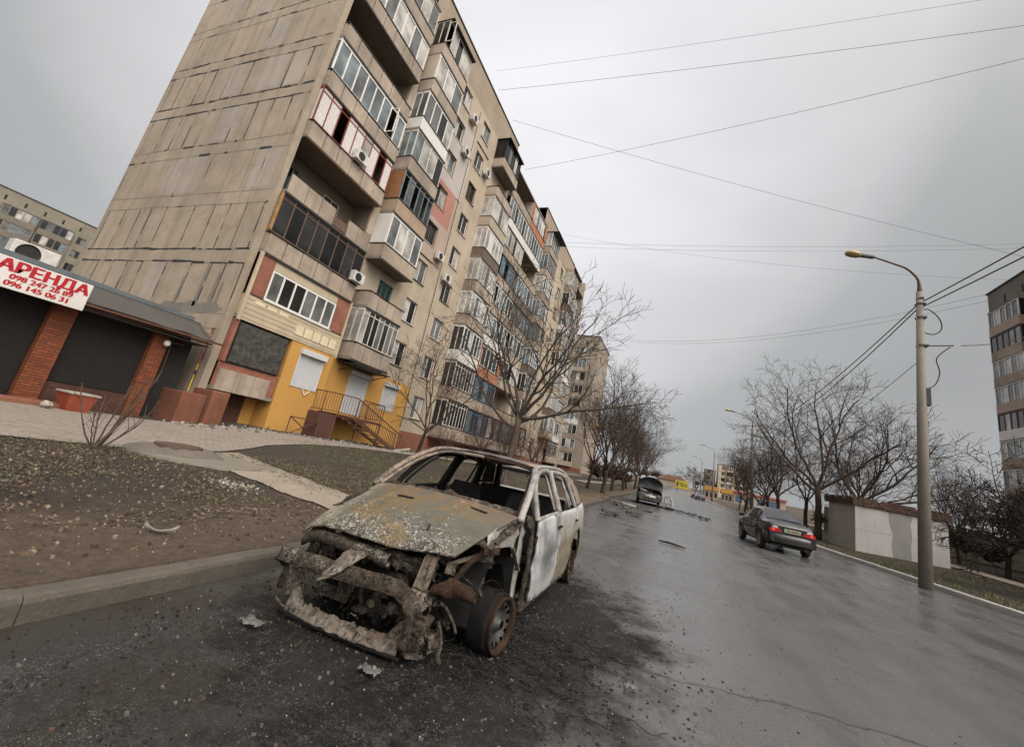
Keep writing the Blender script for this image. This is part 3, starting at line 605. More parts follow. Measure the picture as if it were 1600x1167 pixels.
    holed(yl,'x',-16.96,16.5,24.1,.2,ZF(2)-.02,[(18.45,19.95,1.95,4.30),(21.45,22.7,2.65,4.2)],.05,1); yl.quad((-16.96,24.1,.2),(-17,24.1,.2),(-17,24.1,ZF(2)-.02),(-16.96,24.1,ZF(2)-.02)); yl.build('yellow_shop_wall',M_yel,B,world=True)
    def shutter(x,y0,y1,z0,z1):
        s=MB(); z=z0
        while z<z1-.01: s.add([(x,y0,z),(x,y1,z),(x+.014,y1,z+.026),(x+.014,y0,z+.026),(x,y1,z+.05),(x,y0,z+.05)],[(0,1,2,3),(3,2,4,5)]); z+=.051
        o=s.build('roller_shutter',M_shut,B,world=True)
        k=MB(); k.box(x-.02,x+.05,y0-.06,y0-.002,z0,z1); k.box(x-.02,x+.05,y1+.002,y1+.06,z0,z1); k.box(x-.02,x+.2,y0-.08,y1+.08,z1+.003,z1+.26); k.build('shutter_box',M_shut,o,bevel=.015); return o
    s=shutter(-16.48,14.48,15.86,2.58,4.08); k=MB(); k.bar((-16.47,15.15,2.57),(-16.44,15.33,2.32),.03); k.bar((-16.44,15.33,2.32),(-16.47,15.6,2.54),.03); k.build('bent_bracket',M_pvc,s)
    shutter(-16.985,18.47,19.93,1.96,4.05); shutter(-16.95,21.45,22.72,2.66,4.08)
    # --- projecting balconies (columns 2, 3 and their mirror images)
    def col(y0,y1,specs,ln=True):
        for k,(ps,gz_,pm,fm,n,pick) in specs.items():
            balcony(B,y0,y1,ZF(k),-15.95,-16.995,ps,gz_,pm,fm,True,True,n,pick=pick)
    C=M_cpan
    col(17.0,20.1,{2:('tiles','wood',C,M_woodw,7,mk(2,0,4,1,0,1,1)),3:('tiles',None,C,None,4,None),4:('plain','pvc',C,M_pvc,4,mk(1,2,2,1)),5:('plain','wood',mat_wall('tan_parapet',(.33,.24,.17)),M_steel,6,mk(None,1,None,0,None,None)),
        6:('plain','pvc',C,M_woodw,4,mk(3,2,2,0)),7:('plain','pvc',M_whitep,M_pvc,4,mk(1,1,0,2)),8:('plain','pvc',C,M_pvc,3,mk(2,2,1)),9:('plain','pvc',M_pinkish,M_woodw,5,mk(0,2,0,2,2))})
    for k,m,ml in ((4,M_whitep,4),(8,M_wall,8),(5,M_woodo,5)):     # solid cheeks on some balconies
        b=MB(); b.box(-16.99,-16.03,16.96,17.0,ZF(k)+.97,ZF(k)+2.8); b.build('side_panel',m,B,world=True)
    b=MB(); b.box(-17,-15.9,20.08,20.12,ZF(8)+.9,ZF(8)+2.8); b.build('side_panel',M_wall,B,world=True)
    rr=random.Random(8)
    def rspec():
        s=rr.random()
        if s<.46: return ('plain','pvc',rr.choice((C,M_whitep,C,M_pinkish)),M_pvc,rr.choice((4,5)),None)
        if s<.68: return ('tiles','wood',C,M_woodw,6,None)
        if s<.80: return ('tiles','wood',C,M_brown,6,None)
        if s<.9: return ('plain',None,C,None,4,None)
        return ('slats','pvc',M_slat,M_pvc,5,None)
    s3={k:rspec() for k in range(1,10)}; s3[9]=('plain','wood',C,M_dark,5,mk(4,1,4,2,4)); s3[8]=('tiles',None,C,None,4,None); s3[7]=('plain','pvc',M_wall,M_woodw,5,mk(2,2,1,2,2)); s3[6]=('slats','pvc',M_slat,M_pvc,5,mk(2,5,2,2,2)); s3[5]=('tiles','pvc',C,M_woodw,5,mk(2,2,1,2,2)); s3[4]=('tiles','pvc',C,M_pvc,5,mk(2,1,2,2,1)); s3[3]=('plain','pvc',M_whitep,M_pvc,6,mk(0,0,2,0,0,1)); s3[1]=('plain','wood',C,M_woodw,7,mk(0,0,4,0,0,4,0)); s3[2]=('plain','wood',C,M_woodw,7,mk(0,4,0,0,4,0,1))
    col(27.6,30.9,s3); col(42.6,45.9,{k:rspec() for k in range(1,10)}); col(53.4,56.5,{k:rspec() for k in range(2,10)})
    b=MB(); b.box(-17,-15.2,42.5,46.0,ZF(9)+2.75,ZF(9)+2.82); b.build('canopy',M_trim,B,world=True)
    for q in ((-16.99,-15.7,27.5,31.0,ZF(9)+2.80,ZF(9)+2.86),(-16.99,-15.7,16.95,20.2,ZF(9)+2.80,ZF(9)+2.86)): MB().box(*q).build('canopy',M_trim,B,world=True)
    # --- recessed loggia pairs between the two sections and at the far end
    def lspec(k,j):
        if j==0: return {9:('tiles',None,C,None,4,None),8:('plain','pvc',M_whitep,M_pvc,7,mk(3,1,4,3,1,4,1)),7:('tiles','wood',C,M_woodw,8,mk(2,2,1,2,4,2,2,2)),6:('tiles','blue',C,M_bluef,6,mk(None,3,None,1,3,None)),5:('tiles','pvc',C,M_pvc,7,None),4:('plain','pvc',M_whitep,M_pvc,6,None),3:('brick','pvc',M_obrick,M_pvc,6,mk(4,0,4,4,0,4)),2:('tiles','blue',C,M_bluef,6,mk(0,1,4,1,0,4)),1:('plain','blue',C,M_bluef,7,mk(0,1,0,0,1,0,0))}[k]
        if j==1: return {9:('brick','pvc',M_obrick,M_pvc,6,mk(2,2,1,2,2,1)),8:('plain','pvc',M_whitep,M_pvc,7,None)}.get(k) or rspec()
        return rspec()
    for j,(y0,y1) in enumerate(((31.6,36.68),(36.78,41.9),(57.1,62.35))):
        for k in range(1,10):
            ps,gz_,pm,fm,n,pick=lspec(k,j); balcony(B,y0,y1,ZF(k),-16.55 if j<2 else -16.6,-18.3,ps,gz_,pm,fm,n=n,pick=pick)
            if pm is M_obrick:
                for a in (y0,y1-.55): MB().box(-16.53,-16.46,a,a+.55,ZF(k)+.98,ZF(k+1)-.07).build('brick_pier',M_obrick,B,world=True)
    for q in ((-18.2,-16.56,36.685,36.775,.3,Zr-.03),(-18.3,-16.4,62.4,62.65,.3,30.1),(-18.3,-17.02,57.0,57.09,.3,Zr)): MB().box(*q).build('party_wall',M_wall,B,world=True)
    # cable and plumbing clutter on the facade
    b=MB(); b.tube([(-16.92,20.5,ZF(3)-.35),(-16.9,22.4,ZF(3)-.6),(-16.92,24.7,ZF(3)-.75)],.012,4); b.tube([(-16.93,24.05,1.9),(-16.93,24.05,27)],.02,5); b.build('facade_cable',M_trim,B,world=True)
    return B
apartment()
# ---------------------------------------------------------------- simpler slab blocks further off
def slab_block(label,axis,p,sgn,u0,u1,z0,zt,depth,fz,cols,rnd,wall,dull=False,nf=9,vents=True,plinth=None,name='apartment_building'):
    loc=(p,u0,z0) if axis=='x' else (u0,p,z0)
    B=thing(name,label,'apartment block',loc); hol=[]
    for c,w,kind in cols:
        for k in range(nf):
            if kind=='w': hol.append((c-w/2,c+w/2,fz(k)+.9,fz(k)+2.35))
    b=MB(); holed(b,axis,p,u0,u1,z0,zt,hol,.2,sgn)
    q=p-sgn*depth; P=(lambda a,u,z:(a,u,z)) if axis=='x' else (lambda a,u,z:(u,a,z))
    for u in (u0,u1): b.quad(P(p,u,z0),P(q,u,z0),P(q,u,zt),P(p,u,zt))
    b.quad(P(q,u0,z0),P(q,u1,z0),P(q,u1,zt),P(q,u0,zt)); b.quad(P(p,u0,zt),P(p,u1,zt),P(q,u1,zt),P(q,u0,zt))
    b.build('wall',wall,B,world=True)
    b=MB(); bx(b,axis,p+sgn*.12,q-sgn*.12,u0-.12,u1+.12,zt+.003,zt+.14); b.build('roof_edge',M_trim,B,world=True)
    if plinth: b=MB(); bx(b,axis,p+sgn*.004,p+sgn*.06,u0,u1,z0,fz(0)-.1); b.build('plinth',plinth,B,world=True)
    b=MB()
    for k in range(1,nf+1): bx(b,axis,p+sgn*.003,p+sgn*.02,u0,u1,fz(k)-.05,fz(k)+.0)
    b.build('floor_joint',M_joint,B,world=True)
    if vents:
        b=MB(); u=u0+1
        while u<u1-1: bx(b,axis,p+sgn*.003,p+sgn*.01,u,u+.3,fz(nf)+.6,fz(nf)+1.5); u+=2.7
        b.build('attic_vent',M_void,B,world=True)
    for c,w,kind in cols:
        for k in range(nf):
            z=fz(k)
            if kind=='w': window(B,axis,p,sgn,c-w/2,c+w/2,z+.9,z+2.35,M_joint if dull else (M_pvc if rnd.random()<.7 else M_brown),rnd,2 if w<1.8 else 3,.14,sill=False)
            else:
                o=MB(); bx(o,axis,p+sgn*.004,p+sgn*.55,c-w/2,c+w/2,z,z+.95); o=o.build('balcony',(M_w4d if dull else rnd.choice((M_cpan,M_cpan,M_pinkish,M_whitep))),B,world=True)
                fm=rnd.choice((M_steel,M_brown,M_joint,M_bluegrey) if dull else (M_pvc,M_pvc,M_woodw,M_brown)); n=5; f=MB(); g=MB()
                f.mi=0
                for i in range(n+1):
                    u=lerp(c-w/2,c+w/2,i/n); bx(f,axis,p+sgn*.42,p+sgn*.52,u-.05,u+.05,z+.955,z+2.7)
                bx(f,axis,p+sgn*.41,p+sgn*.53,c-w/2+.06,c+w/2-.06,z+2.6,z+2.72); bx(g,axis,p+sgn*.004,p+sgn*.41,c-w/2,c-w/2+.03,z+.955,z+2.7); bx(g,axis,p+sgn*.004,p+sgn*.41,c+w/2-.03,c+w/2,z+.955,z+2.7)
                for i in range(n):
                    g.mi=rnd.choice((0,0,1,2,3)); bx(g,axis,p+sgn*.44,p+sgn*.46,lerp(c-w/2,c+w/2,i/n)+.06,lerp(c-w/2,c+w/2,(i+1)/n)-.06,z+.96,z+2.58)
                f.build('window_frame',fm,o); g.build('pane',M_g,o); f=MB(); bx(f,axis,p+sgn*.004,p+sgn*.58,c-w/2-.03,c+w/2+.03,z+2.725,z+2.80); f.build('balcony_roof',M_slab,o)
    return B
rb=random.Random(5); M_w4d=mat_wall('dull_panel',(.17,.145,.115))
M_w2=mat_wall('grey_tan_render',(.27,.225,.18)); M_w3=mat_wall('olive_grey_render',(.215,.185,.145)); M_w4=mat_wall('dull_brown_render',(.15,.13,.108))
slab_block('nine-storey block beyond the end of the long one, partly hidden by bare trees','y',90.4,-1,-44,-18.6,.4,30.2,14,lambda k:2.0+2.86*k,[(-22.9,4.6,'b'),(-26.9,1.4,'w'),(-29.5,1.4,'w'),(-33,4.6,'b')],rb,M_w2,plinth=M_plinth)
slab_block('grey-brown block with vented attic peeping over the small shop roof','x',-114,1,12,43.2,.4,29.6,12,lambda k:1.8+2.8*k,[(15.2,1.5,'w'),(19,1.5,'w'),(23,1.5,'w'),(27.2,1.5,'w'),(31.8,4.8,'b'),(37,4.8,'b'),(41,1.4,'w')],rb,M_w3,True)
slab_block('dull grey block standing behind the dark thicket and the boundary wall','x',30.4,-1,24,60.3,.6,29.2,12,lambda k:1.4+2.8*k,[(57.2,4.6,'b'),(52.6,1.6,'w'),(48.8,4.6,'b'),(44.6,1.6,'w'),(41,1.6,'w')],rb,M_w4)
slab_block('distant cream block beyond the row of street lamps and the orange kiosks','y',232,-1,16.5,29,2.5,17.5,9,lambda k:3.6+2.7*k,[(18.6,1.6,'w'),(21.4,2.4,'b'),(24.4,1.6,'w'),(27,2.4,'b')],rb,mat_wall('cream_render',(.46,.38,.28)),nf=5,vents=False)
slab_block('distant grey stair-tower block, narrower and lower, next to the cream one','y',236,-1,11,15.6,2.5,14.2,9,lambda k:3.6+2.7*k,[(12.6,1.6,'w'),(14.5,1.2,'w')],rb,M_w3,nf=4,vents=False)
# ---------------------------------------------------------------- metal entrance stair beside the yellow shop
def stair():
    t=thing('entrance_stair','brown metal landing with railings and open steps leading up to the shuttered yellow shop door','staircase',(-16.2,18,.55)); kw=dict(parent=t,world=True)
    b=MB(); b.box(-16.94,-15.75,16.95,20.55,1.76,1.82); [b.bar((x,y,.5),(x,y,1.76),.07) for x in (-15.8,) for y in (17.0,18.6,20.5)]; b.bar((-15.78,16.95,1.72),(-15.78,20.55,1.72),.06,.09); b.build('landing',M_rustm,**kw)
    b=MB(); b.box(-16.8,-15.80,15.9,16.93,.5,1.74); b.build('side_sheet',M_dplinth,**kw)
    b=MB(); n=8
    for k in range(n):
        y=lerp(17.35,21.3,(k+.5)/n); z=lerp(1.76,.45,(k+1)/n); b.box(-15.70,-14.85,y-.15,y+.15,z-.02,z+.015)
    for x in (-15.71,-14.83): b.bar((x,17.2,1.74),(x,21.5,.36),.05,.14)
    b.build('step_flight',M_rustm,**kw)
    def rail(pts,h=.98,step=.16):
        b=MB()
        for a,c in zip(pts,pts[1:]):
            a=Vector(a); c=Vector(c); up=Vector((0,0,h)); b.bar(a+up,c+up,.045); b.bar(a+up*.12,c+up*.12,.03)
            m=max(1,int((c-a).length/step))
            for k in range(m): q=a.lerp(c,k/m); b.bar(q+up*(.12 if k else 0),q+up*.99,.045 if k==0 else .02)
            b.bar(c,c+up,.045)
        b.build('railing',M_rustm,**kw)
    rail([(-16.75,16.0,1.76),(-15.8,16.0,1.76),(-15.8,17.1,1.80),(-14.85,17.25,1.74)]); rail([(-14.85,17.3,1.7),(-14.83,21.4,.4)]); rail([(-15.75,18.6,1.82),(-15.75,20.5,1.82),(-16.9,20.5,1.82)]); rail([(-15.72,20.2,.8),(-15.71,22.1,.42)])
stair()
t=thing('door_canopy','dark flat metal canopy on brackets over the shuttered door','canopy',(-16.4,18.6,4.42))
b=MB(); b.box(-16.93,-15.7,17.2,20.2,4.42,4.47); b.build('canopy_sheet',M_trim,t,world=True); b=MB(); [b.bar((-16.9,y,4.05),(-15.8,y,4.41),.04) for y in (17.4,20)]; b.build('bracket',M_trim,t,world=True)
t=thing('barrier_frame','low brown metal barrier frame with crossed bars at the yellow wall','barrier',(-15.8,14.9,.55))
b=MB(); q=[(-15.7,14.3,.5),(-15.7,14.3,1.28),(-15.7,15.95,1.28),(-15.7,15.95,.5)]; [b.bar(a,c,.05) for a,c in zip(q,q[1:])]; b.bar(q[0],q[2],.035); b.bar(q[1],q[3],.035); b.bar(q[0],q[3],.035); b.build('bar_frame',M_rustm,t,world=True)
# ---------------------------------------------------------------- small shop with brick piers
def shop():
    X=-16.8; t=thing('shop_building','low brick-piered shop with dark roller shutters under a sagging bitumen roof skirt','shop',(X,6,.3)); kw=dict(parent=t,world=True)
    def pier(y0,y1,z1): b=MB(); b.box(X-.4,X+.12,y0,y1,.1,z1); b.build('brick_pier',M_shopbrick,bevel=.006,**kw)
    pier(6.12,6.66,3.08); pier(8.76,9.24,3.30); pier(2.2,2.9,3.0)
    b=MB(); b.box(X-.3,X+.02,6.67,8.75,.1,.95); b.build('low_wall',M_lowbrick,**kw)
    M_sh=plain('dark_brown_shutter',(.006,.0035,.0028),.8,0,.3,2,coord='world')
    for y0,y1,z0,z1 in ((6.67,8.75,.96,3.2),(2.91,6.09,.3,3.05)):
        b=MB(); z=z0
        while z<z1: b.add([(X-.10,y0,z),(X-.10,y1,z),(X-.085,y1,z+.03),(X-.085,y0,z+.03),(X-.10,y1,z+.06),(X-.10,y0,z+.06)],[(0,1,2,3),(3,2,4,5)]); z+=.061
        b.build('roller_shutter',M_sh,**kw)
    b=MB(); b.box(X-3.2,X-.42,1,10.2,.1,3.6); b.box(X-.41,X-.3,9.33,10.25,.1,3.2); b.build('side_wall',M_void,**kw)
    # roof skirt: bitumen sheet sagging from wall line to eave, flashing behind
    M_bit=mat_conc('bitumen_sheet',(.060,.053,.046),.35,1.6,.8)
    b=MB(); b.grid(lambda u,v:(lerp(X-.55,X+.62,v),lerp(1,10.35,u),lerp(4.02,3.28,v)+.10*lerp(0,1,u)*(v-.2)+.05*nz(u*14,v*2)*v-.08*math.sin(pi*v)),48,6); b.build('roof_skirt',M_bit,smooth=True,solid=.03,**kw)
    b=MB(); b.box(X-.75,X-.5,1,10.1,4.0,4.14); b.build('roof_flashing',M_bluegrey,**kw)
    b=MB(); b.bar((X+.64,1,3.16),(X+.64,10.75,3.32),.05,.07); b.bar((X+.5,1,3.08),(X+.5,10.4,3.24),.03,.05); b.build('eave_strip',M_rustm,**kw)
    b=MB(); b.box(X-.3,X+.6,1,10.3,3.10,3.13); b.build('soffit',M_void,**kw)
    s=MB(); s.box(X+.66,X+.74,3.2,6.47,3.02,3.80); s=s.build('signboard',M_whitep,bevel=.01,**kw)
    red=plain('sign_red',(.36,.003,.012),.5,0,.05,coord='world')
    def word(txt,y,z,size,w,off):
        cu=bpy.data.curves.new('lettering','FONT'); cu.body=txt; cu.size=size; cu.extrude=.002; cu.align_x='CENTER'; cu.materials.append(red)
        o=bpy.data.objects.new('lettering',cu); COL.objects.link(o)
        bpy.context.view_layer.update(); k=w/max(.01,max(o.dimensions))
        me=bpy.data.meshes.new_from_object(o.evaluated_get(bpy.context.evaluated_depsgraph_get())); bpy.data.objects.remove(o); me.materials.clear(); me.materials.append(red)
        me.transform(Matrix.Translation((X+.745,y,z))@Matrix(((0,0,1,0),(1,0,0,0),(0,1,0,0),(0,0,0,1)))@Matrix.Diagonal((k,1,1,1))); q=bpy.data.objects.new('lettering',me); COL.objects.link(q); q.parent=s
        bm=bmesh.new(); bm.from_mesh(me); g=bm.verts[:]+bm.edges[:]+bm.faces[:]
        for i in (-2,-1,1,2):
            r=bmesh.ops.duplicate(bm,geom=g); bmesh.ops.translate(bm,verts=[v for v in r['geom'] if isinstance(v,bmesh.types.BMVert)],vec=(-.0002*(i+3),i*off,abs(i)*off*.25*(1 if i>0 else -1)))
        bm.to_mesh(me); bm.free()
    word('АРЕНДА',5.49,3.46,.41,1.84,.013); word('098 247 26 89',5.49,3.28,.19,1.27,.006); word('096 145 06 31',5.46,3.10,.19,1.27,.006)
    b=MB(); b.lathe([(0,.12),(.075,.09),(.105,.02),(.1,-.05),(.06,-.1),(0,-.11)],16,'z',(X+.24,9.12,2.86)); b.build('globe_lamp',M_pvc,smooth=True,**kw); 
    b=MB(); b.box(-16.6,-15.7,3.2,7.05,.1,.42); b.build('entrance_step',M_plinth,bevel=.02,**kw)
    b=MB(); b.tube([(X+.15,9.30,3.2),(X+.18,9.32,2.2),(X+.15,9.34,1.5)],.012,5); b.bar((X+.14,9.33,2.95),(X+.14,9.75,2.97),.03); b.build('wall_cable',M_rustm,**kw)
shop()
t=thing('air_conditioner','large old outdoor air-conditioner unit on the shop roof behind the red-lettered sign','air conditioner',(-17.4,5.6,4.02))
b=MB(); b.box(-17.72,-17.34,5.0,6.0,3.9,4.52); o=b.build('casing',M_acw,t,world=True,bevel=.02); b=MB(); b.lathe([(0,-17.33),(.22,-17.33),(.25,-17.30),(.27,-17.335)],20,'x',(0,5.35,4.23)); b.build('fan_grille',M_dark,o)
# brick-coloured planter boxes, gas pipe, red tub
t=thing('block_steps','terracotta painted concrete block with a lower bay against the building corner','concrete block',(-15.9,10.2,.35)); M_terra=mat_wall('terracotta_block',(.17,.062,.035),.45,.9)
b=MB(); b.box(-17.2,-15.95,9.85,10.72,.1,1.42); b.build('low_block',M_terra,t,world=True,bevel=.03); b=MB(); b.box(-16.9,-15.75,10.735,11.4,.1,1.66); b.build('tall_block',M_terra,t,world=True,bevel=.05)
t=thing('gas_pipe','thin gas pipe with yellow stretch and rust-red elbow on the concrete corner','pipe',(-17.0,10.7,1.4))
b=MB(); q=(-17.05,10.66); b.tube([(*q,1.45),(q[0],q[1],2.1)],.022); b.tube([(*q,2.25),(*q,2.5)],.022); b.build('yellow_pipe',plain('gas_yellow',(.55,.33,.02),.5,coord='world'),t,world=True); b=MB(); b.tube([(*q,2.5),(*q,3.62),(q[0]-.06,q[1],3.7),(-18.9,10.66,3.74)],.024); b.tube([(-17.0,10.66,3.74),(-16.95,10.66,3.9)],.03); b.build('red_pipe',plain('gas_red_brown',(.22,.06,.035),.6,coord='world'),t,world=True); b=MB(); b.tube([(*q,2.09),(*q,2.26)],.032); b.build('valve',M_dark,t,world=True)
t=thing('tub_planter','red-brown square tub with a pale rim outside the shop shutter','planter',(-15.6,7.05,.3))
b=MB(); b.add([(-15.9,6.8,.3),(-15.4,6.8,.3),(-15.4,7.25,.3),(-15.9,7.25,.3),(-15.98,6.7,.76),(-15.32,6.7,.76),(-15.32,7.35,.76),(-15.98,7.35,.76)],[(0,1,5,4),(1,2,6,5),(2,3,7,6),(3,0,4,7),(0,3,2,1)]); b.build('tub',plain('tub_red',(.22,.045,.022),.6,coord='world'),t,world=True,solid=.02); b=MB(); b.box(-16.02,-15.28,6.66,7.39,.765,.82); b.build('rim',M_patch,t,world=True,bevel=.01)
tag(MB().grid(lambda u,v:(-15.35+.13*math.cos(2*pi*u)*math.sin(pi*v)*(1+.5*nz(u*5,v*5)),6.35+.13*math.sin(2*pi*u)*math.sin(pi*v)*(1+.5*nz(u*5,v*4,3)),.40+.10*math.cos(pi*v)*(1+.4*nz(u*4,v*3,8))),16,8).build('plastic_bag',M_patch),'small crumpled white bag beside the shop step','bag')
# ---------------------------------------------------------------- white shed on the right
def shed():
    t=thing('block_shed','low whitewashed block shed with a grey smear and a crumbling brick top course','shed',(9.2,31,.2),R(9))
    M_ws=mat_wall('whitewash',(.42,.40,.385),.12,.30); M_wg=mat_wall('bare_grey_block',(.34,.315,.285),.2,.4)
    b=MB(); b.box(0,4.35,0,3.0,-.3,2.42); 
    w=b.build('wall',M_ws,t,bevel=.02); b=MB(); b.grid(lambda u,v:(-.005,lerp(0.03,2.97,u),lerp(-.28,2.4,v)),2,2); b.build('side_render',M_wg,w)
    b=MB(); r=random.Random(2)
    pts=[(1.75,0),(2.6,0),(2.62,.7),(2.7,1.3),(2.6,1.9),(2.75,2.36),(1.6,2.36),(1.62,1.8),(1.78,1.2),(1.7,.6)]
    b.add([(x+r.uniform(-.03,.03),-.006,z-.0) for x,z in pts],[tuple(range(len(pts)))]); b.build('grey_smear',mat_wall('grey_smear',(.23,.22,.205),.2,.3),w)
    b=MB(); 
    for z in (1.15,):
        b.box(.02,4.3,-.0045,-.004,z,z+.015)
    for x,z in ((3.5,1.15),(.95,1.8)): b.box(x,x+.015,-.0048,-.0042,z-.55,z)
    b.build('block_joint',M_joint,w)
    b=MB(); rows=5
    for k in range(rows):
        for sgn in range(4):
            L=4.6 if sgn%2==0 else 3.2; x=0
            while x<L-.02:
                l=r.uniform(.2,.27); 
                if not(k==rows-1 and r.random()<.35) and not (k==rows-2 and r.random()<.08):
                    o=r.uniform(-.03,.02); e=min(x+l-.012,L); z0=2.425+k*.088
                    if sgn==0: b.box(x-.12,e-.12,-.12-o,.1,z0,z0+.078)
                    elif sgn==1: b.box(-.125-o,.12,x-.1+.24,e-.1+.2,z0,z0+.078)
                    elif sgn==2: b.box(x-.12,e-.12,2.9,3.1,z0,z0+.078)
                    else: b.box(4.25,4.47+o,x+.12,e+.08,z0,z0+.078)
                x+=l
    b.box(.1,4.25,.1,2.9,2.424,2.7); b.build('brick_course',mat_brick('crumbling_brick',(.075,.036,.025),(.10,.048,.033),(.05,.04,.033)),t)
shed()
# far right boundary wall
t=thing('boundary_wall','long drab concrete panel wall behind the short dark orchard trees','wall',(21,44,.6)); b=MB(); M_bw=mat_wall('drab_wall',(.235,.20,.155),.25,.5)
for k in range(14): 
    x0=13+k*2.4; x1=x0+2.37; f=lambda x:52-.95*(x-13); b.prism([(x0,f(x0)),(x1,f(x1)),(x1+.1,f(x1)+.12),(x0+.1,f(x0)+.12)],lambda a,c:(a,c,.1),lambda a,c:(a,c,2.75))
b.build('wall_panel',M_bw,t,world=True); b=MB(); b.bar((13,51.98,.78),(46.5,20.2,.78),.10,.12); b.build('coping',M_path,t,world=True)
# ---------------------------------------------------------------- street lamps
M_pole=mat_conc('pole_concrete',(.20,.175,.145),.3,1.2,coord='world')
def lamp(x,y,z,h,lean,label,detail,arm=2.0,up=1.5,hd=None):
    t=thing('street_lamp',label,'street lamp',(x,y,z),0,'concrete street lamps along the road')
    b=MB(); b.tube([(0,0,-.2),(lean*.5,0,h*.5),(lean,0,h)],[.185,.145,.105],14 if detail else 6); p=b.build('post',M_pole,t,smooth=True)
    d=Vector(hd or (-1,-.15,0)).normalized(); top=Vector((lean,0,h)); b=MB()
    c=[top+Vector((0,0,-.3)),top+Vector((0,0,.25)),top+d*.06+Vector((0,0,up*.50)),top+d*.36+Vector((0,0,up*.80)),top+d*(arm*.55)+Vector((0,0,up*.96)),top+d*arm+Vector((0,0,up*1.16))]; c=spath(c,4 if detail else 2); rr=[pw([(0,.12),(.2,.055),(.4,.038),(1,.03)],i/(len(c)-1)) for i in range(len(c))]
    b.tube(c,rr,10 if detail else 5); a=b.build('arm',M_rustm,t,smooth=True)
    e=c[-1]; f=d*1.0+Vector((0,0,.10)); f.normalize(); b=MB(); s=f.cross(Vector((0,0,1))).normalized(); u=s.cross(f)
    def ring(q,w,hh,n=12): return [q+s*w*math.cos(2*pi*i/n)+u*hh*math.sin(2*pi*i/n) for i in range(n)]
    def loft(b,secs,n=12):
        vs=[p for q in secs for p in q]; b.add(vs,[(i*n+j,i*n+(j+1)%n,(i+1)*n+(j+1)%n,(i+1)*n+j) for i in range(len(secs)-1) for j in range(n)]+[tuple(reversed(range(n))),tuple(range((len(secs)-1)*n,len(secs)*n))])
    loft(b,[ring(e-f*.06,.05,.05),ring(e,.085,.085),ring(e+f*.40,.10,.09),ring(e+f*.41,.085,.08)]); b.build('gear_box',plain('lamp_gear_grey',(.10,.105,.12),.5,.1,coord='obj'),a,smooth=False)
    b=MB(); o=e+f*.42; loft(b,[ring(o,.10,.09),ring(o+f*.10,.17,.12),ring(o+f*.30,.19,.125),ring(o+f*.45,.15,.09),ring(o+f*.52,.06,.04)]); b.build('lamp_head',plain('lamp_glass_yellowed',(.36,.27,.12),.3,0,coord='obj'),a,smooth=True)
    if detail:
        b=MB(); b.box(lean-.13,lean+.13,-.13,.13,h-.5,h-.46); b.box(lean-.13,lean+.13,-.13,.13,h-1.05,h-.98); b.box(lean-.14,lean+.14,-.14,.14,h-2.12,h-2.06); b.build('clamp',M_dark,p)
        b=MB(); b.box(.17,.36,-.11,.11,h-4.25,h-3.65); b.tube([(.25,0,h-4.25),(.2,.02,h-4.6),(.3,0,h-4.85),(.2,0,h-4.9),(.16,.05,h-4.9)],.02,5); b.tube(spath([(.3,0,h-3.65),(.55,.02,h-3.45),(.68,.02,h-3.0),(.62,.02,h-2.5),(1.0,0,h-2.06)]),.018,5); b.bar((.12,0,h-2.1),(1.1,0,h-2.0),.035); b.build('meter_box',M_dark,p)
        b=MB(); b.tube(spath([(.12,0,h-.95),(.42,0,h-.66),(.74,.03,h-.95),(.82,.03,h-1.35),(.60,0,h-1.62),(.28,0,h-1.55),(.14,0,h-1.25)]),.02,5); b.build('cable_loop',M_dark,p)
    return t
LT=(7.37,18.8,.15); lamp(*LT,9.95,.24,'tall concrete lamp post with a curved rusty arm in front of the white shed',True,1.45,1.15)
lamp(7.2,54,.35,9.2,-.3,'second concrete lamp post, its pole half lost in the bare trees',False,1.9,1.3)
lamp(6.5,103,.8,9.4,-.1,'third lamp post with a pale head, clear of the trees against the sky',False,2.0,1.4)
lamp(5.9,143,1.2,9.4,-.1,'fourth lamp post, small beside the distant parked cars',False,2.0,1.4)
lamp(5.0,182,1.8,9.4,0,'smallest lamp post of all, tiny above the yellow billboard',False,2.0,1.4)
# ---------------------------------------------------------------- overhead cables
def cable(label,a,b_,sag,r=.012,group='thin wires strung across the sky',n=14):
    a=Vector(a); c=Vector(b_); P=[a.lerp(c,i/n)-Vector((0,0,sag*4*(i/n)*(1-i/n))) for i in range(n+1)]
    b=MB(); b.tube(P,r,4); o=b.build('overhead_cable',M_dark); return tag(o,label,'cable',group)
tp=Vector(LT)+Vector((.24,0,9.55)); G2='thick cables carried by the near lamp post'
cable('upper thick cable rising from the shed-side lamp post away from the trees',tp+Vector((.1,0,.05)),(12.4,-14,10.2),.25,.020,G2); cable('lower thick cable rising from the shed-side lamp post away from the trees',tp+Vector((.1,0,-.15)),(12.4,-14,9.6),.35,.020,G2)
cable('upper of the two cables dropping from the near lamp post toward the trees',tp,(6.9,54,9.0),.75,.02,G2); cable('lower of the two cables dropping from the near lamp post toward the trees',tp+Vector((0,0,-.15)),(6.9,54,8.8),1.0,.02,G2)
cable('single cable from the meter-box bracket toward the dull grey block',Vector(LT)+Vector((1.30,0,7.97)),(30.2,50,23.5),.9,.018,G2); cable('thin cable from the meter-box bracket down behind the tall forked tree',Vector(LT)+Vector((.1,.1,7.25)),(9,54,6.2),.5,.01,G2)
cable('highest sky wire, rising from the long block roof above all others',(-17,25.8,31.0),(22,24.4,28.2),.3); cable('sky wire rising from the recessed roof part, next below the highest wires',(-17,33.9,29.3),(22,23,26.4),.5)
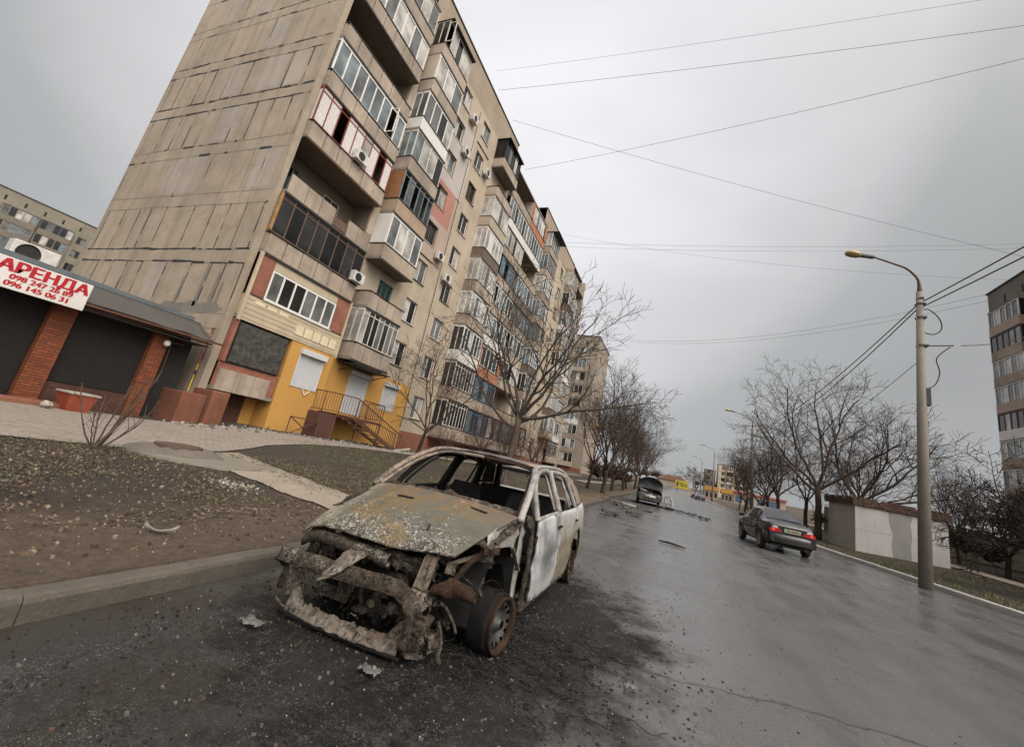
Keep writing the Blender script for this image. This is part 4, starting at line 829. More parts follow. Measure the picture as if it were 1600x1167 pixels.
cable('sky wire falling from the long roof and crossing a rising one',(-17,29.1,31.0),(31,44,23.0),.6); cable('upper wire of the level pair crossing the sky at lamp-head height',(-17,49.8,30.2),(31,55,32.7),.5); cable('lower wire of the level pair crossing the sky at lamp-head height',(-17,50.1,29.7),(31,55,32.2),.5)
cable('faint wire parallel to and just above the highest sky wire',(-17,24.8,32.0),(22,23.4,29.3),.3,.008); cable('faint lone wire sloping gently above the level pair',(-17,48,30.4),(31,52,27.0),1.2,.010); cable('upper wire of the sagging pair that ends on the dull grey block roof',(-19,91,30.6),(30.3,60,29.2),3.0,.016); cable('lower wire of the sagging pair that ends on the dull grey block roof',(-19,91,30.3),(30.3,60,28.4),3.0,.016)
# ================================================================ burnt hatchback (x right, y back from the front axle, z up)
def mat_burnt(name,kind):
    t=T(name,'obj'); n=t.noise(2.2,6,.65); n2=t.noise(9,6,.7); n3=t.noise(45,5,.75); x=t.xyz()
    if kind=='hood':
        c=t.ramp(n,(.30,(.058,.057,.047)),(.46,(.088,.085,.068)),(.57,(.135,.092,.043)),(.68,(.085,.068,.048)),(.8,(.125,.116,.092)))
        st=t.noise(3.2,5,.7,t.scale((1,2.2,1)),1.5); c=t.mix(t.mr(st,.58,.72,0,.7),c,(.165,.105,.050))
        rear=t.mr(x[1],-.12,.12); c=t.mix(t.math('MULTIPLY',rear,t.mr(n2,.35,.65,.2,.8)),c,t.ramp(n2,(.3,(.075,.040,.027)),(.7,(.17,.10,.070))))
        left=t.mr(x[0],-.70,-.50,1,0); c=t.mix(t.math('MULTIPLY',left,t.mr(n2,.3,.6,.3,.9)),c,t.ramp(n2,(.35,(.20,.17,.11)),(.7,(.42,.38,.31))))
        # burnt-off flakes, thickest along the front edge
        fr=t.mr(t.math('ADD',x[1],t.math('MULTIPLY',x[0],.22)),-.62,-.18,1,0); k=t.math('ADD',t.math('MULTIPLY',fr,.30),t.math('MULTIPLY_ADD',t.noise(3.2,4,.65,t.scale((1,1,1),None,(3,1,0))),1.0,-.62))
        fl=t.noise(46,5,.7,None,1.6); a=t.math('ADD',fl,t.math('MULTIPLY',k,.50)); c=t.mix(t.mr(a,.60,.64),c,t.ramp(n3,(.3,(.26,.235,.20)),(.7,(.52,.48,.43))))
        dk=t.noise(34,5,.75,t.scale((1,1,1),None,(7,2,1)),1.6); c=t.mix(t.mr(t.math('ADD',dk,t.math('MULTIPLY',k,.48)),.575,.63),c,(.030,.026,.022))
        t.bump(t.math('ADD',fl,t.math('MULTIPLY',n3,.4)),.7,.008); return t.end(c,.72,.0,.3)
    if kind=='door':
        vs=t.noise(3,5,.7,t.scale((1,2.2,.5),None,(1,1,1)),1.0); c=t.ramp(n,(.3,(.23,.232,.24)),(.55,(.37,.37,.38)),(.8,(.46,.455,.455))); c=t.mix(t.math('MULTIPLY',t.mr(vs,.45,.7),.55),c,(.46,.45,.44)); c=t.mix(t.math('MULTIPLY',t.mr(t.noise(14,6,.8,t.scale((1,1.5,.6))),.55,.75),.6),c,(.15,.145,.14))
        so=t.noise(2.6,5,.6,t.scale((1,.9,1.3),None,(2,4,1))); c=t.mix(t.mr(so,.56,.70,0,.85),c,(.10,.10,.105)); sm=t.mr(t.math('ADD',t.dist((.8,1.12,.55),(.5,2.6,3.4)),t.math('MULTIPLY_ADD',t.noise(7,5,.75),.9,-.45)),.35,1.0,.8,0); c=t.mix(sm,c,(.085,.083,.082)); sm2=t.mr(t.math('ADD',t.dist((.8,1.42,.80),(.5,4.5,4.0)),t.math('MULTIPLY_ADD',t.noise(9,5,.75),.8,-.4)),.3,.9,.75,0); c=t.mix(sm2,c,(.12,.11,.10))
        lo=t.mr(t.math('ADD',x[2],t.math('MULTIPLY_ADD',n2,.35,-.17)),.26,.42,1,0); c=t.mix(t.math('MULTIPLY',lo,.55),c,(.33,.32,.31))
        ru=t.mr(t.math('ADD',x[2],t.math('MULTIPLY_ADD',n2,.3,-.15)),.93,1.22); c=t.mix(t.math('MULTIPLY',ru,.6),c,t.ramp(n2,(.35,(.16,.12,.095)),(.65,(.46,.42,.38))))
        c=t.mix(t.mr(t.noise(6,6,.75),.64,.75,0,.8),c,(.22,.13,.075)); t.bump(n3,.2,.006); return t.end(c,.55,.0,.35)
    if kind=='quarter':
        z=t.mr(t.math('ADD',x[2],t.math('MULTIPLY_ADD',n,.6,-.3)),.55,.95); c=t.mix(z,t.ramp(n2,(.3,(.115,.092,.066)),(.55,(.19,.162,.122)),(.75,(.155,.145,.128))),t.ramp(n2,(.3,(.24,.235,.23)),(.7,(.40,.395,.39))))
        c=t.mix(t.mr(t.noise(5,6,.7),.6,.72,0,.8),c,(.075,.055,.04)); t.bump(n3,.3,.006); return t.end(c,.65,0,.3)
    if kind=='frame':
        c=t.ramp(n2,(.3,(.085,.068,.056)),(.45,(.20,.185,.172)),(.6,(.31,.295,.28)),(.75,(.14,.085,.055))); c=t.mix(t.mr(n3,.6,.74,0,.7),c,(.05,.04,.035)); t.bump(n3,.4,.006); return t.end(c,.7,0,.25)
    if kind=='roof':
        c=t.ramp(n2,(.28,(.05,.043,.04)),(.5,(.115,.10,.098)),(.72,(.22,.195,.195))); e=t.mr(t.math('ABSOLUTE',x[0]),.38,.54); c=t.mix(t.math('MULTIPLY',e,.8),c,t.ramp(n2,(.35,(.12,.058,.034)),(.5,(.30,.17,.10)),(.62,(.36,.30,.25)))); t.bump(n3,.4,.008); return t.end(c,.7,0,.3)
    if kind=='pillar':
        c=t.ramp(n2,(.3,(.10,.06,.04)),(.46,(.24,.19,.15)),(.56,(.06,.045,.038)),(.72,(.42,.38,.33))); c=t.mix(t.mr(n3,.6,.75,0,.7),c,(.03,.025,.022)); t.bump(n3,.5,.006); return t.end(c,.8,0,.25)
    if kind=='metal':       # burnt brown-black steel with pale ash flecks
        c=t.ramp(n2,(.25,(.010,.008,.007)),(.45,(.034,.025,.019)),(.6,(.075,.054,.038)),(.7,(.020,.016,.013)),(.85,(.11,.088,.066))); c=t.mix(t.mr(t.noise(15,6,.85,t.scale((1,1,1),None,(4,4,4)),1.),.47,.60),c,(.006,.0055,.005))
        wp=t.noise(75,5,.8,t.scale((1,1,1),None,(9,1,4)),1.8); pk=t.math('MULTIPLY_ADD',t.noise(6,5,.7),.55,-.27); c=t.mix(t.mr(t.math('ADD',wp,pk),.58,.64),c,(.33,.295,.255)); c=t.mix(t.mr(t.noise(120,3,.8),.60,.68,0,.7),c,(.17,.145,.12)); t.bump(t.math('ADD',t.noise(48,6,.8),n3),.8,.006); return t.end(c,.85,0,.2)
    if kind=='ash':
        c=t.ramp(n2,(.3,(.060,.046,.034)),(.5,(.15,.125,.10)),(.68,(.29,.26,.225)),(.8,(.36,.335,.30))); c=t.mix(t.mr(n,.50,.62,0,.85),c,(.075,.048,.030)); c=t.mix(t.mr(t.noise(16,6,.85,t.scale((1,1,1),None,(2,7,4)),1.2),.50,.58,0,.92),c,(.010,.009,.008)); c=t.mix(t.mr(t.noise(95,4,.8),.58,.68,0,.8),c,(.025,.021,.018)); t.bump(t.math('ADD',n2,n3),.8,.006); return t.end(c,.9,0,.2)
    if kind=='rust':
        c=t.ramp(n2,(.3,(.020,.012,.008)),(.55,(.046,.025,.015)),(.75,(.095,.058,.034))); c=t.mix(t.mr(n3,.52,.68),c,(.018,.012,.009)); t.bump(n3,1,.02); return t.end(c,.9,0,.2)
    c=t.ramp(n2,(.3,(.004,.004,.004)),(.6,(.012,.011,.0105)),(.8,(.035,.031,.028))); t.bump(n3,.8,.01); return t.end(c,.85,0,.2)
MH,MD,MQ,MRf,MP,MM,MA,MRu,MS,MF=[mat_burnt('burnt_'+k,k) for k in ('hood','door','quarter','roof','pillar','metal','ash','rust','soot','frame')]
HW=[(.10,.745),(.22,.775),(.45,.80),(.66,.80),(.88,.775),(.95,.755),(1.36,.565),(1.45,.5)]
def hw(y,z):
    w=pw(HW,z)
    if y>2.5: w-=.05*((y-2.5)/.9)**2
    if y<.2: w-=.05*((.2-y)/.8)**2
    return w
def arc(cy,cz,r,a0,a1,n=10): return [(cy+r*math.cos(R(lerp(a0,a1,i/n))),cz+r*math.sin(R(lerp(a0,a1,i/n)))) for i in range(n+1)]
def burnt_car():
    WB=2.70; t=thing('burnt_car','burnt-out hatchback with a rusty flaked bonnet and pale scorched doors, standing in black ash','car',(-1.909,3.454,.0),.035)
    rn=random.Random(21)
    # bonnet
    def hood(u,v):
        s=2*u-1; xl_=lerp(-.745,-.70,v)-.045*math.sin(pi*min(1,v*1.6))*(1-v); xr_=lerp(.55,.715,v**.9)
        x=lerp(xl_,xr_,u); fy=-.60-.035*(1-s*s)+.16*max(0,-s-.82)*3*.3; ry=.16-.07*(1-s*s)
        y=lerp(fy,ry,v); zf=pw([(-1,.60),(-.7,.635),(-.1,.635),(.25,.625),(.7,.675),(1,.70)],s)
        z=lerp(zf,.94,v**.86)+.058*(1-s*s)*math.sin(pi*(.12+.55*v))+.007*nz(s*3,v*4)+.0035*nz(s*11,v*12,2)
        if s<-.8: z-=.05*((-s-.8)/.2)**2*(1-.6*v)
        z+=.010*math.exp(-((abs(s)-.58+.12*v)/.05)**2)*sst(.1,.4,v)
        return (x,y,z)
    b=MB(); b.grid(hood,64,46); h=b.build('hood',MH,t,smooth=True,solid=.014)
    b=MB()
    def lip(u,v):
        p=hood(lerp(.02,.64,u),0); cz=[.0,-.012,-.035,-.075,-.08,-.06][int(round(v*5))]; cy=[.035,.012,-.004,.006,.03,.05][int(round(v*5))]
        return (p[0]-.01,p[1]+cy+.006*nz(u*9,v),p[2]-.028+cz-.02*u+.006*nz(u*14,v*2,3))
    b.grid(lip,40,5); b.build('hood_lip',MM,h,smooth=True,solid=.010)
    b=MB()
    for x,y,vv in ((-.20,-.10,.70),(.42,.02,.84)): b.grid(lambda u,v,x=x,y=y,vv=vv:(x+(u-.5)*.15,hood((x+.72)/1.4,vv)[1]+(v-.5)*.035,hood((x+(u-.5)*.15+.72)/1.4,vv)[2]+.012*(1-(2*v-1)**2)+.006),6,4)
    b.build('washer_jet',MS,h,smooth=True)
    # roof
    def roof(u,v):
        s=2*u-1; w=lerp(.545,.50,v); return (s*w,lerp(1.0-.05*(1-s*s),2.86,v),1.352+.035*(1-s*s)+.030*math.sin(pi*v)-.075*v*v-.022*math.exp(-((s-.1)/.5)**2-((v-.45)/.25)**2)+.006*nz(s*4,v*5))
    b=MB(); b.grid(roof,30,30); b.build('roof',MRf,t,smooth=True,solid=.018)
    # sides
    for sg in (1,-1):
        g=lambda y,z,o=0,sg=sg:(sg*(hw(y,z)+o+.006*nz(y*5,z*5,sg)+.003*nz(y*14,z*14)),y,z)
        pm=MD if sg>0 else MP
        out=[(.60,.24),(1.0,.21),(1.50,.205),(1.545,.30),(1.555,.60),(1.55,.93),(1.1,.915),(.60,.895),(.565,.7),(.56,.45)]
        b=MB(); b.panel(out,[],lambda y,z:g(y,z,.012-.018*math.exp(-((z-.52)/.05)**2)+.02*math.exp(-((y-1.0)/.25)**2-((z-.40)/.12)**2)*nz(y*3,z*3,5)),.055); d=b.build('front_door',pm,t,smooth=True,solid=.022)
        b=MB(); b.tube(spath([g(y,z,.0) for y,z in ((.60,.90),(.62,.98),(.74,1.14),(.93,1.27),(1.15,1.325),(1.40,1.335),(1.53,1.30),(1.555,1.15),(1.55,.92))]),.028,8); b.tube(spath([g(y,z,-.045) for y,z in ((.67,.92),(.69,1.0),(.82,1.15),(1.0,1.26),(1.2,1.295),(1.42,1.295),(1.50,1.24),(1.515,.94))]),.014,6); b.tube([g(.66+.88*i/10,.905+.02*i/10,-.01+.01*nz(i)) for i in range(11)],.018,6); b.build('window_frame',MF if sg>0 else MS,d,smooth=True)
        b=MB(); b.tube([g(1.36,.79,.022),g(1.40,.80,.05),g(1.50,.80,.045),g(1.52,.79,.02)],.014,6); b.add([g(1.33+.1*math.cos(a)*.6,.765+.035*math.sin(a),.017) for a in [i*pi/5 for i in range(10)]],[tuple(range(10))]); b.build('handle',MS,d)
        out=[(1.60,.205),(2.24,.215)]+arc(WB,.27,.40,172,118,7)+[(2.545,.78),(2.555,.94),(2.1,.935),(1.60,.93),(1.59,.6)]
        b=MB(); b.panel(out,[],lambda y,z:g(y,z,.010-.016*math.exp(-((z-.53)/.05)**2)),.06); d=b.build('rear_door',MQ if sg>0 else MP,t,smooth=True,solid=.022)
        b=MB(); b.tube(spath([g(y,z) for y,z in ((1.605,.93),(1.61,1.29),(1.66,1.33),(2.15,1.32),(2.36,1.27),(2.50,1.08),(2.55,.94))]),.026,8); b.tube(spath([g(y,z,-.04) for y,z in ((1.66,.95),(1.67,1.27),(2.12,1.275),(2.31,1.23),(2.45,1.06),(2.49,.96))]),.014,6); b.tube([g(2.27,.94,-.02),g(2.25,1.27,-.02)],.014,6); b.build('window_frame',MF if sg>0 else MS,d,smooth=True)
        b=MB(); b.tube([g(2.43,.80,.02),g(2.45,.80,.045),g(2.52,.80,.04)],.012,6); b.build('handle',MS,d)
        out=arc(WB,.27,.40,112,0,12)+[(3.30,.27),(3.38,.36),(3.42,.60),(3.37,.90),(3.33,.97),(3.02,.965),(2.57,.95),(2.56,.80)]
        b=MB(); b.panel(out,[],lambda y,z:g(y,z,.012),.06); q=b.build('rear_quarter',MQ if sg>0 else MP,t,smooth=True,solid=.02)
        b=MB(); b.tube([(sg*(hw(y,z)+.004),y,z) for y,z in arc(WB,.27,.405,175,-5,18)],.014,6); b.build('wheel_arch_lip',MRu if sg>0 else MS,q)
        # pillars and roof rail
        b=MB(); A=spath([(sg*.735,.16,.92),(sg*.70,.42,1.10),(sg*.640,.72,1.255),(sg*.570,1.0,1.35),(sg*.562,1.6,1.376),(sg*.545,2.3,1.362),(sg*.51,2.88,1.285)],6)
        sweep(b,A,[(-.034,-.014),(-.014,-.024),(.020,-.018),(.030,.0),(.020,.019),(-.022,.020)],jit=lambda i,j:.12*nz(i*.55,j*2.3,sg)); b.build('front_pillar',MF if sg>0 else MP,t,smooth=True)
        b=MB(); b.tube(spath([(sg*.69,.20,.94),(sg*.655,.46,1.095),(sg*.60,.72,1.225),(sg*.53,.99,1.318),(sg*.3,.955,1.345),(0,.94,1.353)],6),[.017+.006*nz(i*.7,sg) for i in range(31)],7); b.build('windscreen_rim',MRu if sg>0 else MP,t,smooth=True)
        b=MB(); b.tube(spath([g(1.575,z,-.03) for z in (.2,.5,.93,1.1,1.34)]),[lerp(.055,.04,i/16) for i in range(17)],8); b.build('centre_pillar',MP if sg>0 else MS,t,smooth=True)
        b=MB(); b.tube([g(2.60,.95,-.02),g(2.52,1.15,-.02),g(2.42,1.34,-.01)],[.05,.04,.036],8); b.tube([(sg*.66,3.33,.95),(sg*.60,3.16,1.12),(sg*.51,2.88,1.285)],[.06,.055,.045],8); b.panel([(2.74,.97),(3.28,.97),(2.95,1.27),(2.62,1.32),(2.55,1.25)],[[(2.66,1.01),(2.80,1.01),(2.66,1.20),(2.60,1.20)]],lambda y,z:g(y,z,0),.09); b.build('rear_pillar',MP if sg>0 else MS,t,smooth=True)
        b=MB(); b.bar((sg*.72,.55,.21),(sg*.72,2.30,.20),.09,.10); b.build('sill',MM,t)
        # hinge pillar, inner wing
        b=MB(); b.panel([(.505,.20),(.575,.20),(.585,.5),(.575,.86),(.50,.93),(.40,.95),(.42,.86),(.49,.8),(.50,.5)],[[(.53+.016*math.cos(a),.42+.03*math.sin(a)) for a in [i*pi/5 for i in range(10)]]],lambda y,z:(sg*(hw(y,z)-.035+.01*nz(y*9,z*9)),y,z),.04); hp=b.build('hinge_pillar',MM,t,smooth=True,solid=.03)
        for z in (.36,.72):
            b=MB(); b.box(min(sg*.735,sg*.80),max(sg*.735,sg*.80),.548,.585,z,z+.035); b.lathe([(0,z-.03),(.012,z-.03),(.012,z+.06),(0,z+.06)],8,'z',(sg*.795,.575,0)); b.build('door_hinge',MRu,hp)
        out=[(-.34,.735),(-.30,.83),(.0,.895),(.30,.925),(.42,.93),(.50,.80),(.505,.26),(.43,.24),(.405,.42),(.34,.60),(.2,.705),(-.1,.725)]
        b=MB(); b.panel(out,[[(.16+.014*math.cos(a),.80+.014*math.sin(a)) for a in [i*pi/4 for i in range(8)]],[(.30+.010*math.cos(a),.83+.02*math.sin(a)) for a in [i*pi/4 for i in range(8)]]],lambda y,z:(sg*(.645+.045*sst(.2,.48,y)+.025*math.exp(-((z-.79)/.02)**2)+.03*sst(.76,.72,z)*(y<.3)+.010*nz(y*7,z*7,sg)),y,z),.045); iw=b.build('inner_wing',MF if sg>0 else MM,t,smooth=True,solid=.012)
        b=MB(); b.grid(lambda u,v:(sg*(lerp(.61,.735,v)-.02*v*v+.012*nz(u*9,v*2)),lerp(-.36,.42,u),lerp(.78,.925,u)-.03*v+.018*nz(u*9,v*2,1)),20,4,skip=lambda u,v:nz(u*8,v*3,2)>.33); b.build('wing_flange',MM,iw,smooth=True,solid=.008)
        b=MB(); b.grid(lambda u,v:(sg*lerp(.30,.64,v),.36*math.cos(pi*u)*1.0,.24+.36*math.sin(pi*u)),14,2,skip=lambda u,v:u<.02); b.build('wheel_housing',MS,t,smooth=True)
        b=MB(); b.lathe([(.0,.83),(.06,.83),(.085,.80),(.09,.55)],12,'z',(sg*.52,.02,0)); b.tube([(sg*.54,.02,.24),(sg*.52,.02,.6)],[.035,.05],8); b.build('strut_tower',MM,t)
        b=MB(); b.tube([(sg*.22,.1,.22),(sg*.62,0,.22)],.03,6); b.tube([(sg*.25,-.3,.24),(sg*.5,0,.22)],.028,6); b.build('suspension_arm',MS,t)
    # cabin
    b=MB(); b.grid(lambda u,v:(lerp(-.72,.72,u),lerp(.35,3.35,v),.24+.03*nz(u*6,v*12)+(.16*sst(.62,.70,v))),16,30); b.grid(lambda u,v:(lerp(-.70,.70,u),.34+.03*nz(u*6,v*5),lerp(.22,.90,v)),14,8); b.build('cabin_floor',MS,t,smooth=True)
    b=MB(); P=[(-.68,.36,.925),(-.4,.33,.94),(-.15,.30,.935),(.05,.31,.945),(.3,.33,.925),(.6,.38,.92),(.69,.42,.92)]; b.tube([(lerp(-.68,.69,i/28),.30+.10*((i-14)/14)**2,.945-.028*((i-14)/14)**2+.014*nz(i*.7)) for i in range(29)],[.047+.016*nz(i*.9,3) for i in range(29)],9); b.tube([(lerp(-.62,.45,i/20),.23+.05*((i-9)/12)**2,.965-.02*((i-9)/12)**2+.01*nz(i*.8,5)) for i in range(21)],[.013+.008*nz(i,1) for i in range(21)],6); b.tube([(-.08,.24,.965),(.02,.23,.985),(.12,.25,.97)],[.02,.045,.02],8); b.build('dashboard_beam',MM,t,smooth=True)
    b=MB(); b.grid(lambda u,v:(lerp(-.66,.66,u),lerp(.11,.33,v)+.02*nz(u*9,v*3),.918-.03*v+.02*(1-(2*u-1)**2)+.012*nz(u*14,v*6)),30,5); b.build('cowl_panel',MM,t,smooth=True)
    b=MB(); b.tube([(.36+.17*math.cos(a),.56+.05*math.sin(a),.76+.150*math.sin(a)) for a in [i*2*pi/20 for i in range(20)]],.011,6,closed=True); b.tube([(.36,.40,.70),(.36,.56,.76)],.02,6); b.bar((.19,.56,.76),(.53,.56,.76),.02); b.build('steering_wheel',MS,t)
    for x in (-.37,.37):
        b=MB(); fr=[(x-.23,1.28,.45),(x-.225,1.42,.75),(x-.16,1.49,1.0),(x+.16,1.49,1.0),(x+.225,1.42,.75),(x+.23,1.28,.45)]; b.tube(fr,.022,6); b.grid(lambda u,v:(x+lerp(-.22,.22,u)*(1-.25*v**3),1.33+.13*v+.03*nz(u*5,v*5,x),lerp(.47,1.03,v)),8,8,); b.box(x-.24,x+.24,.82,1.3,.38,.46); b.build('front_seat',MS,t)
    b=MB(); b.grid(lambda u,v:(lerp(-.62,.62,u),2.42+.14*v+.02*nz(u*7,v*4),lerp(.45,.98,v)+.03*nz(u*5,3)*v),14,7); b.box(-.62,.62,1.95,2.42,.36,.46); b.tube([(-.63,2.42,.45),(-.6,2.56,.98),(.6,2.56,.98),(.63,2.42,.45)],.02,6); b.build('rear_seat',MS,t)
    # tail
    b=MB(); b.panel([(-.64,.34),(.64,.34),(.68,.6),(.65,.97),(-.65,.97),(-.68,.6)],[],lambda x,z:(x,3.40-.05*(x/.7)**2*1.4-.03*sst(.7,1,z),z),.1); b.tube([(-.64,3.33,.97),(-.56,3.14,1.13),(-.47,2.92,1.255),(.47,2.92,1.255),(.56,3.14,1.13),(.64,3.33,.97)],.035,8); b.build('tailgate',MQ,t,smooth=True,solid=.015)
    b=MB(); b.grid(lambda u,v:(lerp(-.72,.72,u),3.47-.16*(2*u-1)**4+.02*nz(u*8,v*3),lerp(.28,.46,v)+.01*nz(u*9,1)),20,4); b.build('rear_bumper_bar',MM,t,smooth=True,solid=.02)
    # ---- burnt front end
    b=MB(); b.grid(lambda u,v:(lerp(-.16,.40,u),-.53+.03*nz(u*9,v*4)+.03*v,lerp(.575,.475,v)+.02*nz(u*6,4)+.01*nz(u*14,v*3)),24,5,skip=lambda u,v:v>.7 and nz(u*9,3)>.1); b.tube([(lerp(-.70,.40,i/24),-.52+.012*nz(i*.5),.585+.018*nz(i*.6,2)) for i in range(25)],[.022+.012*nz(i*.8,7) for i in range(25)],7); b.build('radiator_support',MM,t,smooth=True,solid=.008)
    path=spath([(-.88,-.46,.30),(-.865,-.55,.355),(-.80,-.635,.395),(-.66,-.665,.41),(-.30,-.685,.418),(.02,-.68,.43),(.20,-.668,.432),(.295,-.655,.40),(.335,-.645,.33),(.335,-.635,.24),(.315,-.625,.12)],5)
    pr=[(-.045,-.050),(.012,-.053),(.018,-.020),(.006,.0),(.018,.022),(.012,.050),(-.045,.052),(-.03,.0)]
    b=MB(); sweep(b,[(p.x,p.y+.007*nz(k*.4,1),p.z+.007*nz(k*.4,2)) for k,p in enumerate(path)],[(-q,r) for q,r in pr],up=(0,.35,1),jit=lambda i,j:.10*nz(i*.5,j*1.9)+.07*nz(i*1.7,j*3,4)); b.build('bumper_beam',MM,t,smooth=True)
    b=MB(); b.grid(lambda u,v:(-.845+.06*u+.012*nz(v*6,u*4),-.56+.02*nz(u*7,v*5),lerp(.37,.14,v)+.03*nz(u*4,v*3)),6,10,skip=lambda u,v:nz(u*5,v*6,3)>.25); b.build('beam_end_flap',MM,t,smooth=True,solid=.012)
    def cross(u,v):
        x=lerp(-.66,.30,u); e=.10*sst(.16,0,u)+.13*sst(.86,1,u); return (x,-.585-.045*math.sin(pi*u)-.05*v+.012*nz(u*9,v*3),lerp(.128+e+.026*nz(u*16,3)+.014*nz(u*40,7),.05,v)+.010*nz(u*14,v*3,4))
    b=MB(); b.grid(cross,110,10); b.build('lower_crossmember',MA,t,smooth=True,solid=.018)
    b=MB(); b.tube([(lerp(-.70,.33,i/20),-.635-.03*math.sin(pi*i/20)+.01*nz(i),.038+.008*nz(i*.7,4)) for i in range(21)],.013,6); b.build('undertray_edge',MS,t,smooth=True)
    b=MB(); b.grid(lambda u,v:(lerp(-.14,-.30,v)+(u-.5)*lerp(.30,.10,v**.55)+.016*nz(v*6,u*3),-.585-.19*v**.8-.02*math.sin(pi*v)+.035*(2*u-1)**2*(1-v)+.012*nz(u*8,v*8),lerp(.60,.37,v)+.04*(u-.5)),24,30,skip=lambda u,v:v>.9 and nz(u*9,v*9)>.2); b.build('melted_strap',MA,t,smooth=True,solid=.012)
    b=MB(); b.bar((.365,-.545,.66),(.335,-.56,.44),.085,.045,(0,1,0)); b.bar((.335,-.58,.65),(.30,-.592,.45),.010,.045,(0,1,0)); b.bar((.39,-.578,.64),(.372,-.59,.47),.012,.03,(0,1,0)); [b.box(.335,.362,-.582,-.565,z,z+.025) for z in (.52,.58)]; b.box(.27,.40,-.625,-.51,.355,.435); b.build('radiator_bracket',MP,t,bevel=.006)
    b=MB(); b.bar((-.615,-.52,.60),(-.63,-.55,.42),.07,.04,(0,1,0)); b.grid(lambda u,v:(-.70+.22*u+.02*nz(v*5,u*5),-.50+.04*nz(u*5,v*5,3),lerp(.59,.42,v)+.02*nz(u*6,v*4)),10,8,skip=lambda u,v:nz(u*4,v*4,8)>.2); b.build('lamp_mount',MM,t,smooth=True,solid=.01)
    b=MB(); b.grid(lambda u,v:(.385+.062*math.cos(2*pi*u)*(1+.55*nz(v*5,u*4)+.25*nz(v*17,u*11))+.03*nz(v*4,2),-.575+.045*math.sin(2*pi*u)*(1+.6*nz(v*6,u*5,1)+.3*nz(v*19,u*9)),lerp(.42,.06,v)+.012*nz(u*9,v*9)),36,40,skip=lambda u,v:nz(u*5,v*5,12)>.42); b.build('crumpled_corner',MM,t,smooth=True)
    b=MB(); b.grid(lambda u,v:(lerp(.42,.70,u)+.014*nz(v*5,u*9),-.555+.10*u+.042*math.cos(2*pi*v)*(1+.5*nz(u*5,v*3)),.455+.035*math.sin(pi*u)+(.03+.028*math.sin(pi*u))*math.sin(2*pi*v)*(1+.45*nz(u*4,2))+.014*nz(u*15,v*14)),26,14); b.build('headlamp_bucket',MRu,t,smooth=True)
    b=MB(); b.tube(spath([(.70,-.30,.735),(.62,-.40,.68),(.57,-.46,.60),(.52,-.50,.50)]),[.018+.008*nz(i) for i in range(13)],6); b.grid(lambda u,v:(.68+.03*u,lerp(-.42,-.16,u),.715-.02*u+.05*v+.012*nz(u*6,v*4)),8,3); b.build('wing_bracket',MRu,t,smooth=True,solid=.008)
    b=MB(); b.grid(lambda u,v:(.52+.17*u+.02*nz(v*4),-.38+.24*v+.02*nz(u*4),.735+.05*v+.035*math.sin(pi*u)+.012*nz(u*9,v*9)),12,10); b.build('spring_cover',MRu,t,smooth=True,solid=.01)
    b=MB(); b.grid(lambda u,v:(-.76+.16*u+.03*nz(u*5,v*6),-.56+.03*nz(u*9,v*9),lerp(.32,.10,v)+.03*u),8,10,skip=lambda u,v:nz(u*6,v*6,2)>.3); b.grid(lambda u,v:(-.78+.24*u,-.62-.03*u+.04*v,lerp(.10,.075,v)-.03*math.sin(pi*u)+.01*nz(u*5,3)),10,3); b.build('torn_splash_panel',MA,t,smooth=True,solid=.01)
    # engine: block, covers, hoses, loose plates
    b=MB(); b.box(-.36,.16,-.28,.12,.22,.56); b.box(-.30,.10,-.30,.10,.565,.64); b.lathe([(0,-.42),(.11,-.42),(.12,-.33),(.05,-.31)],16,'y',(-.05,0,.40)); b.lathe([(0,-.36),(.07,-.36),(.08,-.29)],14,'y',(-.30,0,.34)); b.box(.18,.40,-.24,.10,.28,.54); b.lathe([(0,.0),(.10,.0),(.11,.16),(.0,.17)],12,'z',(.28,-.2,.50))
    b.box(-.58,-.40,-.35,-.05,.35,.60); e=b.build('engine',MS,t,bevel=.02)
    b=MB()
    for k in range(70):
        x=rn.uniform(-.60,.5); y=rn.uniform(-.52,-.08); z=rn.uniform(.22,.62); p=[Vector((x,y,z))]; d=Vector((rn.uniform(-1,1),rn.uniform(-.6,.6),rn.uniform(-.8,.4)))
        for i in range(6): d+=Vector((rn.uniform(-.5,.5),rn.uniform(-.5,.5),rn.uniform(-.6,.3))); d.normalize(); q=p[-1]+d*.05; q.z=max(.06,q.z); p.append(q)
        b.tube(spath(p,2),rn.choice((.003,.004,.006,.009,.014)),5)
    b.build('burnt_hoses',MM,e)
    for mat in (MM,MA,MS):
        b=MB()
        for k in range(60 if mat is not MA else 26):
            c=Vector((rn.uniform(-.62,.50),rn.uniform(-.56,-.14),rn.uniform(.12,.60))); b.M=Matrix.Translation(c)@Matrix.Rotation(rn.uniform(0,6.3),4,Vector((rn.uniform(-1,1),rn.uniform(-1,1),rn.uniform(-1,1))).normalized()); a,w=rn.uniform(.025,.085),rn.uniform(.012,.05); ty=rn.random()
            if ty<.45: b.grid(lambda u,v:((u-.5)*2*a,(v-.5)*2*w,.018*nz(u*3,v*3,k)+.012*math.sin(pi*u)),5,3)
            elif ty<.65: b.box(-a*.6,a*.6,-w*.8,w*.8,-w*.7,w*.7)
            elif ty<.85: b.lathe([(.0,-w),(w*.7,-w),(w*.75,-w*.3),(w*.5,-w*.25),(w*.5,w*.6),(w*.8,w*.65),(w*.8,w),(0,w)],9)
            else: b.bar((-a,0,0),(a,0,0),.016,.008)
        b.M=None; b.build('engine_scrap',mat,e)
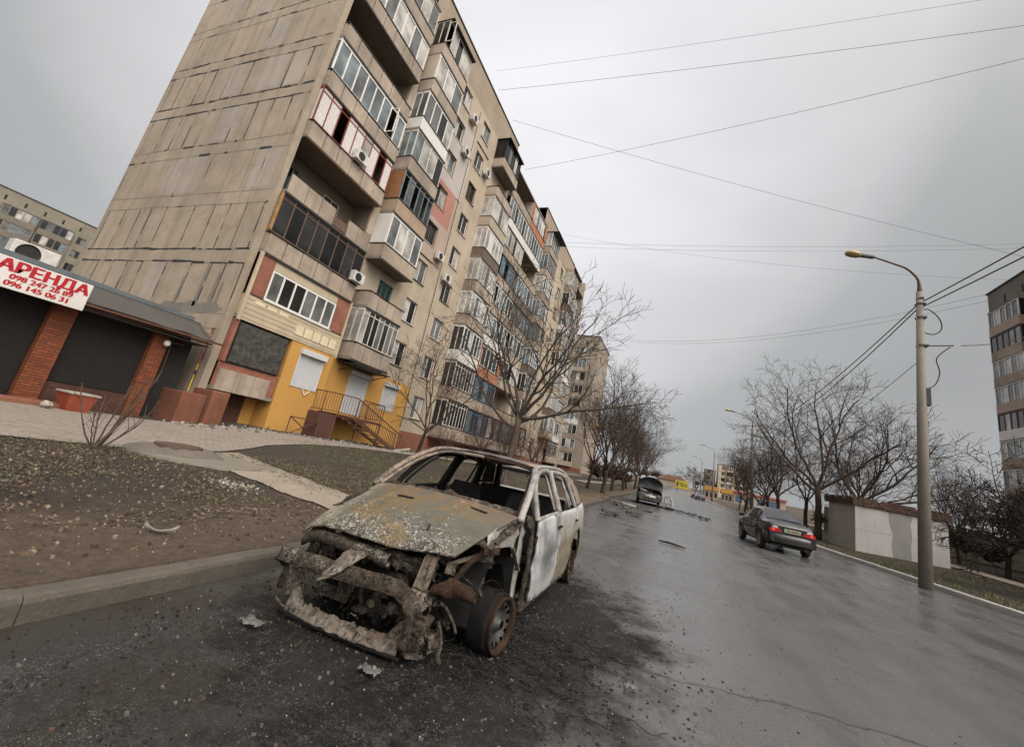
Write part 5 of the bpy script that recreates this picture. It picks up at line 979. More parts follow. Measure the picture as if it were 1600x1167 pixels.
    b=MB(); b.grid(lambda u,v:(lerp(-.58,.22,u),-.47+.045*nz(u*5,v*4,2)+.006*math.sin(u*150),lerp(.16,.50,v)+.03*nz(u*5,3)*v),120,8,skip=lambda u,v:nz(u*5,v*4,6)>.12 or v>.85+.2*nz(u*7)); b.build('radiator_core',MM,e)
    b=MB(); b.lathe([(.0,-.47),(.165,-.47),(.17,-.43),(.155,-.43)],22,'y',(-.12,0,.36)); b.build('fan_ring',MS,e)
    # crossing stay at the windscreen foot / strap on inner wing
    b=MB(); b.bar((.70,.20,.70),(.715,.42,.50),.035,.012); b.tube([(.44,-.40,.60),(.56,-.30,.66),(.66,-.10,.72)],.016,6); b.build('wing_stay',MP,t)
    # wheels
    dish=lambda r:.012*math.cos(min(r,.16)/.16*pi)*1.0
    def wheel(x,y,z,sg,det,steer=0,ang=0):
        w=thing('wheel',None,None,(x,y,z)); w.parent=t; w.rotation_euler=(0,0,steer)
        b=MB(); C=[(.168*math.cos(i*2*pi/40),.168*math.sin(i*2*pi/40)) for i in range(40)]; H=[[(.128*math.cos(a)+.0165*math.cos(q),.128*math.sin(a)+.0165*math.sin(q)) for q in [j*2*pi/10 for j in range(10)]] for a in [i*2*pi/12 for i in range(12)]]+[[(.03*math.cos(q),.03*math.sin(q)) for q in [j*2*pi/12 for j in range(12)]]]
        def dz(p,q): r=math.hypot(p,q); return (sg*(.035-.045*math.exp(-((r-.075)/.035)**2)+.03*math.exp(-(r/.045)**2)-.03*sst(.14,.168,r)),p,q)
        b.panel(C,H if det else [],dz,.016 if det else .05); rim=b.build('rim',plain('burnt_rim_grey',(.036,.033,.032),.6,.2,.6,14),w,smooth=True)
        b=MB(); b.lathe([(.165,sg*.0),(.163,sg*.05),(.175,sg*.055),(.192,sg*.062),(.196,sg*.052),(.188,sg*.040),(.182,-sg*.08),(.195,-sg*.10)],40,'x'); b.build('rim_flange',MRu,w,smooth=True)
        b=MB(); b.lathe([(.12,-sg*.03),(.03,-sg*.035),(.0,-sg*.035)],20,'x'); b.build('brake_disc',MS,w)
        b=MB(); n=44; prof=[(.190,sg*.018),(.201,sg*.022),(.208,sg*.0),(.203,-sg*.035),(.212,-sg*.07),(.205,-sg*.11),(.210,-sg*.145),(.185,-sg*.16)]
        vs=[]
        for i,(r,h) in enumerate(prof):
            for j in range(n):
                a=2*pi*j/n; rr=r*(1+.055*nz(math.cos(a)*4,math.sin(a)*4,i*.9)+.02*nz(a*9,i)); zz=rr*math.sin(a); zz=max(zz,-.205); vs.append((h+.01*nz(j*.4,i),rr*math.cos(a),zz))
        b.add(vs,[(i*n+j,i*n+(j+1)%n,(i+1)*n+(j+1)%n,(i+1)*n+j) for i in range(len(prof)-1) for j in range(n)])
        for k in range(7 if det else 0):
            a0=rn.uniform(-2.6,-.4); rr=.214+.009*k; b.tube([(-sg*(.03+.018*k)+.01*nz(i,k),rr*math.cos(a0+i*.22),max(-.205,rr*math.sin(a0+i*.22))) for i in range(14)],.0045,4)
        b.build('tyre_remains',MS,w,smooth=True); return w
    wheel(.735,0,.208,1,True,-.17); wheel(.735,WB,.208,1,True); wheel(-.735,0,.208,-1,False); wheel(-.735,WB,.208,-1,False)
    return t
burnt_car()
# ================================================================ ordinary cars: lofted shell (x right, y forward)
M_tyre=plain('tyre_rubber',(.012,.012,.012),.75,0,.3,20); M_hub=plain('wheel_cover_grey',(.22,.22,.22),.35,.6,.2,8); M_chrome=plain('dull_chrome',(.45,.44,.43),.2,.9,.1,8)
def paint(name,c,rough=.2,dust=.3):
    t=T(name,'obj'); n=t.noise(3,5,.65); x=t.xyz(); lo=t.mr(t.math('ADD',x[2],t.math('MULTIPLY_ADD',n,.3,-.15)),.25,.65,1,0)
    col=t.mix(t.math('MULTIPLY',lo,dust),t.ramp(n,(.3,[q*.8 for q in c]),(.7,[q*1.25 for q in c])),(.055,.048,.040)); t.put(t.b.inputs['Coat Weight'],.6); t.put(t.b.inputs['Coat Roughness'],.12); return t.end(col,rough,.35)
def shell(t,St,glass_spans,mat,side_glass,wind=None,rear=None,gm=None,skip_hood=None):
    def sec(s):
        y,zs,zb,zt,wb,wt=s; return [(wb*.88,y,zs),(wb*.975,y,lerp(zs,zb,.22)),(wb,y,lerp(zs,zb,.55)),(wb*.985,y,zb-.07),(wb*.935,y,zb),(wt,y,zt-.035),(wt*.72,y,zt),(0,y,zt+.012)]
    G=[sec(s) for s in St]; n=8
    def pt(i,j,sg=1,o=0):
        i0=min(int(i),len(G)-2); j0=min(int(j),n-2); a=i-i0; c=j-j0
        p=Vector(G[i0][j0])*(1-a)*(1-c)+Vector(G[i0+1][j0])*a*(1-c)+Vector(G[i0][j0+1])*(1-a)*c+Vector(G[i0+1][j0+1])*a*c
        if o:
            du=Vector(G[i0+1][j0])-Vector(G[i0][j0]); dv=Vector(G[i0][j0+1])-Vector(G[i0][j0]); nn=du.cross(dv)
            if nn.length>0:
                nn.normalize(); 
                if nn.dot(p-Vector((0,p.y,.5)))<0: nn=-nn
                p=p+nn*o
        return (sg*p.x,p.y,p.z)
    b=MB()
    for sg in (1,-1):
        vs=[(sg*p[0],p[1],p[2]) for s in G for p in s]
        b.add(vs,[(i*n+j,i*n+j+1,(i+1)*n+j+1,(i+1)*n+j) for i in range(len(G)-1) for j in range(n-1) if not(skip_hood and skip_hood(i,j))])
    body=b.build('body',mat,t,smooth=True,weld=True)
    c=MB()
    for k in (0,-1): 
        s=G[k]; c.add([(p[0],p[1],p[2]) for p in s]+[(-p[0],p[1],p[2]) for p in reversed(s[:-1])],[tuple(range(2*n-1))])
    c.build('end_panel',mat,body)
    u=MB(); u.box(-.66,.66,St[0][0]+.15,St[-1][0]-.15,.22,.30); u.build('underbody',M_void,body)
    for i0,i1 in side_glass:
        for sg in (1,-1):
            g=MB(); g.grid(lambda u_,v:pt(lerp(i0,i1,u_),lerp(4.10,4.86,v),sg,.006),6,3); g.build('side_window',gm,t,smooth=True)
    for nm,sp in (('windscreen',wind),('rear_window',rear)):
        if sp: g=MB(); g.grid(lambda u_,v:(lambda q:q)(pt(lerp(sp[0],sp[1],v),5.12+1.87*(1-abs(2*u_-1)),1 if u_>.5 else -1,.006)),16,6); g.build(nm,gm,t,smooth=True)
    return pt
def cwheel(t,x,y,r=.29,w=.18,hub=None,name='wheel'):
    sg=1 if x>0 else -1; b=MB(); b.lathe([(r*.62,sg*.07),(r*.72,sg*.085),(r*.93,sg*.08),(r,sg*.05),(r,-sg*.08),(r*.9,-sg*.1),(0,-sg*.1)],28,'x',(x,y,r)); o=b.build(name,M_tyre,t,smooth=True)
    h=MB(); h.lathe([(0,sg*.065),(.06,sg*.075),(.12,sg*.06),(r*.55,sg*.07),(r*.66,sg*.082)],24,'x',(x,y,r)); h.build('wheel_cover',hub or M_hub,o,smooth=True); return o
def arch(yc,zr=.27,zm=.63,h=.36): return [(yc-h,zr),(yc-h*.86,zr+(zm-zr)*.5),(yc-h*.55,zr+(zm-zr)*.84),(yc,zm),(yc+h*.55,zr+(zm-zr)*.84),(yc+h*.86,zr+(zm-zr)*.5),(yc+h,zr)]
def stations(ys,prof,ra,fa):
    zs=lambda y:pw([(-9,.30)]+arch(ra)+arch(fa)+[(9,.30)],y)
    Y=sorted(set(round(y,3) for y in ys+[p[0] for p in arch(ra)]+[p[0] for p in arch(fa)]))
    return [(y,zs(y) if abs(y)<1.95 else pw([(-2.2,.40),(-1.95,.30),(1.95,.28),(2.2,.36)],y))+tuple(pw([(p[0],p[k]) for p in prof],y) for k in (1,2,3,4)) for y in Y],Y
SED=[(-2.12,.80,.86,.70,.60),(-2.04,.90,.985,.77,.66),(-1.9,.93,1.015,.80,.67),(-1.42,.945,1.04,.825,.66),(-.72,.93,1.375,.835,.545),(-.4,.925,1.41,.84,.56),(.25,.915,1.405,.84,.565),(.42,.91,1.38,.84,.56),(1.12,.89,1.0,.83,.62),(1.7,.83,.87,.80,.62),(2.0,.74,.78,.74,.58),(2.1,.66,.70,.66,.5)]
def sedan(name,label,loc,rz,col,detail,group=None):
    t=thing(name,label,'car',loc,rz,group)
    St,Y=stations([p[0] for p in SED],SED,-1.25,1.27); ix=lambda y:min(range(len(Y)),key=lambda i:abs(Y[i]-y)); fi=lambda y:next(i+(y-Y[i])/(Y[i+1]-Y[i]) for i in range(len(Y)-1) if Y[i]<=y<=Y[i+1])
    gm=glass('car_glass',(.035,.037,.042),.05,.6); pa=paint('car_paint',col)
    pt=shell(t,St,None,pa,[(fi(-.62),fi(-.30)),(fi(-.24),fi(.62))] if not detail else [(fi(-.98),fi(-.66)),(fi(-.60),fi(.02)),(fi(.09),fi(.80))],(fi(.45),fi(1.08)),(fi(-1.36),fi(-.76)),gm)
    for x in (-.74,.74):
        for y in (-1.25,1.27): cwheel(t,x,y)
    lens=plain('tail_lamp_red',(.28,.008,.006),.2,0,.1); clear=plain('tail_lamp_clear',(.42,.36,.34),.2,0,.1)
    lit=bpy.data.materials.new('lit_tail_lamp'); lit.use_nodes=True; q=lit.node_tree.nodes['Principled BSDF']; q.inputs['Base Color'].default_value=(.5,.01,.005,1); q.inputs['Emission Color'].default_value=(1,.03,.015,1); q.inputs['Emission Strength'].default_value=1.3 if detail else .3
    for sg in (-1,1):
        b=MB(); f=lambda x,z,o:(sg*x,-2.115-o+.13*max(0,x-.45)**1.3+(.05*(z-.75) if z>.75 else 0),z)
        b.prism([(.30,.70),(.70,.665),(.735,.74),(.66,.80),(.42,.785)],lambda x,z:f(x,z,.0),lambda x,z:f(x,z,.03)); lp=b.build('tail_lamp',lens,t)
        b=MB(); b.prism([(.44,.79),(.655,.805),(.60,.86),(.50,.865)],lambda x,z:f(x,z,-.01),lambda x,z:f(x,z,.03)); b.build('clear_lens',clear,lp); b=MB(); b.lathe([(0,-.012),(.03,-.01),(.038,.0)],12,'y',f(.60,.735,.035)); b.build('lit_bulb',lit,lp)
    b=MB(); sec=lambda o,z:[(x,-2.17-o+.17*(abs(x)/.8)**3,z) for x in [lerp(-.80,.80,i/16) for i in range(17)]]
    rows=[sec(-.08,.33),sec(0,.36),sec(.02,.48),sec(.02,.58),sec(-.03,.63),sec(-.10,.645)]; b.add([p for r in rows for p in r],[(j*17+i,j*17+i+1,(j+1)*17+i+1,(j+1)*17+i) for j in range(5) for i in range(16)]); bm=b.build('rear_bumper',pa,t,smooth=True)
    b=MB(); b.box(-.26,.26,-2.15,-2.118,.70,.815); b.build('number_plate',M_patch,t,bevel=.006)
    if detail:
        b=MB(); b.box(-.26,-.20,-2.153,-2.151,.705,.81); b.build('plate_band',plain('plate_band_green',(.10,.30,.08),.5),t); b=MB(); [b.box(x,x+.035,-2.154,-2.1515,.73,.785) for x in (-.17,-.11,-.03,.02,.07,.12,.18)]; b.build('plate_marks',M_dark,t)
        b=MB(); b.tube([(.42,-2.0,.27),(.42,-2.2,.26)],.022,8); b.build('exhaust_pipe',M_rustm,t)
        for sg in (-1,1):
            b=MB(); b.box(sg*.94-.09,sg*.94+.09,.70,.80,.90,1.03); b.bar((sg*.80,.76,.93),(sg*.9,.75,.95),.04); b.build('wing_mirror',pa,t,bevel=.025)
            b=MB(); 
            for y in (-.27,.82,-.98): b.tube([tuple(Vector(pt(fi(y),j,sg,.003))) for j in (.6,1.5,2,3,3.9)],.006,4)
            b.tube([pt(fi(y),1.9,sg,.012) for y in (-1.0,-.6,0,.6,.9)],.016,5); b.build('door_seam',M_void,t)
            b=MB(); [b.tube([pt(fi(y),3.15,sg,.02),pt(fi(y+.18),3.15,sg,.02)],.014,6) for y in (-.2,-.95+.1)]; b.build('door_handle',pa,t)
        b=MB(); b.tube([(-.62,-2.10,.865),(0,-2.14,.87),(.62,-2.10,.865)],.01,6); b.build('boot_seam',M_void,t)
    return t
sedan('sedan','dark grey sedan with both tail lamps lit, driving away past the white shed',(3.58,21.3,.0),R(7.5),(.009,.009,.010),True).scale=(1,1,1.07)
sedan('sedan','tiny grey sedan far down the road, parked just in front of a black one',(3.9,97,rz(97)),R(4),(.085,.085,.09),False,'cars parked far down the road')
sedan('sedan','tiny black sedan far down the road, parked just beyond a grey one',(3.5,108,rz(108)),R(4),(.014,.014,.016),False,'cars parked far down the road')
# ---------------------------------------------------------------- burnt black car with raised bonnet
def wreck():
    t=thing('wrecked_car','gutted black car with its bonnet thrown up, facing us further down the road','car',(-2.05,36.5,rz(36)),R(180+5)); t.scale=(1.08,1.08,1.08)
    blk=plain('charred_body',(.040,.039,.039),.7,0,.8,5); P=[(-2.1,.78,.86,.70,.58),(-1.9,.93,1.02,.80,.64),(-1.5,.94,1.2,.82,.6),(-1.0,.94,1.40,.83,.56),(-.3,.93,1.44,.84,.57),(.3,.92,1.42,.84,.56),(1.02,.90,1.0,.83,.62),(1.5,.86,.90,.80,.62),(1.9,.72,.78,.76,.58),(2.05,.60,.66,.70,.5)]
    St,Y=stations([p[0] for p in P],P,-1.25,1.27); fi=lambda y:next(i+(y-Y[i])/(Y[i+1]-Y[i]) for i in range(len(Y)-1) if Y[i]<=y<=Y[i+1])
    gl=[(fi(-.95),fi(-.25)),(fi(-.15),fi(.62))]
    pt=shell(t,St,None,blk,gl,(fi(.34),fi(.98)),None,M_g[4],skip_hood=lambda i,j:Y[i]>1.0 and j>=4 and Y[i]<1.85)
    b=MB(); b.grid(lambda u,v:(lerp(-.82,.82,u)*(1-.18*v**3),.98+.52*v-.20*math.sin(pi*v)+.03*nz(u*4,v*3),1.02+.80*math.sin(v*1.45)-.26*(abs(2*u-1)**2.5)*(.2+.8*v)+.03*nz(u*5,v*5)),18,12); b.build('hood',plain('charred_hood',(.075,.076,.08),.45,.1,.5,3),t,smooth=True,solid=.03)
    b=MB(); b.grid(lambda u,v:(lerp(-.28,.12,u),.93-.04*v,.99+.12*v),4,3); b.build('windscreen_remnant',plain('greenish_glass',(.22,.36,.31),.15),t)
    wh=plain('white_scorch',(.42,.40,.37),.7,0,.7,7); r=random.Random(6)
    b=MB(); b.grid(lambda u,v:(lerp(-.70,.70,u),2.10-.22*(2*u-1)**2+.05*nz(u*8,v*4),.50+.17*v+.04*nz(u*9,v)),18,4,skip=lambda u,v:nz(u*6,v*3,4)>.35); b.grid(lambda u,v:(lerp(.2,.66,u),1.62+.12*v,.86+.1*u+.05*nz(u*5,v*5)),6,4); b.build('scorched_bumper',wh,t,smooth=True,solid=.03)
    b=MB(); b.grid(lambda u,v:(-.80-.05*v+.08*nz(v*4,u),lerp(1.62,2.05,u),lerp(.12,.92,v)-.15*u*v),6,8,skip=lambda u,v:nz(u*4,v*4,8)>.3); b.build('torn_wing',M_whitep,t,smooth=True,solid=.02)
    b=MB(); 
    for k in range(40):
        c=Vector((r.uniform(-.6,.6),r.uniform(1.2,2.05),r.uniform(.25,.82))); a=r.uniform(.04,.14); b.M=Matrix.Translation(c)@Matrix.Rotation(r.uniform(0,6),4,Vector((r.uniform(-1,1),r.uniform(-1,1),1)).normalized()); b.box(-a,a,-a*.5,a*.5,-.02,.02)
    b.M=None; b.build('engine_scrap',MM,t)
    for x,y in ((.74,-1.25),(-.74,-1.25),(.74,1.27)): cwheel(t,x,y,.27,hub=MS)
    d=thing('torn_door','pale torn door leaning out beside the gutted black car','door',(-.95,34.9,rz(35)),R(-40)); b=MB(); b.panel([(0,.05),(.75,.0),(.85,.5),(.55,.95),(.05,.9)],[[(.15,.5),(.62,.5),(.5,.82),(.18,.8)]],lambda a,z:(a,.12*z+.03*nz(a*4,z*4),z*.95),.12); b.build('door_skin',plain('scorched_white_door',(.42,.40,.38),.6,0,.5,4),d,smooth=True,solid=.03)
    k=tag(MB().lathe([(.16,-.09),(.27,-.08),(.28,.07),(.17,.09),(.16,-.09)],20,'z',(-.45,34.2,rz(34)+.09)).build('loose_tyre',M_tyre,smooth=True),'loose tyre lying by the torn door of the black wreck','tyre')
wreck()
# ================================================================ bare trees
def bark(name,a): 
    t=T(name,'obj'); n=t.noise(9,5,.7,t.scale((1,1,.25))); c=t.ramp(n,(.3,[q*.5 for q in a]),(.7,[q*1.3 for q in a])); t.bump(n,.6,.02); return t.end(c,.9,0,.2)
M_bk=bark('dark_bark',(.042,.031,.024)); M_bg=bark('grey_brown_bark',(.085,.062,.047)); M_tw=bark('twig_brown',(.068,.049,.038)); M_tr=bark('reddish_twig',(.075,.040,.029)); M_bd=bark('blackish_bark',(.036,.028,.023))
def grow(rn,b,p,d,L,r,lev,maxl,spec,rmin):
    """one branch and its children; lev 0 = limbs of the crown"""
    n=max(2,int(L/spec['seg'])); pts=[Vector(p)]; rad=[r]; d=Vector(d).normalized(); wob=spec['wob']
    for i in range(n):
        d=(d+Vector((rn.gauss(0,wob),rn.gauss(0,wob),rn.gauss(0,wob)+spec['up']*(1 if lev<2 else .6)))).normalized(); pts.append(pts[-1]+d*(L/n)); rad.append(max(rmin,r*(1-.72*(i+1)/n)))
    b.tube(pts,rad,5 if lev==0 else (4 if lev==1 else 3),cap=False)
    if lev>=maxl: return
    k=spec['kids'][lev]; a0=rn.uniform(0,6.28)
    for c in range(k):
        f=lerp(spec['from'],1.0,(c+rn.random()*.8)/k); i=min(n-1,int(f*n)); q=pts[i].lerp(pts[i+1],f*n-i if f*n-i<1 else 1); ax=(pts[i+1]-pts[i]).normalized()
        u=ax.orthogonal().normalized(); w=ax.cross(u); a=a0+c*2.4+rn.uniform(-.4,.4); an=R(rn.uniform(*spec['ang'])); nd=ax*math.cos(an)+(u*math.cos(a)+w*math.sin(a))*math.sin(an)
        grow(rn,b,q,nd,L*rn.uniform(*spec['len'])*(1.15-.5*f),max(rmin,rad[i]*.62),lev+1,maxl,spec,rmin)
def tree(name,label,loc,seed,H,fork,r0,limbs,mats,spec=None,levels=3,group=None,lean=(0,0),rmin=.006,trunks=1,Lf=.62):
    S_=dict(seg=.45,wob=.13,up=.07,kids=[6,5,4],ang=(28,60),len=(.42,.66)); S_['from']=.28; S_.update(spec or {})
    rn=random.Random(seed); t=thing(name,label,'tree',loc,0,group); tb=MB(); cb=MB()
    for k in range(trunks):
        base=Vector((rn.uniform(-.15,.15)*(k>0),rn.uniform(-.15,.15)*(k>0),-.15)); ln=Vector((lean[0]+(rn.uniform(-.35,.35) if trunks>1 else 0),lean[1]+(rn.uniform(-.3,.3) if trunks>1 else 0),1)); P=[base]; RR=[r0*1.35]; m=6
        for i in range(m): P.append(P[-1]+Vector((ln.x+rn.gauss(0,.05),ln.y+rn.gauss(0,.05),1))*(fork+.15)/m); RR.append(r0*lerp(1.05,.82,(i+1)/m))
        tb.tube(P,RR,9)
        nl=limbs if isinstance(limbs,int) else len(limbs)
        for i in range(nl):
            if isinstance(limbs,int):
                a=2*pi*i/nl+rn.uniform(-.4,.4); el=R(rn.uniform(32,70)); d=Vector((math.cos(a)*math.cos(el),math.sin(a)*math.cos(el),math.sin(el))); L_=(H-fork)*rn.uniform(.75,1.05)*Lf*1.45/(.55+.6*math.sin(el)); h=0
            else: d=Vector(limbs[i][:3]); L_=limbs[i][3]; h=limbs[i][4]
            grow(rn,cb,P[-1]-Vector((0,0,h)),d,L_,r0*rn.uniform(.36,.55),0,levels,S_,rmin)
    tb.build('trunk',mats[0],t,smooth=True); cb.build('crown',mats[1],t); return t
def place(src,label,loc,rz_,sc=1,group=None):
    o=copy_tree(src); o.location=loc; o.rotation_euler=(0,0,rz_); o.scale=(sc,sc,sc); tag(o,label); 
    if group: o['group']=group
    return o
# big walnut-like tree behind the burnt car: limbs (dx,dy,dz,length,drop below fork)
tree('bare_tree','big spreading bare tree standing just behind the burnt car roof',(-5.85,15.4,.22),7,8.2,2.75,.145,
  [(-.75,-.25,.55,4.6,.1),(-.95,-.2,.22,4.2,.5),(-.35,.1,1.0,5.2,0),(.15,.2,1.0,5.4,0),(.6,.1,.9,5.2,.1),(.85,.3,.5,5.0,.3),(.95,.1,.15,4.6,.1),(-.2,-.5,.85,3.6,.2),(.35,-.4,.8,3.8,.2)],(M_bg,M_tw),dict(kids=[6,5,4],wob=.13,up=.05,seg=.4),3,None,(.03,0),.007)
tree('bare_tree','slim twin-stemmed dark tree hugging the wall beside the yellow shop stair',(-14.9,23.6,.5),19,8.6,1.5,.115,[(-.55,-.4,.8,4.6,0),(.3,-.2,1,5.6,0),(.75,.2,.65,4.8,0),(-.15,.2,1,5.4,.2),(-.9,-.2,.4,4.0,.1),(.9,-.2,.35,4.0,.2),(.1,-.6,.8,4.6,.1)],(M_bd,M_tw),dict(kids=[6,5,4],seg=.4),3,None,(.16,-.02),.008)
LG='bare trees on the apartment-side verge'
a=tree('bare_tree','dense bush-like bare tree close to the gutted black car, with an orange bag near it',(-5.15,34.0,.30),31,8.3,1.6,.15,9,(M_bk,M_tw),dict(kids=[7,6,5],ang=(25,55),up=.12),3,LG,(.05,0),.007,Lf=.66)
b2=tree('bare_tree','leaning dark tree with an orange bag in it, beside the far path',(-6.6,35.5,.3),37,6.6,1.9,.12,6,(M_bk,M_tr),dict(kids=[6,5,4],up=.10),3,LG,(.15,0),.007)
for i,(x,y,s,r_,src,lb) in enumerate(((-9.8,30,.60,1.3,b2,'small bare tree between the big spreading tree and the leaning one'),(-11.5,25.5,.60,2.4,b2,'thin bare tree close to the loggias behind the big spreading one'),(-12.3,31,.40,4.0,a,'reddish twiggy tree low in front of the recessed loggias'),(-5.6,42,.95,.7,a,'bare tree just beyond the dense one on the kerb strip'),(-5.5,50,1.0,2.9,a,'second bare tree beyond the dense one, above the black wreck'),(-6.0,58,1.0,4.2,b2,'third bare tree beyond the dense one, brown against the road'),(-5.8,67,1.05,5.2,a,'fourth tree beyond the dense one where the verge row thins'),(-6.2,77,1.1,1.1,b2,'fifth tree beyond the dense one, rounded and brown'),(-6.8,88,1.2,3.3,a,'sixth tree beyond the dense one, far down the verge'),(-6.8,100,1.2,.3,b2,'last and smallest-looking tree of the apartment-side row'))):
    place(src,lb,(x,y,ter(x,y)-.05),r_,s,LG)
RG='bare trees on the shed-side verge'
c=tree('bare_tree','tall forked bare tree behind the dark sedan, its crown against the sky',(8.3,34.5,.25),43,10.6,3.1,.20,[(-.75,.1,.75,6.2,.1),(-.3,-.1,1,6.8,0),(.1,.2,1,6.6,0),(.5,0,.95,6.4,0),(-.95,.2,.35,5.2,.3),(.75,-.2,.6,5.6,.2)],(M_bk,M_tw),dict(kids=[7,6,5],seg=.5,up=.05),3,RG,(.02,0),.009)
d=tree('bare_tree','wide bare tree rising over the bare grey end of the white shed',(11.2,37.5,.3),47,10.2,2.8,.21,[(.8,0,.6,6.2,.1),(.3,-.1,1,6.6,0),(-.3,.1,1,6.4,0),(.95,.2,.35,5.8,.2),(-.6,.1,.75,5.6,.1),(.6,-.3,.9,5.8,0)],(M_bk,M_tw),dict(kids=[7,6,5],seg=.5,up=.05),3,RG,(.05,0),.009)
for i,(x,y,s,r_,src,lb) in enumerate(((8.3,47,.82,1.0,c,'bare tree half hidden behind the tall forked one'),(8.2,54,.80,2.2,a,'bushy bare tree by the second lamp post'),(9.6,60,.85,3.6,d,'bare tree behind the second lamp post'),(8.0,66,.8,4.9,a,'bare tree between the second and third lamp posts'),(8.2,74,.8,.4,b2,'bare tree near the kerb before the orange kiosks'),(10.5,84,.85,5.6,c,'last bare tree of its row before the distant cream block'),(14,44,.75,1.9,d,'bare tree behind the white shed roof'),(17.5,40,.72,2.6,a,'bare tree behind the shed end by the tall lamp post'),(15.5,52,.8,.9,c,'bare tree further behind the white shed'),(11.5,52,.85,4.4,d,'bare tree behind the wide one'))):
    place(src,lb,(x,y,ter(x,y)-.05),r_,s,RG)
DG='dark thicket trees by the boundary wall'
e=tree('thicket_tree','dark crooked tree with low branches over the grass by the kerb',(12.7,21.9,.3),53,4.8,1.0,.16,7,(M_bd,M_bd),dict(kids=[8,7,5],ang=(30,70),up=.02,seg=.35),3,DG,(-.1,0),.010,2)
f=tree('thicket_tree','short dark orchard tree just past the shed end',(16.6,33.5,.35),59,4.4,1.1,.13,7,(M_bd,M_bd),dict(kids=[7,7,5],ang=(30,65),up=.05,seg=.35),3,DG,(.05,0),.010)
for x,y,s,r_,src,lb in ((18.6,32.0,1.0,1.2,f,'short dark orchard tree with a Y fork, second from the shed end'),(20.2,29.5,1.1,2.6,e,'dark thicket tree under the grey block'),(23,33,1.5,3.9,f,'taller dark tree hiding the foot of the grey block'),(21.5,38,1.5,.6,f,'dark tree behind the orchard trees at the wall'),(18.5,26.0,1.05,4.6,e,'dark thicket tree between the crooked one and the wall'),(26,36,1.9,5.3,f,'tall dark tree in front of the lower floors of the grey block'),(15.4,25.2,1.0,3.1,f,'dark thicket tree just behind the crooked one by the kerb'),(16.4,22.6,1.25,.5,f,'spreading dark tree beside and behind the crooked one'),(20.5,33.8,1.3,5.0,f,'dark tree between the orchard pair and the wall'),(28,44,2.0,1.4,f,'tall dark tree at the far corner of the grey block'),(24.5,28,1.5,2.0,e,'large dark tree directly below the near end of the grey block')):
    place(src,lb,(x,y,ter(x,y)-.05),r_,s,DG)
tree('bare_tree','lone round-crowned bare tree by the distant yellow billboard',(4.9,150,1.0),61,8.5,2.2,.2,8,(M_bk,M_tw),dict(kids=[5,5,3],up=.1,seg=.8),3,None,(0,0),.03)
# low scrub in front of the long block
SG='leafless shrubs in front of the long block'
s1=tree('bare_shrub','reddish leafless shrub under the white-framed ground-floor balcony',(-13.0,28.2,.5),67,2.6,.3,.035,9,(M_tr,M_tr),dict(kids=[5,4],seg=.3,up=.1),2,SG,(0,0),.006,2); s1['category']='shrub'
for x,y,s,r_,lb in ((-12.2,33,1.1,1.3,'leafless shrub under the blue-framed ground-floor loggia'),(-11.6,37.5,1.25,2.9,'leafless shrub farther along, before the second half of the long block'),(-12.8,23.6,.8,4.1,'small leafless shrub at the foot of the slim dark tree')): place(s1,lb,(x,y,ter(x,y)),r_,s,SG)
# young coppiced sapling on the verge
t=thing('cut_sapling','multi-stemmed leafless sapling with pruned tips on the verge by the pavement','sapling',(-8.95,4.5,ter(-8.95,4.5))); b=MB(); rn=random.Random(5)
for dx,dy,h,r_ in ((-.25,-.35,1.05,.012),(-.05,-.12,.95,.012),(.1,.1,1.15,.014),(.12,.42,1.5,.022),(.05,.30,1.35,.020),(-.1,.2,.7,.01),(.2,-.25,.75,.010),(-.3,.05,.6,.008),(.02,.62,1.0,.012),(.25,.3,.7,.010)):
    P=[Vector((rn.uniform(-.05,.05),rn.uniform(-.05,.05),-.05))]; n=8
    for i in range(n): P.append(P[-1]+Vector((dx/n*(1.6-i/n*1.2)+rn.gauss(0,.008),dy/n*(1.6-i/n*1.2)+rn.gauss(0,.008),h/n)))
    b.tube(P,[r_*lerp(1.2,.6,i/n) for i in range(n+1)],6)
    for i in (3,5,6): 
        q=P[i]; v=Vector((rn.uniform(-.3,.3),rn.uniform(-.3,.3),rn.uniform(.12,.35)))*.8; b.tube([q,q+v*.5,q+v+Vector((0,0,.05))],[r_*.5,r_*.4,.003],4)
b.build('stems',M_bg,t); b=MB(); b.grid(lambda u,v:(lerp(-.3,.3,u),lerp(-.3,.3,v),.09*math.exp(-((u-.5)**2+(v-.5)**2)*12)-.02+.03*nz(u*7,v*7)),12,12); b.build('root_mound',M_earth,t,smooth=True)
# far background: wooded rise, red roofs
def mass(name,label,x0,x1,y,z0,h,n,mat,seed,cat):
    rn=random.Random(seed); b=MB()
    for k in range(n):
        x=rn.uniform(x0,x1); yy=y+rn.uniform(-8,8); hh=h*rn.uniform(.5,1.05); r=hh*.45
        for j in range(46):
            a=rn.uniform(0,6.28); q=Vector((x,yy,z0+hh*.3)); d=Vector((math.cos(a)*rn.uniform(.2,1),math.sin(a)*rn.uniform(.2,1),rn.uniform(.1,1.6))).normalized(); l=hh*rn.uniform(.4,.7); b.tube([q,q+d*l*.5+Vector((0,0,.2)),q+d*l],[.10,.06,.03],3,cap=False)
    return tag(b.build(name,mat),label,cat,kind='stuff')
mass('distant_woods','hazy brown leafless woods closing the far end of the road',-60,40,330,6,9,60,M_tr,3,'woods'); mass('roadside_scrub','tangled brown scrub under the trees behind the white shed',12,30,44,.6,2.6,40,M_tw,9,'scrub'); mass('verge_scrub','low brown scrub under the apartment-side row of trees',-12,-6.5,70,.6,3.2,30,M_tr,12,'scrub')
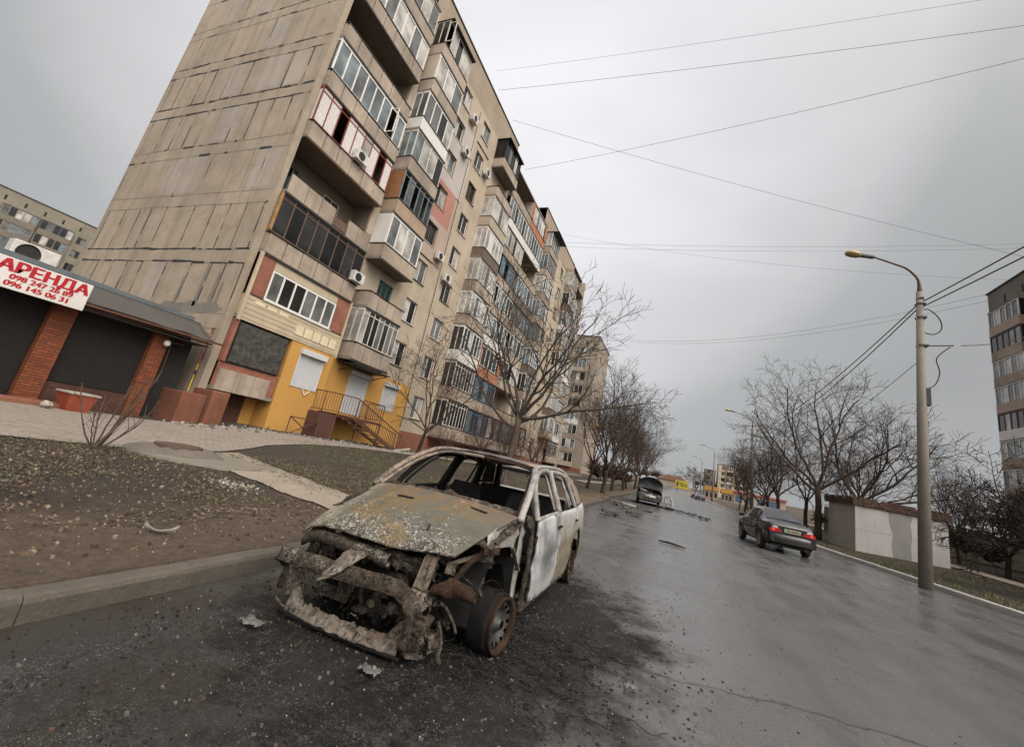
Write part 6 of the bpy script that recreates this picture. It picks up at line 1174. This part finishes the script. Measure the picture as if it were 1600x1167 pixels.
for k,(x,y,lb) in enumerate(((-6,262,'red-roofed house at the far end of the road, the nearer of two'),(-1,275,'red-roofed house at the far end of the road, the farther of two'))):
    t=thing('house',lb,'house',(x,y,rz(y)),R(10)); b=MB(); b.box(-5,5,-4,4,-.5,3.2); b.build('wall',M_w2,t); b=MB(); b.prism([(-5.5,3.2),(5.5,3.2),(0,6.2)],lambda a,z:(a,-4.5,z),lambda a,z:(a,4.5,z)); b.build('roof',plain('red_roof',(.17,.075,.055),.8),t)
# ================================================================ small things
def at(x,y,dz=0): return (x,y,ter(x,y)+dz)
mx_,my_=-9.15,5.95
t=thing('manhole','round rusty manhole cover raised on a crumbling concrete collar in the verge','manhole',at(mx_,my_))
b=MB(); b.lathe([(.0,.16),(.34,.16),(.36,.175),(.40,.17),(.41,.12)],36,'z'); b.build('cover',plain('rusty_iron',(.085,.052,.038),.75,.3,.4,9,bump=.5),t)
b=MB(); n=40; vs=[]; prof=[(.41,.13),(.60,.12),(.80,.03),(1.0,-.08)]
for r,h in prof:
    for j in range(n): a=2*pi*j/n; rr=r*(1+.12*nz(math.cos(a)*2.5,math.sin(a)*2.5,r)); vs.append((rr*math.cos(a),rr*math.sin(a),h+.05*nz(rr*math.cos(a)*6,rr*math.sin(a)*6)))
b.add(vs,[(i*n+j,i*n+(j+1)%n,(i+1)*n+(j+1)%n,(i+1)*n+j) for i in range(3) for j in range(n)]); b.build('broken_collar',mat_conc('broken_concrete',(.12,.10,.08),.5,4,.95,'obj',1),t)
b=MB(); b.add([(1.35*math.cos(a)*(1+.1*nz(a))+.35,1.0*math.sin(a)-.0+.15,.035) for a in [i*pi/18 for i in range(36)]]+[(1.4*math.cos(a)*(1+.1*nz(a))+.35,1.05*math.sin(a)+.15,-.12) for a in [i*pi/18 for i in range(36)]],[tuple(range(36))]+[(i,(i+1)%36,36+(i+1)%36,36+i) for i in range(36)]); b.build('concrete_slab',mat_conc('slab_apron',(.17,.145,.115),.35,2,.9,'obj'),t)
M_shard=plain('pale_plastic',(.17,.155,.135),.5,0,.25,9)
t=tag(MB().grid(lambda u,v:(lerp(-.135,.135,u),.03*v+.05*math.sin(pi*u)*0-.06*math.sin(pi*u)*v,.012+.05*abs(2*u-1)**2+.03*v),12,3).build('plastic_shard',M_shard,smooth=True,solid=.012),'curved pale plastic shard lying on the bare dirt by the kerb','debris'); t.location=at(-4.2,2.84); t.rotation_euler=(0,0,R(35))
b=MB(); b.tube([(-.36,0,.015),(-.1,.03,.03),(.15,.02,.02),(.38,-.02,.015)],[.018,.032,.028,.012],6); t=tag(b.build('trim_strip',M_trim),'single dark strip of car trim lying alone on the wet road','debris'); t.location=(-.05,13.3,.03); t.rotation_euler=(0,0,R(-22))
b=MB(); b.bar((-.5,0,.03),(.5,.02,.25),.12,.06); t=tag(b.build('board',M_patch),'pale board propped at an angle on the far side of the burnt car roof','board'); t.location=at(-12.0,17.6,.2); t.rotation_euler=(0,0,R(75))
# bits of wreck between the two burnt cars, each its own piece
rn=random.Random(77); lab=(('pale bumper skin on the road between kerb and black wreck','bumper_skin'),('long dark sill strip on the road in front of the black wreck','sill_strip'),('bent black panel on the road close to the kerb before the black wreck','panel_scrap'),('dark lump of scrap lying closest to the torn door','scrap_lump'),('middle scrap lump of the trail leading from the torn door','scrap_lump'),('outermost scrap lump of the trail leading from the torn door','scrap_lump'),('crumpled grey sheet on the road before the black wreck','crumpled_sheet'),('small black fragment on the road between the two burnt cars','fragment'),('narrow black fragment just past the burnt hatchback tail','fragment'))
pos=((-2.9,28.0),(-1.9,26.0),(-3.2,27.0),(.2,33.2),(.9,32.4),(1.6,31.2),(-2.6,24.6),(-1.7,21.0),(-2.4,18.5))
for (lb,nm),(x,y) in zip(lab,pos):
    b=MB(); L=.75 if 'strip' in nm or 'skin' in nm else .32; w=.10 if 'strip' in nm else .22; s=rn.random()*9
    b.grid(lambda u,v:(lerp(-L,L,u),lerp(-w,w,v)+.05*nz(u*3,s),.05+.07*nz(u*4,v*3,s)+.10*math.sin(pi*v)*(nm!='sill_strip')),10,5)
    o=tag(b.build(nm,M_shard if 'pale' in lb else (MM if 'grey' in lb else M_trim),solid=.02),lb,'debris'); o.location=(x,y,rz(y)+.03); o.rotation_euler=(0,0,rn.uniform(-.5,.5))
for k,(x,y,lb) in enumerate(((-4.6,29.5,'fallen grey branch lying across the kerb past the hatchback'),(-4.0,26.5,'forked dry branch on the road edge before the black wreck'))):
    b=MB(); grow(random.Random(k+2),b,(0,0,.08),(1,.2,.03),2.6,.035,1,3,dict(seg=.4,wob=.12,up=0,kids=[0,4,3],ang=(25,50),len=(.4,.6),**{'from':.2}),.006); o=tag(b.build('fallen_branch',M_bg),lb,'branch'); o.location=at(x,y,.02); o.rotation_euler=(0,0,k*.9)
# foil and glass melt in front of the car
for k,(x,y,lb,s) in enumerate(((-2.55,2.55,'crumpled silvery scrap by the kerb-side front corner of the hatchback',.075),(-1.62,2.62,'pale melted lump on the ground under the hatchback nose',.065),(-.20,3.75,'small white shard in the ash beside the rimmed front wheel',.045))):
    b=MB(); b.grid(lambda u,v:((u-.5)*s*2,(v-.5)*s*1.3+s*.3*nz(u*4,v*4,k),.02+s*.55*abs(nz(u*5,v*5,k+3))+s*.2*math.sin(pi*u)*math.sin(pi*v)),12,9); o=tag(b.build('melted_scrap',plain('silvery_scrap',(.13,.125,.115),.45,.3,.5,20),smooth=True),lb,'debris'); o.location=(x,y,.008)
# ---- uncountable litter
def scatter(name,label,cat,mats,n,where,fn,seed):
    rn=random.Random(seed); b=MB()
    for k in range(n):
        q=where(rn)
        if q is None: continue
        b.mi=rn.randrange(len(mats)); fn(b,rn,Vector(q))
    return tag(b.build(name,mats),label,cat,kind='stuff')
def chip(smin,smax,h):
    def f(b,rn,q):
        a=rn.uniform(0,6.28); s=smin+(smax-smin)*rn.random()**3; m=rn.choice((3,4,5)); tl=(rn.uniform(-.5,.5),rn.uniform(-.5,.5)); top=[q+Vector((s*math.cos(a+i*6.28/m)*rn.uniform(.5,1.2),s*math.sin(a+i*6.28/m)*rn.uniform(.4,1),0)) for i in range(m)]
        top=[p+Vector((0,0,h*s+(p.x-q.x)*tl[0]+(p.y-q.y)*tl[1]+s*.3)) for p in top]; low=[Vector((p.x,p.y,q.z-.004)) for p in top]
        b.add(top+low,[tuple(range(m))]+[(i,(i+1)%m,m+(i+1)%m,m+i) for i in range(m)])
    return f
def ashzone(rn):
    a=rn.uniform(0,6.28); r=abs(rn.gauss(0,.62)); x=-1.6+2.3*r*math.cos(a); y=4.1+3.2*r*math.sin(a)
    if x<xl(y)+.06 or y<1.2: return None
    return (x,y,0.004)
M_ashb=plain('ash_black',(.010,.009,.0085),.95,0,.4,30,coord='world'); M_ashg=plain('ash_grey',(.085,.075,.065),.95,0,.4,30,coord='world'); M_ashw=plain('ash_white',(.27,.25,.225),.9,0,.3,30,coord='world'); M_ashr=plain('ash_rust',(.06,.035,.022),.95,0,.4,30,coord='world')
scatter('ash_debris','black and grey ash crumbs spread round the burnt hatchback','ash',[M_ashb,M_ashb,M_ashb,M_ashg,M_ashb,M_ashb,M_ashb,M_ashb,M_ashg,M_ashr],20000,ashzone,chip(.002,.014,.45),1)
scatter('glass_crumbs','pale glass crumbs and flakes in the ash and on the road','glass crumbs',[M_ashw,M_ashg],2600,ashzone,chip(.0015,.0065,.5),2)
def wire(b,rn,q):
    P=[q+Vector((0,0,.01))]; d=rn.uniform(0,6.28)
    for i in range(7): d+=rn.gauss(0,.7); P.append(P[-1]+Vector((math.cos(d)*.045,math.sin(d)*.045,rn.uniform(-.008,.012))))
    b.tube([Vector((p.x,p.y,max(.006,p.z))) for p in P],.003,3,cap=False)
scatter('burnt_wire','thin burnt tyre wire tangled by the front wheel','burnt wire',[M_ashb],240,lambda rn:(-1.0+rn.gauss(0,.30),3.75+rn.gauss(0,.42),.004),wire,3)
def verge(x0,x1,y0,y1,th=None,sc=1.3):
    def f(rn):
        x,y=rn.uniform(x0,x1),rn.uniform(y0,y1)
        if x>xl(y)-.18 and x<0 or (x<-9.7 and y<9) : return None
        if th is not None and nz(x*sc,y*sc,4)+.25*nz(x*5,y*5)<th: return None
        return (x,y,ter(x,y))
    return f
ML=[plain('dead_leaf_%s'%k,c,.85,0,.3,30,coord='world') for k,c in (('brown',(.075,.040,.022)),('dark',(.035,.022,.014)),('tan',(.155,.105,.062)),('grey',(.10,.08,.06)))]
def leaf(b,rn,q):
    a=rn.uniform(0,6.28); s=rn.uniform(.010,.028); d=Vector((math.cos(a),math.sin(a),rn.uniform(-.2,.45)))*s; e=Vector((-math.sin(a),math.cos(a),rn.uniform(-.35,.35)))*s*.5; q=q+Vector((0,0,.012+rn.random()*.02)); b.add([q-d,q+e,q+d,q-e],[(0,1,2,3)])
scatter('leaf_litter','dead brown leaves over the trampled verge','dead leaves',ML,26000,verge(-9.6,-4.5,-1,11,-.12,.6),leaf,4)
MGr=[plain('grass_%s'%k,c,.8,0,.3,20,coord='world') for k,c in (('green',(.055,.075,.018)),('dull',(.080,.078,.032)),('straw',(.15,.12,.065)))]
def blade(h0,h1,w):
    def f(b,rn,q):
        for k in range(3):
            a=rn.uniform(0,6.28); h=rn.uniform(h0,h1); p=q+Vector((rn.gauss(0,.02),rn.gauss(0,.02),-.01)); l=Vector((math.cos(a),math.sin(a),0))*h*rn.uniform(.3,1.0); s=Vector((-math.sin(a),math.cos(a),0))*w; m=p+l*.35+Vector((0,0,h*.65)); e=p+l+Vector((0,0,h*.8)); b.add([p-s,p+s,m+s*.7,m-s*.7,e],[(0,1,2,3),(3,2,4)])
    return f
scatter('verge_grass','short winter grass in patches on the apartment-side verge','grass',MGr,12000,verge(-9.7,-5.2,-1,13,.02,.6),blade(.025,.065,.004),5)
scatter('strip_grass','thin green grass between pavement and road beyond the path','grass',MGr,9000,verge(-13.3,-4.2,8.2,34,.0,.35),blade(.04,.10,.007),6)
def rv(rn):
    y=4+rn.random()**1.6*56; x=xr(y)+.22+rn.random()**1.3*9
    return (x,y,ter(x,y)) if nz(x*.5,y*.5,9)>-.30 and not (9.1<x<14.5 and 30<y<36) else None
scatter('right_verge_grass','dull green grass along the whitewashed kerb','grass',MGr,15000,rv,blade(.04,.11,.009),7)
scatter('right_leaf_litter','dead leaves under the dark thicket trees','dead leaves',ML,6000,lambda rn:(lambda x,y:(x,y,ter(x,y)+.01))(rn.uniform(13,26),rn.uniform(20,44)),lambda b,rn,q:leaf(b,rn,q),8)
scatter('gravel','small pale stones on the bare dirt by the kerb','gravel',[M_ashw,M_ashg,M_ashg],1300,verge(-9.4,-3.6,-1,8),chip(.003,.016,.7),9)
MCl=[plain('earth_clod_%s'%k,c,.95,0,.35,40,coord='world') for k,c in (('brown',(.115,.072,.045)),('dark',(.045,.029,.019)),('pale',(.19,.14,.095)))]
scatter('earth_clods','brown crumbs and clods of earth over the bare verge','earth clods',MCl,9000,verge(-9.4,-3.7,-1,9),chip(.004,.026,.6),14)
scatter('dry_grass','flattened dry grass over the verge soil','dry grass',[MGr[2],MGr[2],ML[0],MGr[1]],7000,verge(-9.5,-4.9,-1,10,-.25,.7),blade(.010,.022,.003),15)
scatter('rubble','broken plaster and glass along the foot of the long block','rubble',[M_ashw,M_ashg,M_patch,M_ashg],1500,lambda rn:(lambda x,y:(x,y,ter(x,y)))(-15.3+rn.gauss(0,.45),rn.uniform(9.5,27)),chip(.01,.09,.5),10)
scatter('road_grit','specks of dirt and grit on the wet road','grit',[M_ashb,M_ashg],900,lambda rn:(lambda x,y:(x,y,rz(y)+.010))(rn.uniform(-3,6),rn.uniform(3,30)),chip(.003,.014,.3),11)
b=MB(); b.add([(.42*math.cos(a)*(1+.3*nz(math.cos(a)*3,math.sin(a)*3)),.24*math.sin(a)*(1+.4*nz(math.cos(a)*4,math.sin(a)*4,2)),.0) for a in [i*pi/14 for i in range(28)]],[tuple(range(28))])
scatter('lime_heap','pale spilled lime flakes on the verge below the manhole','spill',[M_ashg,M_patch],420,lambda rn:(lambda x,y:(x,y,ter(x,y)))(-6.35+rn.gauss(0,.20),5.15+rn.gauss(0,.14)),chip(.01,.035,.3),12)
# ---- far roadside signs and kiosks
M_yb=plain('billboard_yellow',(.50,.41,.04),.6,0,.08,1); M_or=plain('kiosk_orange',(.40,.20,.04),.6,0,.1,1)
t=thing('billboard','yellow billboard with a dark cross emblem at the end of the road','billboard',(.9,158,2.1),R(-4)); b=MB(); b.box(-2.0,2.0,-.1,.1,.4,2.9); p=b.build('board',M_yb,t); b=MB(); [b.box(x-.08,x+.08,-.08,.08,-.6,.41) for x in (-1.5,1.5)]; b.build('post',M_dark,t)
b=MB(); b.box(-1.55,-1.25,-.112,-.104,.9,2.5); b.box(-1.8,-1.0,-.117,-.113,1.5,1.85); [b.box(-.6,1.6,-.112,-.104,z,z+.2) for z in (1.2,1.75)]; b.build('emblem',M_trim,p)
for x,y,w,m,lb in ((9.2,150,3.6,M_or,'orange roadside kiosk row beside the yellow billboard'),(13.5,152,3,M_or,'smaller orange kiosk at the far end of the kiosk row')):
    t=thing('kiosk',lb,'kiosk',(x,y,1.9),R(-5)); b=MB(); b.box(-w/2,w/2,-1.4,1.4,-.7,1.7); b.build('wall',M_cpan,t); b=MB(); b.box(-w/2-.1,w/2+.1,-1.65,1.5,1.703,2.9); b.build('fascia',m,t); b=MB(); [b.box(lerp(-w/2,w/2,(k+.2)/3),lerp(-w/2,w/2,(k+.8)/3),-1.42,-1.405,-.2,1.2) for k in range(3)]; b.build('shop_window',M_g[0],t)
t=thing('market_row','long low market row with blue and red fronts behind the shed-side trees','market building',(24,160,1.6)); b=MB(); b.box(16,30,158,162,.5,4.6); b.build('wall',M_pinkish,t,world=True); b=MB(); [b.box(16.5+k*3,18.4+k*3,157.9,157.997,1.9,3.9) for k in range(4)]; b.build('front_panel',plain('market_blue',(.05,.08,.14),.6),t,world=True); b=MB(); b.box(15.8,30.2,157.5,162.2,4.603,5.1); b.build('roof',plain('market_red',(.34,.09,.07),.7),t,world=True)
b=MB(); b.grid(lambda u,v:(lerp(-5.8,-2.6,u),lerp(176,168,u),rz(170)+.2+1.5*v*(1-.7*u)),8,1); tag(b.build('tarpaulin_screen',M_whitep,solid=.05),'pale sloping screen beside the far end of the road','screen')
# ---- orange bag in a tree
b=MB(); b.lathe([(0,.24),(.15,.18),(.20,.02),(.12,-.16),(0,-.24)],9,'z'); o=tag(b.build('plastic_bag',plain('orange_bag',(.52,.20,.02),.6),smooth=True),'orange bag caught high in the leaning bare tree by the path','bag'); o.location=(-6.3,34.9,5.0)
# ---- pedestrian on the path
def person(loc,rz_):
    t=thing('person','person in dark winter clothes walking on the far path before the far block','person',loc,rz_)
    V=[(0,0,.95),(0,0,1.15),(0,.02,1.38),(0,.0,1.50),(0,-.02,1.60),(0,-.03,1.70),(.18,.0,1.40),(.24,.06,1.12),(.22,-.06,.88),(.215,-.09,.80),(-.18,0,1.40),(-.24,-.05,1.12),(-.22,-.16,.90),(-.215,-.20,.82),(.09,0,.90),(.11,-.12,.50),(.11,.02,.10),(.11,-.12,.05),(-.09,0,.90),(-.11,.06,.50),(-.11,.24,.14),(-.11,.14,.05)]
    E=[(0,1),(1,2),(2,3),(3,4),(4,5),(2,6),(6,7),(7,8),(8,9),(2,10),(10,11),(11,12),(12,13),(0,14),(14,15),(15,16),(16,17),(0,18),(18,19),(19,20),(20,21)]
    r=[.15,.15,.16,.06,.085,.09,.07,.055,.045,.04,.07,.055,.045,.04,.10,.07,.05,.045,.10,.07,.05,.045]
    me=bpy.data.meshes.new('body'); me.from_pydata(V,E,[]); me.materials.append(plain('dark_clothes',(.022,.022,.026),.85,0,.3,9)); o=bpy.data.objects.new('body',me); COL.objects.link(o); o.parent=t
    sm=o.modifiers.new('skin','SKIN'); 
    for i,q in enumerate(me.skin_vertices[0].data): q.radius=(r[i],r[i]*.85); q.use_root=(i==0)
    s=o.modifiers.new('subdivision','SUBSURF'); s.levels=s.render_levels=1
    b=MB(); b.grid(lambda u,v:(.072*math.cos(lerp(.9,2.24,u))*1.2,-.03-.097*math.sin(lerp(.8,2.34,u)),lerp(1.59,1.74,v)),6,5); b.build('face',plain('skin_tone',(.42,.26,.19),.6),o,smooth=True)
    b=MB(); b.lathe([(.098,1.68),(.10,1.74),(.08,1.80),(0,1.825)],14,'z',(0,-.025,0)); b.build('knit_hat',M_dark,t,smooth=True)
    b=MB(); b.lathe([(.19,1.44),(.22,1.3),(.205,1.1),(.23,.80)],14,'z',(0,0,0)); b.build('jacket',plain('black_jacket',(.014,.014,.017),.8,0,.3,9),t,smooth=True); return t
person(at(-9.25,57,.05),R(20))
